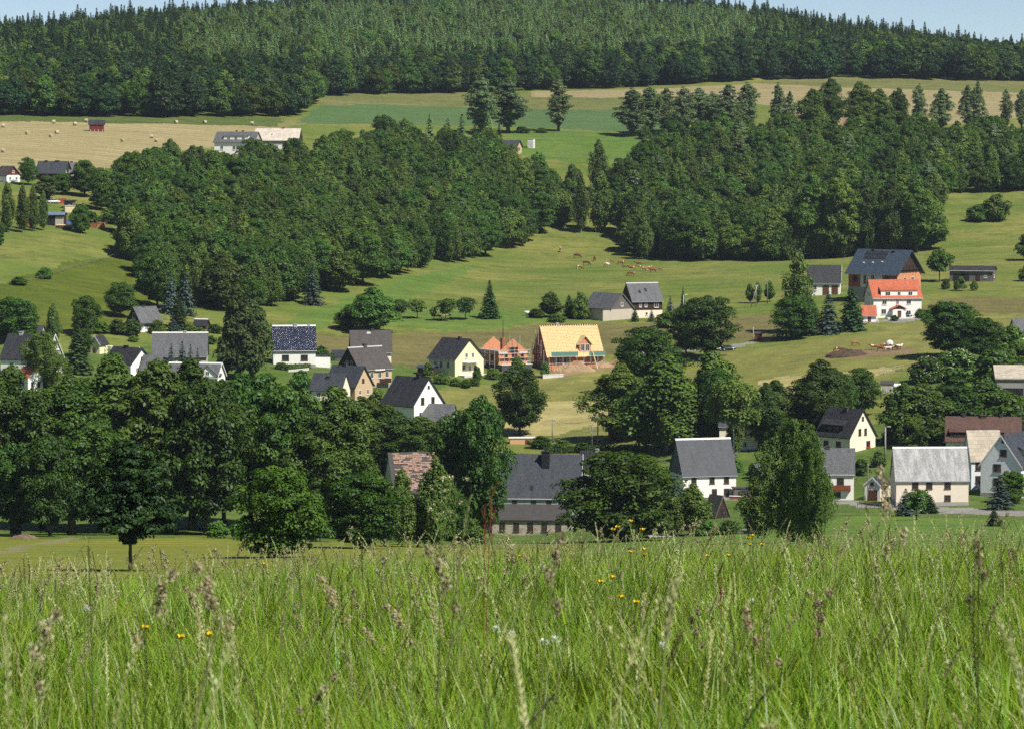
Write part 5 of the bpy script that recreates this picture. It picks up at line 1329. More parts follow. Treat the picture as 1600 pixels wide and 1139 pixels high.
RW = [(968, 398), (1010, 406), (1100, 409), (1200, 409), (1320, 407), (1440, 396), (1462, 388), (1462, 318), (1500, 302), (1620, 300), (1700, 300), (1700, 250), (1400, 246), (1180, 236), (1080, 244), (1020, 268), (985, 300), (960, 330)]
# copies of these two crowns also fill the inside of the woods
def scatter(name, kind_mesh_obj, pts, scl, rot, label, cat, kind='stuff'):
    """many copies of one crown or tuft standing on scattered points, as one mass"""
    me = bpy.data.meshes.new(name)
    me.from_pydata([tuple(p) for p in pts], [], [])
    a = me.attributes.new('scl', 'FLOAT_VECTOR', 'POINT'); a.data.foreach_set('vector', np.asarray(scl, np.float32).ravel())
    b = me.attributes.new('rot', 'FLOAT_VECTOR', 'POINT'); b.data.foreach_set('vector', np.asarray(rot, np.float32).ravel())
    o = tag(link(name, me), label, cat, None, kind)
    g = bpy.data.node_groups.new('scatter_' + name, 'GeometryNodeTree')
    g.interface.new_socket('Geometry', in_out='INPUT', socket_type='NodeSocketGeometry')
    g.interface.new_socket('Geometry', in_out='OUTPUT', socket_type='NodeSocketGeometry')
    gi = g.nodes.new('NodeGroupInput'); go = g.nodes.new('NodeGroupOutput')
    iop = g.nodes.new('GeometryNodeInstanceOnPoints'); oi = g.nodes.new('GeometryNodeObjectInfo')
    oi.transform_space = 'ORIGINAL'; oi.inputs['Object'].default_value = kind_mesh_obj
    oi.inputs['As Instance'].default_value = True
    s = g.nodes.new('GeometryNodeInputNamedAttribute'); s.data_type = 'FLOAT_VECTOR'; s.inputs['Name'].default_value = 'scl'
    r = g.nodes.new('GeometryNodeInputNamedAttribute'); r.data_type = 'FLOAT_VECTOR'; r.inputs['Name'].default_value = 'rot'
    g.links.new(gi.outputs[0], iop.inputs['Points']); g.links.new(oi.outputs['Geometry'], iop.inputs['Instance'])
    g.links.new(s.outputs[0], iop.inputs['Scale']); g.links.new(r.outputs[0], iop.inputs['Rotation'])
    g.links.new(iop.outputs[0], go.inputs[0])
    md = o.modifiers.new('scatter', 'NODES'); md.node_group = g
    return o
def crown_of(o):
    return [c for c in o.children if c.name.startswith('crown')][0]
def ordinal(n):
    ones = ['', 'first', 'second', 'third', 'fourth', 'fifth', 'sixth', 'seventh', 'eighth', 'ninth', 'tenth', 'eleventh', 'twelfth', 'thirteenth', 'fourteenth', 'fifteenth', 'sixteenth', 'seventeenth', 'eighteenth', 'nineteenth']
    tens = ['', '', 'twent', 'thirt', 'fort', 'fift', 'sixt', 'sevent', 'eight', 'ninet']
    if n < 20: return ones[n]
    if n >= 100: return 'hundred and ' + (ordinal(n - 100) if n > 100 else 'first')
    return tens[n // 10] + ('ieth' if n % 10 == 0 else 'y-' + ones[n % 10])
def fill_wood(poly, d0, d1, nfront, wname, seed, mix, hts):
    random.seed(seed)
    X, Y = scatter_pts(poly, d0, d1, 6.6, seed)
    PX, PY = project(X, Y, zt(X, Y))
    order = np.argsort(-PY + 0.0 * PX)
    # depth of each tree behind the front edge of the wood decides who shows largest
    front = []
    for i in range(len(X)):
        near = (np.abs(PX - PX[i]) < 9) & (Y < Y[i] - 2)
        front.append(near.sum())
    front = np.array(front) + np.random.default_rng(seed).random(len(X)) * 0.9
    order = np.argsort(front)
    protos = {}
    masses = {}
    ranks = {}
    px0, px1 = PX.min(), PX.max()
    for n_, i in enumerate(order):
        kind = random.choices([m[0] for m in mix], [m[1] for m in mix])[0]
        Hh = random.uniform(*hts) * (1.15 if kind in ('poplar',) else 1.0) * (0.85 if kind == 'bush' else 1)
        Ww = Hh * {'birch': 0.5, 'broad': 0.68, 'oak': 0.78, 'spruce': 0.36, 'larch': 0.38, 'pine': 0.55, 'poplar': 0.42}[kind] * random.uniform(0.85, 1.2)
        if n_ < nfront or kind not in protos:
            noun = {'birch': 'birch', 'broad': 'leafy tree', 'oak': 'dark leafy tree', 'spruce': 'spruce', 'larch': 'larch', 'pine': 'pine', 'poplar': 'tall poplar'}[kind]
            rk = int(min(front[i], 3))
            o = place(NAMES[kind], kind, float(X[i]), float(Y[i]), Hh, Ww, noun, 'tree', 'trees of the ' + wname)
            ranks.setdefault(rk, []).append((PX[i], noun, o))
            protos.setdefault(kind, []).append(o)
        else:
            masses.setdefault(kind, []).append((i, Hh, Ww))
    for rk, lst in ranks.items():
        for n_, (_, noun, o) in enumerate(sorted(lst, key=lambda q: q[0])):
            o['label'] = '%s, %s from the left %s the %s' % (noun, ordinal(n_ + 1), ['along the front edge of', 'in the second rank of', 'in the third rank of', 'among the inner trees of'][rk], wname)
    for kind, lst in masses.items():
        o = protos[kind][0]
        cr = crown_of(o)
        h0, w0 = [(p[2], p[3]) for p in PROTO[kind] if p[1] == cr.data][0]
        pts = [(X[i], Y[i], zt(X[i], Y[i])) for i, _, _ in lst]
        scl = [(w/w0, w/w0, hh/h0) for _, hh, w in lst]
        rot = [(0, 0, random.uniform(0, 6.28)) for _ in lst]
        noun = {'birch': 'birches', 'broad': 'leafy trees', 'oak': 'dark leafy trees', 'spruce': 'spruces', 'larch': 'larches', 'pine': 'pines', 'poplar': 'poplars'}[kind]
        scatter('wood_interior', cr, pts, scl, rot, 'mass of %s filling the inside of the %s' % (noun, wname), 'wood')
fill_wood(LW, 1060, 1540, 150, 'middle wood', 3, [('birch', 4), ('broad', 5), ('oak', 3), ('pine', 0.5)], (9.5, 17.5))
fill_wood(RW, 1280, 1560, 120, 'right wood', 4, [('birch', 4), ('broad', 5), ('oak', 3), ('poplar', 0.5)], (11, 19.0))
# tall trees on the right corner of the right wood
for a in [(1268, 404, 268, 70, 'leftmost tall tree at the right corner of the right wood'), (1312, 404, 262, 66, 'second tall tree at the right corner of the right wood'), (1352, 400, 272, 56, 'third tall tree at the right corner of the right wood'), (1392, 398, 272, 54, 'fourth tall tree at the right corner of the right wood'), (1432, 396, 272, 64, 'rightmost tall tree at the corner of the right wood')]:
    T('ash', *a, group='tall trees at the right corner of the right wood')

# ================================================================== THE FOREST ON THE HILL
FORE = [(-500, 184), (0, 182), (440, 186), (470, 178), (500, 152), (600, 148), (760, 146), (830, 142), (980, 138), (1060, 133), (1180, 127), (1300, 123), (1600, 128), (2300, 128), (2300, -200), (-500, -200)]
def forest():
    rng = np.random.default_rng(11)
    X, Y = scatter_pts(FORE, 1500, 2700, 8.2, 21)
    PX, PY = project(X, Y, zt(X, Y))
    crest = np.interp(PX, [0, 250, 500, 800, 1100, 1400, 1600], [2260, 2380, 2540, 2640, 2590, 2440, 2380])
    k = (PX > -130) & (PX < 1730) & (Y < crest + 70)
    X, Y, PX, PY, crest = X[k], Y[k], PX[k], PY[k], crest[k]
    edge = np.interp(PX, [0, 440, 480, 510, 830, 1060, 1180, 1600], [183, 185, 172, 150, 142, 133, 127, 128])
    depth = edge - PY
    n2 = 420
    p2 = rng.uniform(-110, 1710, n2); y2 = np.interp(p2, [0, 250, 500, 800, 1100, 1400, 1600], [2260, 2380, 2540, 2640, 2590, 2440, 2380]) + rng.uniform(-45, 25, n2)
    X = np.concatenate([X, y2 * (p2 - CX) / F]); Y = np.concatenate([Y, y2]); PX = np.concatenate([PX, p2]); crest = np.concatenate([crest, y2 + 10]); depth = np.concatenate([depth, np.full(n2, 200.0)])
    kinds = {}
    for i in range(len(X)):
        p, dp = PX[i], depth[i]
        u = rng.random()
        larchy = 280 < p < 1180 and dp > 22 and Y[i] < crest[i] - 70
        if larchy and p > 480 and u < 0.86 or (larchy and p <= 480 and dp > 50 and u < 0.6): kd = 'larch'
        elif dp < (26 if (p < 470 or p > 980) else 9): kd = 'fdark' if u < 0.6 else ('broad' if u < 0.9 else 'bright')
        elif p < 480 and dp < 60: kd = 'fdark' if u < 0.5 else ('broad' if u < 0.68 else 'spruce')
        else: kd = 'spruce' if u < 0.7 else ('larch' if u < 0.85 else 'broad')
        if Y[i] > crest[i] - 80 and u < 0.93: kd = 'spruce'
        kinds.setdefault(kd, []).append(i)
    for kd, ids in kinds.items():
        i0 = ids[int(np.argmin([depth[i] if 100 < PX[i] < 1500 else 999 for i in ids]))]
        noun = {'fdark': 'dark leafy tree', 'broad': 'leafy tree', 'bright': 'pale green tree', 'spruce': 'spruce', 'larch': 'larch'}[kd]
        o = place(NAMES[kd], kd, float(X[i0]), float(Y[i0]), 17, {'fdark': 12, 'broad': 11, 'bright': 12, 'spruce': 6.5, 'larch': 6}[kd], '%s at the lower rim of the hill forest' % noun, 'tree', None, 0)
        cr = crown_of(o)
        h0, w0 = PROTO[kd][0][2], PROTO[kd][0][3]
        for var in range(min(3, len(PROTO[kd]))):
            sub = [i for n_, i in enumerate(ids) if n_ % 3 == var and i != i0]
            if not sub: continue
            if var:
                want = [i for i in sub if (PX[i] < 460 if var == 1 else PX[i] > 1190)] or sub
                i1 = want[0]
                sub = [i for i in sub if i != i1]
                o = place(NAMES[kd], kd, float(X[i1]), float(Y[i1]), 18, {'fdark': 12, 'broad': 11, 'bright': 12, 'spruce': 7, 'larch': 6.5}[kd], '%s inside the hill forest above the %s' % (noun, 'stubble field' if var == 1 else 'ripe tan field'), 'tree', None, var)
                cr = crown_of(o)
            pts, scl, rot = [], [], []
            for i in sub:
                s = rng.uniform(0.75, 1.2)
                if kd == 'spruce': Hh = (17.5 * s + (2.5 if rng.random() < 0.2 else 0)) * (rng.uniform(0.85, 1.2) if Y[i] > crest[i] - 80 else rng.uniform(0.8, 1.1)); Ww = Hh * 0.44
                elif kd == 'larch': Hh = 16.5 * rng.uniform(0.85, 1.12); Ww = Hh * 0.44
                elif kd == 'bright': Hh = 11 * s; Ww = Hh * 0.85
                else: Hh = 16.5 * s; Ww = Hh * 0.74
                pts.append((X[i], Y[i], float(zt(X[i], Y[i])) - 0.3)); scl.append((Ww/w0, Ww/w0, Hh/h0)); rot.append((0, 0, rng.random() * 6.28))
            scatter('forest', cr, pts, scl, rot, '%s covering the far hill' % {'fdark': 'dark leafy forest belt', 'broad': 'leafy forest belt', 'bright': 'pale green forest fringe', 'spruce': 'dark spruce forest', 'larch': 'pale larch plantation'}[kd], 'forest')
forest()

# ================================================================== THINGS IN THE FIELDS
STRAW = plain('straw', (0.38, 0.31, 0.18), 0.25, 4.0, 0.95)
NETWRAP = plain('bale_net', (0.42, 0.37, 0.26), 0.15, 4.0, 0.9)
def bale():
    o = empty('hay_bale', (0, 0, 0), 0, 'x', 'hay bale', 'round bales on the stubble field')
    mb = MB(); n = 20; r = 0.76; w = 0.64
    prof = [(-w, r*0.95), (-w*0.9, r), (w*0.9, r), (w, r*0.95)]
    rings = []
    for x, rr in prof:
        rings.append(len(mb.v))
        for j in range(n):
            a = 6.2832 * j / n
            mb.v.append((x, rr * math.cos(a), r - 0.06 + rr * math.sin(a) * (0.96 if math.sin(a) < 0 else 1)))
    for a, b in zip(rings, rings[1:]):
        for j in range(n): mb.f.append((a+j, a+(j+1) % n, b+(j+1) % n, b+j))
    mb.build('wrapped_roll', NETWRAP, o, True)
    for sx in (-1, 1):
        m = MB(); i0 = 0
        for ring, (rr, dx) in enumerate(((r*0.95, 0.0), (r*0.6, 0.03), (r*0.25, 0.0), (0.02, 0.04))):
            for j in range(n):
                a = 6.2832 * j / n
                m.v.append((sx * (w + 0.004 + dx), rr * math.cos(a), r - 0.06 + rr * math.sin(a) * (0.96 if math.sin(a) < 0 else 1)))
        for q in range(3):
            for j in range(n): m.f.append((q*n+j, q*n+(j+1) % n, (q+1)*n+(j+1) % n, (q+1)*n+j))
        m.build('end_face', STRAW, o, True)
    return o
bl = [(5, 200, 'leftmost bale in the upper stubble field'), (84, 194, 'bale left of the red shed near the field margin'), (117, 197, 'bale just left of the red shed'), (135, 192, 'bale behind the left corner of the red shed'), (43, 211, 'bale left in the middle of the stubble field'), (89, 210, 'right one of two close bales in mid field'), (80, 215, 'left one of two close bales in mid field'), (5, 239, 'lowest bale at the left edge of the field'), (275, 194, 'bale at the upper margin, second of three'), (320, 194, 'bale at the upper margin right of the middle'), (394, 196, 'rightmost bale, above the farm roofs'), (237, 217, 'upper bale of the pair above the wood'), (245, 223, 'lower bale of the pair above the wood'), (192, 222, 'bale above the yellow green corner tree'), (227, 239, 'lowest bale close to the wood')]
b0 = bale()
for i, (px, row, lab) in enumerate(bl):
    p = hit(px, row)
    rz = random.uniform(-0.9, 0.9)
    if i == 0:
        b0.location = p; b0.rotation_euler = (0, 0, rz); b0['label'] = lab
    else:
        copy_thing(b0, p, rz, (1, 1, 1), lab)

# ------------------------------------------------------------------ cows
def cowmat(name, brown, white_amt):
    m, nt, out = new_mat(name)
    tc = nt.nodes.new('ShaderNodeTexCoord')
    oi = nt.nodes.new('ShaderNodeObjectInfo')
    ad = nt.nodes.new('ShaderNodeVectorMath'); ad.operation = 'ADD'
    cm = nt.nodes.new('ShaderNodeCombineXYZ')
    mu = nt.nodes.new('ShaderNodeMath'); mu.operation = 'MULTIPLY'; mu.inputs[1].default_value = 37.0
    nt.links.new(oi.outputs['Random'], mu.inputs[0])
    for k in range(3): nt.links.new(mu.outputs[0], cm.inputs[k])
    nt.links.new(tc.outputs['Object'], ad.inputs[0]); nt.links.new(cm.outputs[0], ad.inputs[1])
    n1 = noise(nt, ad.outputs[0], 1.3, 2, 0.45)
    c = mixc(nt, brown, (0.72, 0.66, 0.55), ramp(nt, n1.outputs['Fac'], [(white_amt, (0, 0, 0)), (white_amt + 0.03, (1, 1, 1))]).outputs['Color'])
    principled(nt, out, c, 0.75, 0.2)
    return m
COW_M = [cowmat('hide_red_brown', (0.20, 0.068, 0.03), 0.63), cowmat('hide_dark_brown', (0.09, 0.035, 0.02), 0.70), cowmat('hide_tan_white', (0.30, 0.13, 0.05), 0.60), cowmat('hide_white', (0.30, 0.15, 0.07), 0.50)]
def skin_mesh(name, verts, edges, radii, mat, root=0):
    me = bpy.data.meshes.new(name)
    me.from_pydata(verts, edges, [])
    o = bpy.data.objects.new(name, me); COL.objects.link(o)
    o.modifiers.new('skin', 'SKIN')
    sv = me.skin_vertices[0].data
    for i, r in enumerate(radii):
        sv[i].radius = r if isinstance(r, tuple) else (r, r)
        sv[i].use_root = (i == root)
    ss = o.modifiers.new('sub', 'SUBSURF'); ss.levels = 1; ss.render_levels = 1
    dg = bpy.context.evaluated_depsgraph_get()
    m2 = bpy.data.meshes.new_from_object(o.evaluated_get(dg))
    bpy.data.objects.remove(o); bpy.data.meshes.remove(me)
    m2.name = name
    for p in m2.polygons: p.use_smooth = True
    m2.materials.clear(); m2.materials.append(mat)
    return m2
def cow_mesh(pose, mat):
    v = [(-0.80, 0, 1.14), (-0.35, 0, 1.10), (0.20, 0, 1.08), (0.66, 0, 1.16)]
    r = [(0.26, 0.30), (0.33, 0.38), (0.35, 0.40), (0.27, 0.33)]
    e = [(0, 1), (1, 2), (2, 3)]
    if pose == 'graze': nk = [(0.95, 0.03, 0.95), (1.18, 0.05, 0.55), (1.30, 0.06, 0.22), (1.38, 0.06, 0.06)]
    else: nk = [(0.98, 0.02, 1.36), (1.22, 0.06, 1.52), (1.45, 0.10, 1.42), (1.66, 0.12, 1.30)]
    i = 4
    for q, (p, rr) in enumerate(zip(nk, (0.21, 0.16, 0.14, 0.09))):
        v.append(p); r.append((rr, rr)); e.append((3 if q == 0 else i - 1, i)); i += 1
    hd = i - 2
    for sy in (-1, 1):       # ears
        hx, hy, hz = v[hd - 1] if pose != 'graze' else v[hd - 1]
        v.append((hx, hy + sy * 0.26, hz + 0.06)); r.append((0.045, 0.045)); e.append((hd - 1, i)); i += 1
    for sx, base in ((-0.78, 0), (0.62, 3)):
        for sy in (-1, 1):
            hind = base == 0
            ch = [(sx + (0.10 if hind else 0.0), sy * 0.22, 0.72), (sx - (0.14 if hind else -0.02), sy * 0.22, 0.42), (sx - (0.06 if hind else 0.0), sy * 0.22, 0.10), (sx + 0.03, sy * 0.22, 0.0)]
            for q, (p, rr) in enumerate(zip(ch, (0.14 if hind else 0.11, 0.075, 0.055, 0.07))):
                v.append(p); r.append((rr, rr)); e.append((base if q == 0 else i - 1, i)); i += 1
    tl = [(-1.08, 0, 1.22), (-1.16, 0.02, 0.8), (-1.15, 0.03, 0.5)]
    for q, (p, rr) in enumerate(zip(tl, (0.05, 0.03, 0.055))):
        v.append(p); r.append((rr, rr)); e.append((0 if q == 0 else i - 1, i)); i += 1
    return skin_mesh('cow_body', v, e, r, mat)
COWS = [[cow_mesh(p, m) for m in COW_M] for p in ('graze', 'stand')]
HORN = plain('horn', (0.5, 0.45, 0.35), 0.1)
def cow(px, row, pose, col, ang, label, group, s=1.0, d=None, z=0.0):
    p = hit(px, row, d)
    o = link('cow', COWS[pose][col]); o.location = (p.x, p.y, p.z + z); o.rotation_euler = (0, 0, R(ang)); o.scale = (s, s, s)
    hz = (0.72, 0.98) if pose == 0 else (1.62, 1.16)
    mb = MB()
    for sy in (-1, 1):
        mb.tube([(hz[1], 0.05 + sy * 0.08, hz[0]), (hz[1] + 0.04, 0.05 + sy * 0.2, hz[0] + 0.12)], [0.03, 0.012], 5)
    mb.build('horns', HORN, o)
    return tag(o, label, 'cow', group)
HG = 'cows grazing on the pasture'
for a in [(876, 395, 1, 3, 95, 'pale cow standing apart, highest on the pasture'), (902, 404, 0, 1, 0, 'dark brown cow below the pale one'), (929, 409, 1, 1, 85, 'dark brown cow seen from behind above the herd'), (916, 415, 0, 1, 10, 'dark brown cow grazing left of the herd'), (906, 422, 0, 2, 20, 'brown and white cow lowest on the left'), (948, 418, 0, 3, 30, 'spotted pale cow left of the herd middle'), (957, 412, 1, 0, 190, 'small brown cow behind the spotted pale one'), (970, 415, 1, 0, 15, 'big red and white cow in the herd middle'), (976, 420, 0, 0, 150, 'red brown calf below the big red cow'), (998, 417, 1, 0, 175, 'brown cow above the right hand group'), (987, 424, 1, 0, 178, 'red brown cow standing broadside in front'), (986, 432, 0, 0, 185, 'red brown cow grazing lowest of the herd'), (1006, 424, 1, 3, 160, 'white cow left in the right hand group'), (1013, 424, 1, 2, 20, 'tan cow between white and brown cow'), (1020, 427, 1, 0, 200, 'big brown cow right in the right hand group'), (1031, 424, 0, 0, 0, 'small brown calf rightmost on the pasture')]:
    cow(*a, HG, 0.7 if 'calf' in a[5] or 'small' in a[5] else 1.15)
cow(683, 500, 0, 2, 5, 'tan and white cow left under the orchard trees', 'cows under the orchard trees')
cow(699, 499, 0, 3, 185, 'mostly white cow right under the orchard trees', 'cows under the orchard trees')
CG = 'cattle around the manure heap'
for a in [(1366, 547, 1, 2, 180, 'tan cow leftmost of the row by the water tank'), (1375, 549, 1, 0, 170, 'red brown cow second of the row by the tank'), (1381, 546, 1, 2, 20, 'tan cow before the water tank'), (1388, 550, 1, 3, 0, 'white cow in front of the water tank'), (1398, 549, 1, 1, 160, 'dark brown cow right of the water tank'), (1405, 547, 1, 3, 30, 'white headed cow rightmost by the tank')]:
    cow(*a, CG)
cow(1310, 551, 0, 0, 180, 'brown cow on the left side of the manure heap', CG, d=None)
cow(1336, 541, 0, 2, 10, 'tan cow behind the manure heap', CG)

# ------------------------------------------------------------------ heaps, tanks, yard clutter
def mound(name, px, row, wpx, hpx, dpx, mat, label, cat, seed, bumps=0.25):
    p = hit(px, row); k = p.y / F
    w, hh, dp = wpx*k/2, hpx*k, dpx*k/2
    rng = np.random.default_rng(seed)
    n, mrad = 56, 18
    mb = MB()
    ph = rng.random(8) * 6.28
    for i in range(mrad + 1):
        f = i / mrad
        for j in range(n):
            a = 6.2832 * j / n
            e = 1 + 0.12 * math.sin(3*a + ph[0]) + 0.07 * math.sin(5*a + ph[1]) + 0.04 * math.sin(9*a + ph[2])
            x, y = w*e*f*math.cos(a), dp*e*f*math.sin(a)
            z = hh * max(0, 1 - f**1.7) * (1 + bumps * (math.sin(4.1*x/w*2 + ph[3]) * math.sin(3.3*y/dp*2 + ph[4]))) + (rng.random() - 0.5) * 0.14 * hh * (1 if 0 < i < mrad else 0)
            mb.v.append((x, y, z if i < mrad else -0.4))
    for i in range(mrad):
        for j in range(n): mb.f.append((i*n+j, i*n+(j+1) % n, (i+1)*n+(j+1) % n, (i+1)*n+j))
    o = mb.build(name, mat, None, False)
    o.location = (p.x, p.y + dp * 0.8, p.z)
    return tag(o, label, cat)
EARTH = plain('dug_earth', (0.36, 0.25, 0.15), 0.22, 1.4, 0.95, 0.1, 0.8)
DUNG = plain('manure', (0.085, 0.06, 0.042), 0.4, 1.6, 0.95, 0.1, 0.9)
mound('earth_heap', 898, 582, 74, 14, 30, EARTH, 'long tan heap of dug earth before the timber roof house', 'earth heap', 1)
mound('earth_heap', 942, 576, 34, 8, 20, EARTH, 'smaller tan earth heap right of the long one', 'earth heap', 2)
mound('manure_heap', 1327, 558, 72, 11, 40, DUNG, 'dark brown manure heap in the hay meadow', 'manure heap', 3, 0.2)
mound('rubble_heap', 1362, 503, 26, 9, 10, plain('rubble', (0.42, 0.38, 0.34), 0.3, 2), 'pale rubble heap below the little red roofed outbuilding', 'rubble', 4)
mound('earth_heap', 38, 842, 44, 7, 16, plain('reddish_rubble', (0.16, 0.115, 0.085), 0.4, 2), 'reddish rubble heap under the left trees', 'rubble', 5)
TANKW = plain('tank_plastic', (0.78, 0.78, 0.77), 0.05, 1, 0.4, 0.4)
def tank(px, row, rpx, lpx, rz, label, wheels=True):
    p = hit(px, row); k = p.y / F; r, L = rpx*k, lpx*k
    o = empty('water_tank', p, R(rz), label, 'tank')
    z = r + (0.55 if wheels else 0.1)
    pts = [(-L/2, 0, z), (-L/2 + 0.15*r, 0, z), (-L/2 + 0.5*r, 0, z), (0, 0, z), (L/2 - 0.5*r, 0, z), (L/2 - 0.15*r, 0, z), (L/2, 0, z)]
    MB().tube(pts, [r*0.5, r*0.85, r, r, r, r*0.85, r*0.5], 18).build('barrel', TANKW, o, True)
    mb = MB().box(-L/2, L/2, -r*0.6, r*0.6, 0.35 if wheels else 0.0, 0.5 if wheels else 0.14); mb.build('chassis', plain('rust', (0.16, 0.06, 0.035), 0.3), o)
    if wheels:
        for sy in (-1, 1):
            MB().tube([(0, sy*r*0.62, 0.42), (0, sy*(r*0.62+0.22), 0.42)], [0.42, 0.42], 14).build('wheel', BLACKM, o)
    return o
tank(1390, 546, 5.5, 14, 80, 'white round water tank on wheels among the cattle')
tank(1400, 607, 3.6, 11, 12, 'left white barrel lying beside the pale plank shed', False)
tank(1406, 608, 3.8, 8, 70, 'right white barrel lying beside the pale plank shed', False)
def tub(px, row):
    p = hit(px, row); k = p.y / F
    o = empty('garden_tub', p, 0, 'white oval tub standing on the lawn by the bushes', 'tub')
    mb = MB(); n = 20
    for z, rr in ((0.5, 0.55), (0.8, 0.95), (1.4, 1.0), (1.44, 0.9), (0.9, 0.85)):
        for j in range(n): a = 6.2832*j/n; mb.v.append((rr*0.8*math.cos(a), rr*0.5*math.sin(a), z))
    for i in range(4):
        for j in range(n): mb.f.append((i*n+j, i*n+(j+1) % n, (i+1)*n+(j+1) % n, (i+1)*n+j))
    mb.f.append(tuple(range(n-1, -1, -1))); mb.build('basin', FRAMEW, o, True)
    for sx in (-1, 1):
        for sy in (-1, 1): MB().tube([(sx*0.3, sy*0.18, -0.1), (sx*0.3, sy*0.18, 0.52)], [0.05]*2, 6).build('leg', METAL, o)
tub(823, 494)
# cars
def car(px, row, rz, paint, label, d=None):
    p = hit(px, row, d)
    o = empty('parked_car', p, R(rz), label, 'car', 'cars parked in the village')
    def loft(secs):
        mb = MB(); n = len(secs[0])
        for s_ in secs: mb.v += s_
        for i in range(len(secs) - 1):
            for j in range(n): mb.f.append((i*n+j, i*n+(j+1) % n, (i+1)*n+(j+1) % n, (i+1)*n+j))
        mb.f.append(tuple(range(n))); mb.f.append(tuple(range((len(secs)-1)*n, len(secs)*n)))
        return mb
    prof = [(-2.05, 0.45, 0.72), (-1.95, 0.3, 0.85), (-1.2, 0.28, 0.92), (-0.4, 0.28, 0.94), (0.9, 0.28, 0.92), (1.7, 0.3, 0.84), (2.05, 0.42, 0.66)]
    body = loft([[(x, -0.82, zb), (x, -0.86, (zb+zt_)/2), (x, -0.76, zt_), (x, 0.76, zt_), (x, 0.86, (zb+zt_)/2), (x, 0.82, zb)] for x, zb, zt_ in prof]).build('body', paint, o, True)
    loft([[(x, -w, 0.90), (x2, -w*0.8, z), (x2, w*0.8, z), (x, w, 0.90)] for x, x2, w, z in ((-1.75, -1.35, 0.74, 1.3), (-1.0, -0.9, 0.76, 1.42), (0.3, 0.2, 0.76, 1.42), (1.2, 0.55, 0.74, 1.34))]).build('cabin_glass', GLASS, o)
    MB().box(-1.3, 0.5, -0.6, 0.6, 1.405, 1.46).build('roof', paint, o)
    for x in (-1.3, 1.3):
        for sy in (-1, 1):
            w = MB().tube([(x, sy*0.7, 0.31), (x, sy*0.88, 0.31)], [0.31]*2, 16).build('wheel', BLACKM, o)
            MB().tube([(x, sy*0.885, 0.31), (x, sy*0.9, 0.31)], [0.19]*2, 12).build('rim', METAL, w)
    for sy in (-1, 1): MB().box(1.96, 2.06, sy*0.6-0.15, sy*0.6+0.15, 0.58, 0.7).build('headlight', FRAMEW, o)
PSILV = plain('paint_silver', (0.45, 0.47, 0.48), 0.03, 1, 0.3, 0.5, 0.0); PDARK = plain('paint_dark', (0.03, 0.035, 0.05), 0.03, 1, 0.25, 0.5, 0.0); PRED = plain('paint_red', (0.40, 0.03, 0.025), 0.03, 1, 0.3, 0.5, 0.0); PTEAL = plain('paint_teal', (0.10, 0.22, 0.24), 0.03, 1, 0.3, 0.5, 0.0)
car(799, 586, 15, PSILV, 'silver car behind the top of the dark round tree')
car(1138, 549, 8, PDARK, 'dark car parked right of the round roadside tree')
car(1118, 549, 5, FRAMEW, 'white car half hidden under the round roadside tree')
car(1139, 711, 40, PTEAL, 'teal car before the half hidden cream house')
car(506, 574, 12, PTEAL, 'teal car beside the leafy hedge')
car(84, 318, 20, FRAMEW, 'white car standing behind the cluttered yard')
car(1414, 497, 5, PDARK, 'dark car parked before the red roofed house')
# clutter in the yard, each piece its own
def crate(px, row, w, hh, mat, name, label, cat):
    p = hit(px, row)
    o = empty(name, p, R(random.uniform(-25, 25)), label, cat, 'clutter in the yard')
    mb = MB().prism([(-w*0.35, -0.2), (w*0.35, -0.2), (w*0.38, hh*0.8), (w*0.3, hh), (-w*0.3, hh), (-w*0.38, hh*0.8)], -w/2, w/2); mb.build('body', mat, o)
    MB().box(-w*0.52, w*0.52, -w*0.4, w*0.4, hh + 0.004, hh + 0.1).build('lid', mat, o)
ORG = plain('orange_plastic', (0.50, 0.22, 0.10), 0.2, 2); CRM = plain('cream_tarp', (0.66, 0.56, 0.36), 0.1, 2); RDP = plain('red_plastic', (0.40, 0.05, 0.04), 0.2, 2)
crate(98, 319, 2.4, 1.5, RDP, 'red_trailer', 'red trailer box left of the grey wooden shed', 'trailer')
crate(110, 332, 4.2, 2.0, CRM, 'tarp_stack', 'cream tarpaulin covered stack behind the blue roof', 'stack')
crate(145, 356, 2.2, 1.4, plain('rusty_red', (0.26, 0.08, 0.05), 0.3, 2), 'red_container', 'red container at the right end of the yard', 'container')
crate(158, 356, 2.4, 1.3, ORG, 'orange_container', 'orange container rightmost in the yard', 'container')
crate(158, 350, 4.0, 1.2, PDARK, 'dark_trailer', 'dark flat trailer behind the orange container', 'trailer')
crate(40, 352, 3.4, 1.8, RDP, 'red_cart', 'red cart behind the thin yard trees', 'cart')
crate(108, 352, 2.6, 1.4, plain('blue_plastic', (0.10, 0.16, 0.32), 0.2), 'blue_barrel', 'blue plastic container right of the blue roof', 'container')
crate(133, 352, 1.6, 2.0, FRAMEW, 'white_barrel', 'white container left of the red one', 'container')
crate(830, 233, 2.6, 3.6, FRAMEW, 'white_container', 'white box container beyond the middle wood', 'container')
crate(1387, 787, 1.1, 1.3, plain('bin_blue', (0.05, 0.10, 0.35), 0.1), 'waste_bin', 'blue bin between garage and long peach house', 'bin')
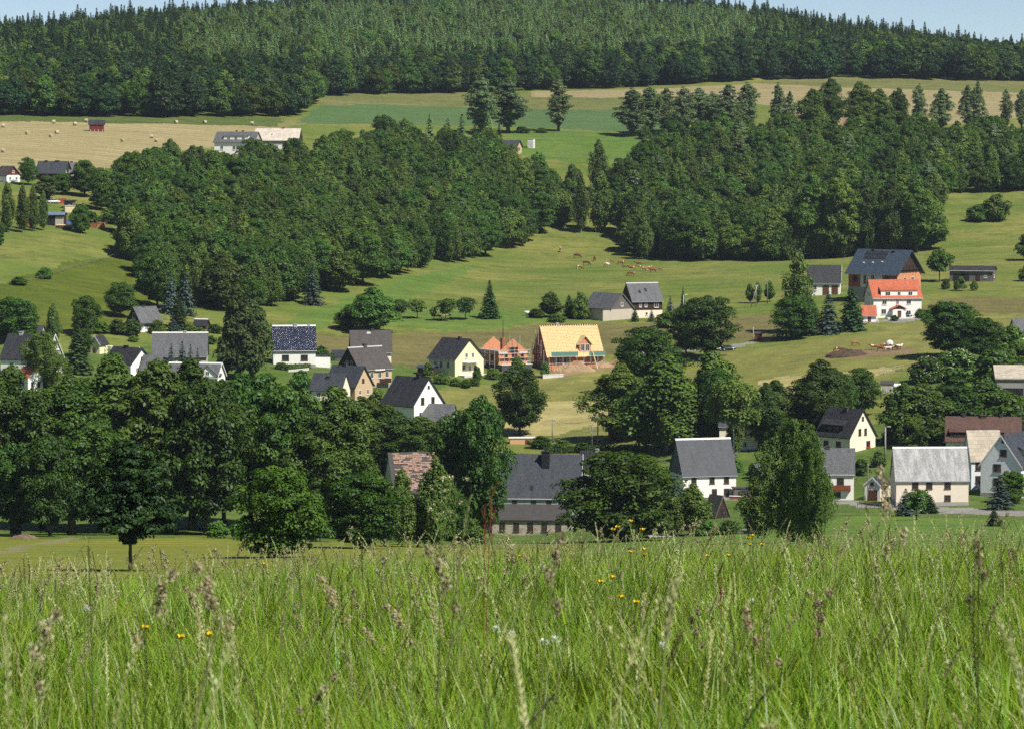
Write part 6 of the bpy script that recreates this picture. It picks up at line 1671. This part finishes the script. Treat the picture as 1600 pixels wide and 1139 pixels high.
def logs(px, row, label):
    p = hit(px, row); o = empty('log_pile', p, R(-12), label, 'log pile')
    rng = random.Random(5)
    for i in range(14):
        lv = 0 if i < 6 else (1 if i < 11 else 2)
        n_ = i if lv == 0 else (i - 6 if lv == 1 else i - 11)
        y = (n_ - (2.5, 2, 1)[lv]) * 0.55; z = 0.25 + lv * 0.46
        MB().tube([(-2.6 + rng.uniform(-.3, .3), y, z), (2.6 + rng.uniform(-.3, .3), y, z)], [0.24, 0.2], 9).build('log', NEWWOOD if i % 3 else BARK, o)
logs(101, 358, 'pile of tan logs before the blue roofed shed')
# ------------------------------------------------------------------ poles, lamps, fences
def pole(px, row, hpx, label, lean=0.0, arms=1, r=0.11, mat=None, lamp=False, d=None, cat='utility pole', group=None):
    p = hit(px, row, d); h_ = hpx * p.y / F
    o = empty('street_lamp' if lamp else 'utility_pole', p, random.uniform(-0.4, 0.4), label, 'street lamp' if lamp else cat, group)
    MB().tube([(0, 0, -0.4), (lean*h_*0.5, 0, h_*0.5), (lean*h_, 0, h_)], [r*1.2, r, r*0.8], 8).build('mast', mat or OLDPOLE, o, True)
    if lamp:
        MB().tube([(0, 0, h_-0.05), (0.35, 0, h_+0.12), (0.7, 0, h_+0.14)], [0.05]*3, 6).build('arm', STEEL, o)
        MB().box(0.45, 1.15, -0.15, 0.15, h_+0.06, h_+0.2).build('lamp_head', FRAMEW, o)
    else:
        for a in range(arms):
            z = h_ - 0.35 - a*0.6
            arm = MB().box(lean*h_-0.75, lean*h_+0.75, -0.06, 0.06, z, z+0.12).build('crossarm', mat or OLDPOLE, o)
            for x in (-0.65, -0.25, 0.25, 0.65): MB().tube([(lean*h_+x, 0, z+0.122), (lean*h_+x, 0, z+0.32)], [0.05, 0.035], 6).build('insulator', FRAMEW, arm)
    return o
pole(863, 692, 38, 'left thin pole at the edge of the rough meadow', arms=1)
pole(925, 706, 44, 'middle pole left of the dark red hut')
pole(934, 696, 46, 'dark pole close to the dark red hut', r=0.16)
pole(1172, 482, 36, 'leaning pale pole by the saplings', lean=0.32, arms=0, mat=PALEWOOD)
pole(1181, 480, 34, 'upright pole that the leaning pole props', mat=PALEWOOD)
pole(1199, 476, 40, 'thin dark pole right of the leaning pole', arms=1)
pole(1068, 502, 40, 'grey street lamp right of the dark farmhouse', lamp=True, mat=STEEL)
pole(1050, 508, 32, 'thin pole below the dark farmhouse lamp')
pole(1059, 506, 30, 'second thin pole below the farmhouse lamp', arms=1)
pole(1030, 512, 18, 'short dark post before the dark farmhouse', arms=0)
pole(1177, 534, 22, 'pale post beside the dark red roadside hut', arms=0, mat=PALEWOOD)
pole(1383, 722, 55, 'thick concrete street lamp pole right of the cream gable', lamp=True, r=0.2, mat=STONE)
pole(1356, 784, 60, 'thin pole in front of the small white garage', arms=0, r=0.1)
pole(292, 492, 30, 'grey pole at the foot of the wood', arms=0, mat=PALEWOOD, r=0.16)
pole(218, 562, 18, 'white post behind the white gable', arms=0, mat=FRAMEW)
pole(786, 536, 34, 'dark crane post behind the brick shell', arms=0, mat=BLACKM)
def wire(a, b, sag, label):
    """a sagging overhead cable between two pole tops"""
    A, B = a.location + Vector((0, 0, max(v[2] for v in a.children[0].bound_box) - 0.3)), b.location + Vector((0, 0, max(v[2] for v in b.children[0].bound_box) - 0.3))
    pts = [A.lerp(B, i / 12) - Vector((0, 0, sag * (1 - (i / 6 - 1) ** 2))) for i in range(13)]
    tag(MB().tube([p - A for p in pts], [0.03] * 13, 5).build('power_cable', BLACKM), label, 'cable').location = A
PO = {o['label']: o for o in COL.objects if o.name.startswith(('utility_pole', 'street_lamp'))}
wire(PO['left thin pole at the edge of the rough meadow'], PO['dark pole close to the dark red hut'], 0.8, 'overhead cable from the thin pole to the dark pole')
wire(PO['upright pole that the leaning pole props'], PO['thin dark pole right of the leaning pole'], 0.4, 'overhead cable right of the leaning pole')
wire(PO['thick concrete street lamp pole right of the cream gable'], PO['thin pole in front of the small white garage'], 0.8, 'overhead cable from the street lamp to the garage pole')
def fence(pts, n, hh, label, mat, rails=2):
    P = [hit(px, row) for px, row in pts]
    o = empty('field_fence', P[0], 0, label, 'fence')
    Q = []
    for a, b in zip(P, P[1:]):
        for i in range(n): 
            q = a.lerp(b, i / n); Q.append(Vector((q.x, q.y, gz(q.x, q.y))))
    Q.append(P[-1])
    for q in Q: MB().tube([q - P[0] - Vector((0, 0, 0.3)), q - P[0] + Vector((0, 0, hh))], [0.07, 0.06], 6).build('post', mat, o)
    for r_ in range(rails):
        z = hh * (0.92 - 0.4 * r_)
        for a, b in zip(Q, Q[1:]):
            MB().tube([a - P[0] + Vector((0, -0.08, z)), b - P[0] + Vector((0, -0.08, z))], [0.05]*2, 5).build('rail', mat, o)
fence([(1374, 588), (1412, 580)], 5, 1.5, 'pale rail fence above the white tanks', PALEWOOD)
fence([(920, 676), (1010, 664)], 8, 1.2, 'wire fence along the rough meadow', OLDPOLE, 1)
fence([(1300, 455), (1330, 452)], 5, 1.3, 'pale fence right of the white garage building', PALEWOOD)
fence([(1340, 792), (1394, 796)], 8, 1.1, 'garden fence beside the small white garage', OLDPOLE)
fence([(640, 494), (720, 488), (800, 487)], 6, 1.1, 'wire fence along the orchard', OLDPOLE, 1)
fence([(40, 446), (110, 424), (180, 404)], 8, 1.2, 'fence along the upper edge of the bright meadow', OLDPOLE, 1)
def hedge(px0, px1, row0, row1, hpx, wpx, label, mat='bush', name='hedge'):
    a, b = hit(px0, row0), hit(px1, row1)
    L_ = (b - a).length; hh = hpx * a.y / F; w = wpx * a.y / F
    rng = np.random.default_rng(int(px0))
    n = int(L_ * hh * 50) + 400
    t = rng.random(n); P = np.array(a)[None] + (np.array(b) - np.array(a))[None] * t[:, None]
    side = rng.random(n); off = rng.normal(size=(n, 3)) * 0.06
    d = np.array([(b - a).x, (b - a).y]) / L_; nr = np.array([d[1], -d[0]])
    u = (rng.random(n) - 0.5) * w
    front = side < 0.45; u = np.where(front, w/2, np.where(side < 0.6, -w/2, u)); z = np.where(side < 0.6, rng.random(n) * hh, hh + 0.05*np.sin(t*40))
    P[:, 0] += nr[0]*u; P[:, 1] += nr[1]*u
    P[:, 2] = zt(P[:, 0], P[:, 1]) + z
    Nn = np.where((side < 0.45)[:, None], np.array([nr[0], nr[1], 0.4]), np.where((side < 0.6)[:, None], np.array([-nr[0], -nr[1], 0.4]), np.array([0, 0, 1.0]))) + rng.normal(size=(n, 3)) * 0.35
    o = empty(name, a, 0, label, 'hedge')
    me = leaf_mesh('hedge_leaves', P + off - np.array(a), Nn, 0.2 * (0.6 + 0.8*rng.random(n)), rng.random(n), LM[mat], 0.7, 3)
    link('foliage', me, o)
    mb = MB()
    for i in range(int(L_ / 1.2) + 1):
        q = a.lerp(b, min(1, i * 1.2 / L_)) - a
        mb.tube([(q.x, q.y, q.z - 0.2), (q.x, q.y, q.z + hh * 0.9)], [0.05, 0.02], 5)
    mb.build('stems', BARK, o)
hedge(1442, 1476, 497, 495, 10, 6, 'dark clipped hedge right of the red roofed house', 'spruce')
hedge(440, 484, 578, 577, 7, 6, 'clipped hedge before the glazed roof house')
hedge(486, 528, 570, 562, 10, 8, 'leafy hedge right of the glazed roof house')
hedge(850, 1000, 708, 702, 8, 10, 'dark hedge along the foot of the rough meadow', 'oak')
hedge(1210, 1330, 534, 510, 8, 8, 'dark hedge along the narrow road below the conifers', 'oak')
def wall_thing(px0, px1, row0, row1, hpx, mat, label, name='garden_wall', cap=None):
    a, b = hit(px0, row0), hit(px1, row1); k = a.y / F
    v = b - a; L_ = math.hypot(v.x, v.y)
    o = empty(name, a, math.atan2(v.y, v.x), label, 'wall')
    MB().prism([(-0.15, -1), (0.15, -1), (0.15, hpx*k), (-0.15, hpx*k)], 0, L_).build('masonry', mat, o)
    MB().prism([(-0.22, hpx*k+0.003), (0.22, hpx*k+0.003), (0, hpx*k + 0.12)], -0.05, L_+0.05).build('coping', cap or CONCRETE, o)
wall_thing(1140, 1166, 780, 781, 5, BRICKRED, 'low red brick wall by the white slate house')
wall_thing(848, 880, 593, 590, 6, CONCRETE, 'low concrete wall left of the dirt heap')
wall_thing(1160, 1205, 834, 833, 7, STONEWALL, 'short stone wall behind the lawn edge', cap=STONE)
wall_thing(450, 482, 582, 579, 2, CONCRETE, 'low path wall before the glazed roof house')
def pergola(px, row):
    p = hit(px, row); o = empty('pergola', p, R(20), 'little white pergola beside the yellow garden house', 'pergola')
    for sx in (-1, 1):
        for sy in (-1, 1): MB().box(sx*0.8-0.08, sx*0.8+0.08, sy*0.7-0.08, sy*0.7+0.08, -0.3, 1.9).build('post', FRAMEW, o)
    for y in (-0.7, 0, 0.7): MB().box(-1, 1, y-0.07, y+0.07, 1.905, 2.05).build('beam', FRAMEW, o)
pergola(170, 554)
def slab_table(px, row, label):
    p = hit(px, row); o = empty('stone_table', p, 0.1, label, 'table')
    MB().box(-2.2, 2.2, -1.6, 1.6, 0.3, 0.4).build('top', STONE, o)
    for sx in (-1.6, 1.6): MB().box(sx-0.12, sx+0.12, -1, 1, -0.2, 0.296).build('leg', STONE, o)
slab_table(1032, 840, 'pale flat slab table on the lawn')

# ================================================================== FOREGROUND MEADOW
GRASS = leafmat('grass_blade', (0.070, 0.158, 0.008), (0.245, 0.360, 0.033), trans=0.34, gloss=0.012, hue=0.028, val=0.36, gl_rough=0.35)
GRASSD = leafmat('grass_stalk', (0.12, 0.20, 0.03), (0.32, 0.36, 0.12), trans=0.2, gloss=0.03, hue=0.02, val=0.25)
SEED = leafmat('grass_seed', (0.34, 0.29, 0.17), (0.50, 0.43, 0.29), trans=0.25, gloss=0.02, hue=0.02, val=0.2)
SEEDP = leafmat('grass_spike', (0.24, 0.28, 0.09), (0.52, 0.50, 0.26), trans=0.25, gloss=0.03, hue=0.02, val=0.2)
class Strips:
    def __init__(s): s.V = []; s.Fc = []; s.T = []; s.M = []
    def blade(s, base, ang, bend, h, w, tint, mat=0, segs=4, twist=0.0):
        """one grass blade: a tapering strip that bends over"""
        i0 = len(s.V)
        dx, dy = math.cos(ang), math.sin(ang)
        sa = ang + math.pi/2 + twist
        wx, wy = math.cos(sa), math.sin(sa)
        x, y, z = base
        th = 0.06
        step = h / segs
        for k in range(segs + 1):
            f = k / segs
            ww = w * (1 - f) ** 0.6 * (0.75 + 0.25 * min(1, f * 4)) / 2
            s.V.append((x - wx*ww, y - wy*ww, z)); s.V.append((x + wx*ww, y + wy*ww, z))
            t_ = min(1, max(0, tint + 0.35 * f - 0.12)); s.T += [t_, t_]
            th += bend / segs
            x += dx * math.sin(th) * step; y += dy * math.sin(th) * step; z += math.cos(th) * step
        for k in range(segs):
            a = i0 + 2*k
            s.Fc.append((a, a+1, a+3, a+2)); s.M.append(mat)
        return (x, y, z), th
    def diamond(s, c, ax, size, asp, tint, mat, rng):
        ax = Vector(ax).normalized()
        b = ax.cross(Vector((rng.gauss(0, 1), rng.gauss(0, 1), rng.gauss(0, 1)))).normalized()
        n = ax.cross(b)
        c = Vector(c); i = len(s.V)
        for q in (c - ax*size, c + b*size*asp + n*size*0.2, c + ax*size, c - b*size*asp + n*size*0.2): s.V.append(tuple(q))
        s.T += [tint]*4; s.Fc.append((i, i+1, i+2, i+3)); s.M.append(mat)
    def mesh(s, name, mats):
        me = bpy.data.meshes.new(name); me.from_pydata(s.V, [], s.Fc)
        at = me.attributes.new('tint', 'FLOAT', 'POINT'); at.data.foreach_set('value', np.array(s.T, np.float32))
        for m in mats: me.materials.append(m)
        me.polygons.foreach_set('material_index', np.array(s.M, np.int32)); me.polygons.foreach_set('use_smooth', np.ones(len(s.Fc), bool))
        me.update()
        return me
GM_ = [GRASS, GRASSD, SEED, SEEDP]
def tuft(seed, n, hmin, hmax, wid, spread, bendy=0.9, straw=0.09):
    rng = random.Random(seed); st = Strips()
    for _ in range(n):
        r, a = spread * math.sqrt(rng.random()), rng.random() * 6.283
        dry = rng.random() < straw
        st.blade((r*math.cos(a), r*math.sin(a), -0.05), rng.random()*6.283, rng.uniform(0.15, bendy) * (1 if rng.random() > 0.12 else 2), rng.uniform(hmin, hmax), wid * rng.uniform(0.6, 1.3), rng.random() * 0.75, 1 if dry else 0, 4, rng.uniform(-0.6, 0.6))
    return st.mesh('tuft', GM_)
def stalk(seed, kind):
    """flowering grass: 0 rye spike, 1 cocksfoot with lumps, 2 loose brown panicle, 3 foxtail roll"""
    rng = random.Random(seed); st = Strips()
    h_ = {0: 0.82, 1: 0.92, 2: 0.88, 3: 0.84}[kind] * rng.uniform(0.85, 1.15)
    ang = rng.random() * 6.283
    bend = rng.uniform(0.1, 0.7)
    dx, dy = math.cos(ang), math.sin(ang)
    pts, dirs = [], []
    x = y = 0.0; z = -0.05; th = rng.uniform(-0.05, 0.15)
    n = 16
    for k in range(n + 1):
        pts.append(Vector((x, y, z))); dirs.append(Vector((dx*math.sin(th), dy*math.sin(th), math.cos(th))))
        th += bend * (k / n) ** 1.5 * 2.6 / n
        x += dx*math.sin(th)*h_/n; y += dy*math.sin(th)*h_/n; z += math.cos(th)*h_/n
    for tw in (0.0, 1.57):
        i0 = len(st.V)
        for k, p in enumerate(pts):
            w = 0.0028 * (1 - 0.45*k/n)
            s_ = Vector((math.cos(ang+1.57+tw), math.sin(ang+1.57+tw), 0))
            if abs(s_.dot(dirs[k])) > 0.9: s_ = dirs[k].cross(Vector((0, 0, 1))).normalized()
            st.V.append(tuple(p - s_*w)); st.V.append(tuple(p + s_*w)); st.T += [0.35 + 0.5*k/n]*2
        for k in range(n): a = i0+2*k; st.Fc.append((a, a+1, a+3, a+2)); st.M.append(1)
    at = lambda f: (pts[min(n-1, int(f*n))].lerp(pts[min(n, int(f*n)+1)], f*n-int(f*n)), dirs[min(n, int(f*n))])
    if kind == 0:
        for q in range(36):
            p, dv = at(0.68 + 0.32*q/36)
            side = Vector((math.cos(ang+1.57), math.sin(ang+1.57), 0)) * (1 if q % 2 else -1)
            st.diamond(p + side*0.004 + dv*0.004, dv*1.2 + side*0.5, 0.0085, 0.32, rng.random(), 3, rng)
    elif kind == 1:
        for f, m_, sp in ((0.82, 40, 0.008), (0.89, 60, 0.010), (0.94, 70, 0.010), (0.985, 50, 0.008)):
            p, dv = at(f)
            o = Vector((rng.gauss(0, 0.012), rng.gauss(0, 0.012), 0))
            for q in range(m_):
                c = p + o + Vector((rng.gauss(0, sp*0.7), rng.gauss(0, sp*0.7), rng.gauss(0, sp)))
                st.diamond(c, dv + Vector((rng.gauss(0, .6), rng.gauss(0, .6), rng.gauss(0, .4))), 0.0065, 0.42, rng.random(), 2, rng)
    elif kind == 2:
        for q in range(60):
            f = 0.68 + 0.32*rng.random(); p, dv = at(f)
            rr = 0.045 * (1.05 - f) / 0.37 * rng.random()
            a = rng.random()*6.283
            st.diamond(p + Vector((math.cos(a)*rr, math.sin(a)*rr, 0.02*rng.random())), dv + Vector((math.cos(a)*.5, math.sin(a)*.5, 0)), 0.006, 0.35, 0.3*rng.random(), 2, rng)
    else:
        for q in range(110):
            f = 0.86 + 0.14*rng.random(); p, dv = at(f)
            a = rng.random()*6.283
            st.diamond(p + Vector((math.cos(a), math.sin(a), 0))*0.0055, dv + Vector((math.cos(a)*.4, math.sin(a)*.4, 0)), 0.006, 0.36, rng.random(), 3, rng)
    for q in range(2):
        p, dv = at(rng.uniform(0.1, 0.45))
        st.blade(tuple(p), rng.random()*6.283, rng.uniform(0.8, 1.8), rng.uniform(0.15, 0.3), 0.006, rng.random()*0.7, 0, 4)
    return st.mesh('stalk', GM_)
TUFTS = [tuft(i, 46, 0.26, 0.70, 0.010, 0.17, 1.5) for i in range(4)] + [tuft(40 + i, 30, 0.40, 0.84, 0.011, 0.14, 0.9) for i in range(2)]
TUFTS += [tuft(70, 26, 0.25, 0.60, 0.018, 0.15, 1.6), tuft(71, 34, 0.30, 0.72, 0.013, 0.2, 1.4), tuft(72, 34, 0.30, 0.78, 0.007, 0.2, 1.3, 0.3)]
STALKS = [stalk(60 + i, [0, 0, 0, 1, 1, 2, 2, 3][i]) for i in range(8)]
def meadow():
    rng = np.random.default_rng(5)
    zones = [(4.5, 12, 48), (12, 20, 38), (20, 32, 25), (32, 48, 15), (48, 74, 6.5)]
    P = []
    for d0, d1, den in zones:
        n = int(den * ((d1**2 - d0**2) * 0.175 + (d1 - d0) * 3.0))
        y = np.sqrt(rng.random(n) * (d1**2 - d0**2) + d0**2)
        x = (rng.random(n) * 2 - 1) * (0.175 * y + 1.5)
        P.append(np.stack([x, y], 1))
    P = np.concatenate(P)
    # patches of taller and shorter growth
    hgt = 0.80 + 0.14 * np.sin(P[:, 0]*1.3 + 1) * np.sin(P[:, 1]*0.9) + 0.10 * np.sin(P[:, 0]*0.5 - P[:, 1]*0.37) + 0.25 * (rng.random(len(P)) - 0.5)
    hgt *= np.interp(P[:, 1], [4, 9, 20, 120], [0.8, 0.95, 1.0, 1.0])
    Z = zt(P[:, 0], P[:, 1])
    which = rng.integers(0, len(TUFTS), len(P))
    wd = np.interp(P[:, 1], [4, 20, 45, 74], [1.0, 1.2, 1.6, 1.9])
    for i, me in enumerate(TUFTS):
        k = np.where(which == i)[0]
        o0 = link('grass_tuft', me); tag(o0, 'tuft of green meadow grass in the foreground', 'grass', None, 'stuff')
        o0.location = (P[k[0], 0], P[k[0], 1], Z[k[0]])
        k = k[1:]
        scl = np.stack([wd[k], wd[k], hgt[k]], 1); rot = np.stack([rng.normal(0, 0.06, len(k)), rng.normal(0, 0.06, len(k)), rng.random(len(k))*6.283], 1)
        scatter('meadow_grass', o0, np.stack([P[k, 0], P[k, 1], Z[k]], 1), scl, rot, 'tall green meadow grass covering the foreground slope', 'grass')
    # flowering stalks
    Q = []
    for d0, d1, den in [(5.5, 12, 3.0), (12, 20, 4.5), (20, 32, 4.5), (32, 48, 3.5), (48, 75, 2.0)]:
        n = int(den * ((d1**2 - d0**2) * 0.175 + (d1 - d0) * 3.0))
        y = np.sqrt(rng.random(n) * (d1**2 - d0**2) + d0**2); x = (rng.random(n)*2 - 1) * (0.175*y + 1.5)
        Q.append(np.stack([x, y], 1))
    Q = np.concatenate(Q); Z = zt(Q[:, 0], Q[:, 1])
    which = rng.choice(len(STALKS), len(Q), p=[.27, .27, .27, .04, .04, .02, .02, .07])
    for i, me in enumerate(STALKS):
        k = np.where(which == i)[0]
        o0 = link('grass_stalk', me); tag(o0, 'flowering grass stalk rising above the foreground meadow', 'grass', None, 'stuff')
        o0.location = (Q[k[0], 0], Q[k[0], 1], Z[k[0]])
        k = k[1:]
        s = 0.75 + 0.4 * rng.random(len(k)); w = np.interp(Q[k, 1], [4, 25, 75], [1.0, 1.15, 1.5])
        scatter('meadow_stalks', o0, np.stack([Q[k, 0], Q[k, 1], Z[k]], 1), np.stack([s*w, s*w, s], 1), np.stack([rng.normal(0, 0.13, len(k)), rng.normal(0, 0.13, len(k)), rng.random(len(k))*6.283], 1), 'flowering grass stalks standing over the foreground meadow', 'grass')
meadow()
# ------------------------------------------------------------------ flowers one can count
PETAL = plain('buttercup_petal', (0.80, 0.55, 0.02), 0.1, 20, 0.4, 0.4, 0.0)
DAISY = plain('white_petal', (0.78, 0.78, 0.76), 0.05, 20, 0.5)
STEM = plain('flower_stem', (0.10, 0.17, 0.03), 0.2, 10)
UMB = plain('umbel_cream', (0.62, 0.60, 0.34), 0.2, 20)
SORREL = plain('sorrel_red', (0.20, 0.07, 0.035), 0.3, 12)
def at_depth(px, row, d):
    return Vector((d * xfac(px, row), d, d * slope_of(row)))
def flower(px, row, d, label, kind):
    top = at_depth(px, row, d); g = gz(top.x, d)
    o = empty({'b': 'buttercup', 'w': 'white_flower'}[kind], (top.x, d, g), random.random()*6, label, 'flower', {'b': 'buttercups in the foreground grass', 'w': 'white clovers in the foreground grass'}[kind])
    h_ = max(0.12, top.z - g)
    MB().tube([(0.03, 0, -0.05), (0.015, 0.01, h_*0.5), (0, 0, h_)], [0.0022, 0.002, 0.0016], 5).build('stem', STEM, o)
    if kind == 'b':
        for i in range(5):
            a = i * 1.2566
            c, s = math.cos(a), math.sin(a)
            mb = MB()
            for rr, zz, ww in ((0.001, 0.0, 0.003), (0.008, 0.004, 0.0075), (0.013, 0.011, 0.007), (0.0135, 0.016, 0.003)):
                mb.v += [(rr*c - ww*s, rr*s + ww*c, h_+zz), (rr*c + ww*s, rr*s - ww*c, h_+zz)]
            mb.f = [(0, 1, 3, 2), (2, 3, 5, 4), (4, 5, 7, 6)]
            mb.build('petal', PETAL, o)
        MB().tube([(0, 0, h_), (0, 0, h_+0.007)], [0.004, 0.002], 6).build('centre', PETAL, o)
    else:
        mb = MB(); rng = random.Random(px)
        for q in range(40):
            u, a = rng.uniform(-0.3, 1), rng.random()*6.283; rr = math.sqrt(1-u*u)
            c = Vector((rr*math.cos(a), rr*math.sin(a), u)) * 0.011 + Vector((0, 0, h_))
            e = Vector((rr*math.cos(a), rr*math.sin(a), u)) * 0.007
            t_ = e.cross(Vector((0, 0, 1))).normalized() * 0.0022
            mb.quad(c - t_, c + t_, c + e)
        mb.build('blossom', DAISY, o)
for a in [(227, 983, 13, 'buttercup standing alone at the left of the grass'), (283, 998, 12, 'buttercup second from the left in the grass'), (326, 994, 12, 'buttercup third from the left in the grass'), (412, 882, 24, 'small buttercup far back left of the middle'), (811, 870, 26, 'small buttercup below the stone annex'), (985, 816, 20, 'topmost buttercup above the brow of the grass'), (958, 829, 20, 'buttercup left under the topmost one'), (965, 825, 20.5, 'buttercup close right of the pair under the topmost'), (1004, 829, 20, 'buttercup right under the topmost one'), (1006, 860, 19, 'buttercup in the middle of the cluster'), (985, 864, 19.5, 'buttercup left in the middle of the cluster'), (1007, 868, 19, 'lower buttercup in the middle of the cluster'), (939, 911, 16, 'buttercup left below the cluster'), (957, 904, 16, 'buttercup right below the cluster'), (971, 935, 15, 'lower one of the two lowest cluster buttercups'), (994, 943, 15, 'lowest buttercup right below the cluster'), (1170, 842, 24, 'upper left buttercup before the young birch'), (1176, 838, 24, 'upper right buttercup before the young birch'), (1172, 852, 23.5, 'lower buttercup before the young birch'), (1191, 852, 23, 'right buttercup before the young birch'), (1106, 870, 22, 'buttercup below the black tent hut'), (1138, 869, 22, 'buttercup right of the one below the hut')]:
    flower(*a, 'b')
for a in [(800, 992, 11, 'white clover head left of the middle'), (868, 1000, 10.5, 'white clover head in the middle'), (850, 1004, 10.5, 'white clover head left of the middle one'), (775, 985, 11, 'white clover head leftmost of the middle group'), (1035, 1010, 10, 'white clover head right of the middle'), (75, 972, 13, 'white clover head far left in the grass'), (132, 950, 14, 'left white clover of the left pair'), (136, 951, 14, 'right white clover of the left pair'), (1175, 940, 14, 'white clover head right in the grass')]:
    flower(*a, 'w')
def herb(px, row, d, label, mat, n, spread, hpx, cat, name, size):
    """a flowering herb: one stem, side twigs and many small heads"""
    top = at_depth(px, row, d); g = gz(top.x, d); h_ = top.z - g; k = d / F
    o = empty(name, (top.x, d, g), 0, label, cat)
    rng = random.Random(px)
    mb = MB().tube([(0, 0, -0.05), (rng.uniform(-.03, .03), 0, h_*0.5), (0, 0, h_)], [0.003, 0.0024, 0.0015], 5)
    ends = []
    for i in range(n):
        z = h_ - rng.random() * hpx * k
        e = Vector((rng.uniform(-1, 1) * spread * k, rng.uniform(-0.6, 0.6) * spread * k, z + 0.02))
        s = Vector((0, 0, z - abs(e.x) * 1.3 - 0.02))
        mb.tube([s, s.lerp(e, 0.5) + Vector((0, 0, 0.005)), e], [0.002, 0.0015, 0.0012], 4); ends.append(e)
    mb.build('stem', STEM if mat is not SORREL else SORREL, o)
    for e in ends:
        m = MB()
        for q in range(26):
            v = Vector((rng.gauss(0, 1), rng.gauss(0, 1), rng.gauss(0, 0.6))) * size * 0.5
            c = e + v; a = Vector((rng.gauss(0, 1), rng.gauss(0, 1), rng.gauss(0, 1))).normalized() * size * 0.28; b = a.cross(Vector((0.3, 0.5, 0.8))).normalized() * size * 0.2
            m.quad(c - a, c + b, c + a, c - b)
        m.build('flower_head', mat, o)
herb(712, 752, 16, 'cream umbel herb before the dark tree, right one', UMB, 9, 26, 78, 'herb', 'umbel_herb', 0.016)
herb(690, 762, 16.5, 'cream umbel herb before the pink tiled barn', UMB, 8, 22, 70, 'herb', 'umbel_herb', 0.015)
herb(768, 758, 17, 'tall red brown sorrel before the mint green house', SORREL, 12, 9, 90, 'herb', 'sorrel', 0.008)
herb(757, 790, 17, 'shorter red brown sorrel left of the tall one', SORREL, 9, 7, 70, 'herb', 'sorrel', 0.007)
herb(1127, 900, 15, 'red brown sorrel right of the middle in the grass', SORREL, 8, 7, 60, 'herb', 'sorrel', 0.007)
# tall stalks close to the lens, one by one
def near_stalk(px, row, d, kind, label, lean=0.0, s=1.0):
    top = at_depth(px, row, d); g = gz(top.x, d)
    me = STALKS[{0: 0, 1: 3, 2: 5, 3: 7}[kind]]
    zs = [v.co.z for v in me.vertices]; hm = max(zs)
    v = max(me.vertices, key=lambda q: q.co.z).co
    sc = (top.z - g) / hm
    o = link('grass_stalk', me); o.scale = (s, s, sc)
    rz = random.random() * 6.283
    o.rotation_euler = (0, 0, rz)
    off = Matrix.Rotation(rz, 3, 'Z') @ Vector((v.x * s, v.y * s, 0))
    o.location = (top.x - off.x, d - off.y, g)
    return tag(o, label, 'grass stalk', 'tall grass stalks standing out in the foreground')
for a in [(672, 846, 9, 1, 'thick headed stalk left of the mint green house', 0, 1.0), (878, 828, 9, 1, 'stalk head before the stone annex, right'), (265, 884, 8.5, 1, 'brown headed stalk at the left before the field', 0, 1.0), (312, 872, 9, 1, 'second brown headed stalk at the left', 0, 1.0), (133, 836, 10, 2, 'loose headed stalk left of the lone maple'), (88, 945, 7.5, 1, 'big blurred brown head at the left', 0, 1.1), (1378, 724, 11, 1, 'tallest stalk right, before the weeping birch'), (1525, 836, 9, 1, 'brown head before the right lawn'), (1348, 770, 12, 0, 'thin rye spike before the grey roofed balcony house'), (1062, 900, 8, 3, 'blurred green roll head right of the middle', 0, 1.4), (350, 960, 8, 0, 'long pale spike left of the middle', 0, 1.2), (738, 770, 12, 0, 'thin spike before the tall dark tree')]:
    near_stalk(*a)

# ================================================================== HAZE
hz = MB().box(-1500, 1500, -120, 4200, -120, 135)
def hazemat():
    m, nt, out = new_mat('haze_air')
    v = nt.nodes.new('ShaderNodeVolumePrincipled')
    v.inputs['Color'].default_value = (0.72, 0.84, 1.0, 1)
    v.inputs['Density'].default_value = HAZE
    v.inputs['Anisotropy'].default_value = 0.2
    nt.links.new(v.outputs[0], out.inputs['Volume'])
    return m
HAZE = 0.000035
tag(hz.build('haze', hazemat()), 'thin bluish summer haze over the valley', 'haze', None, 'stuff')
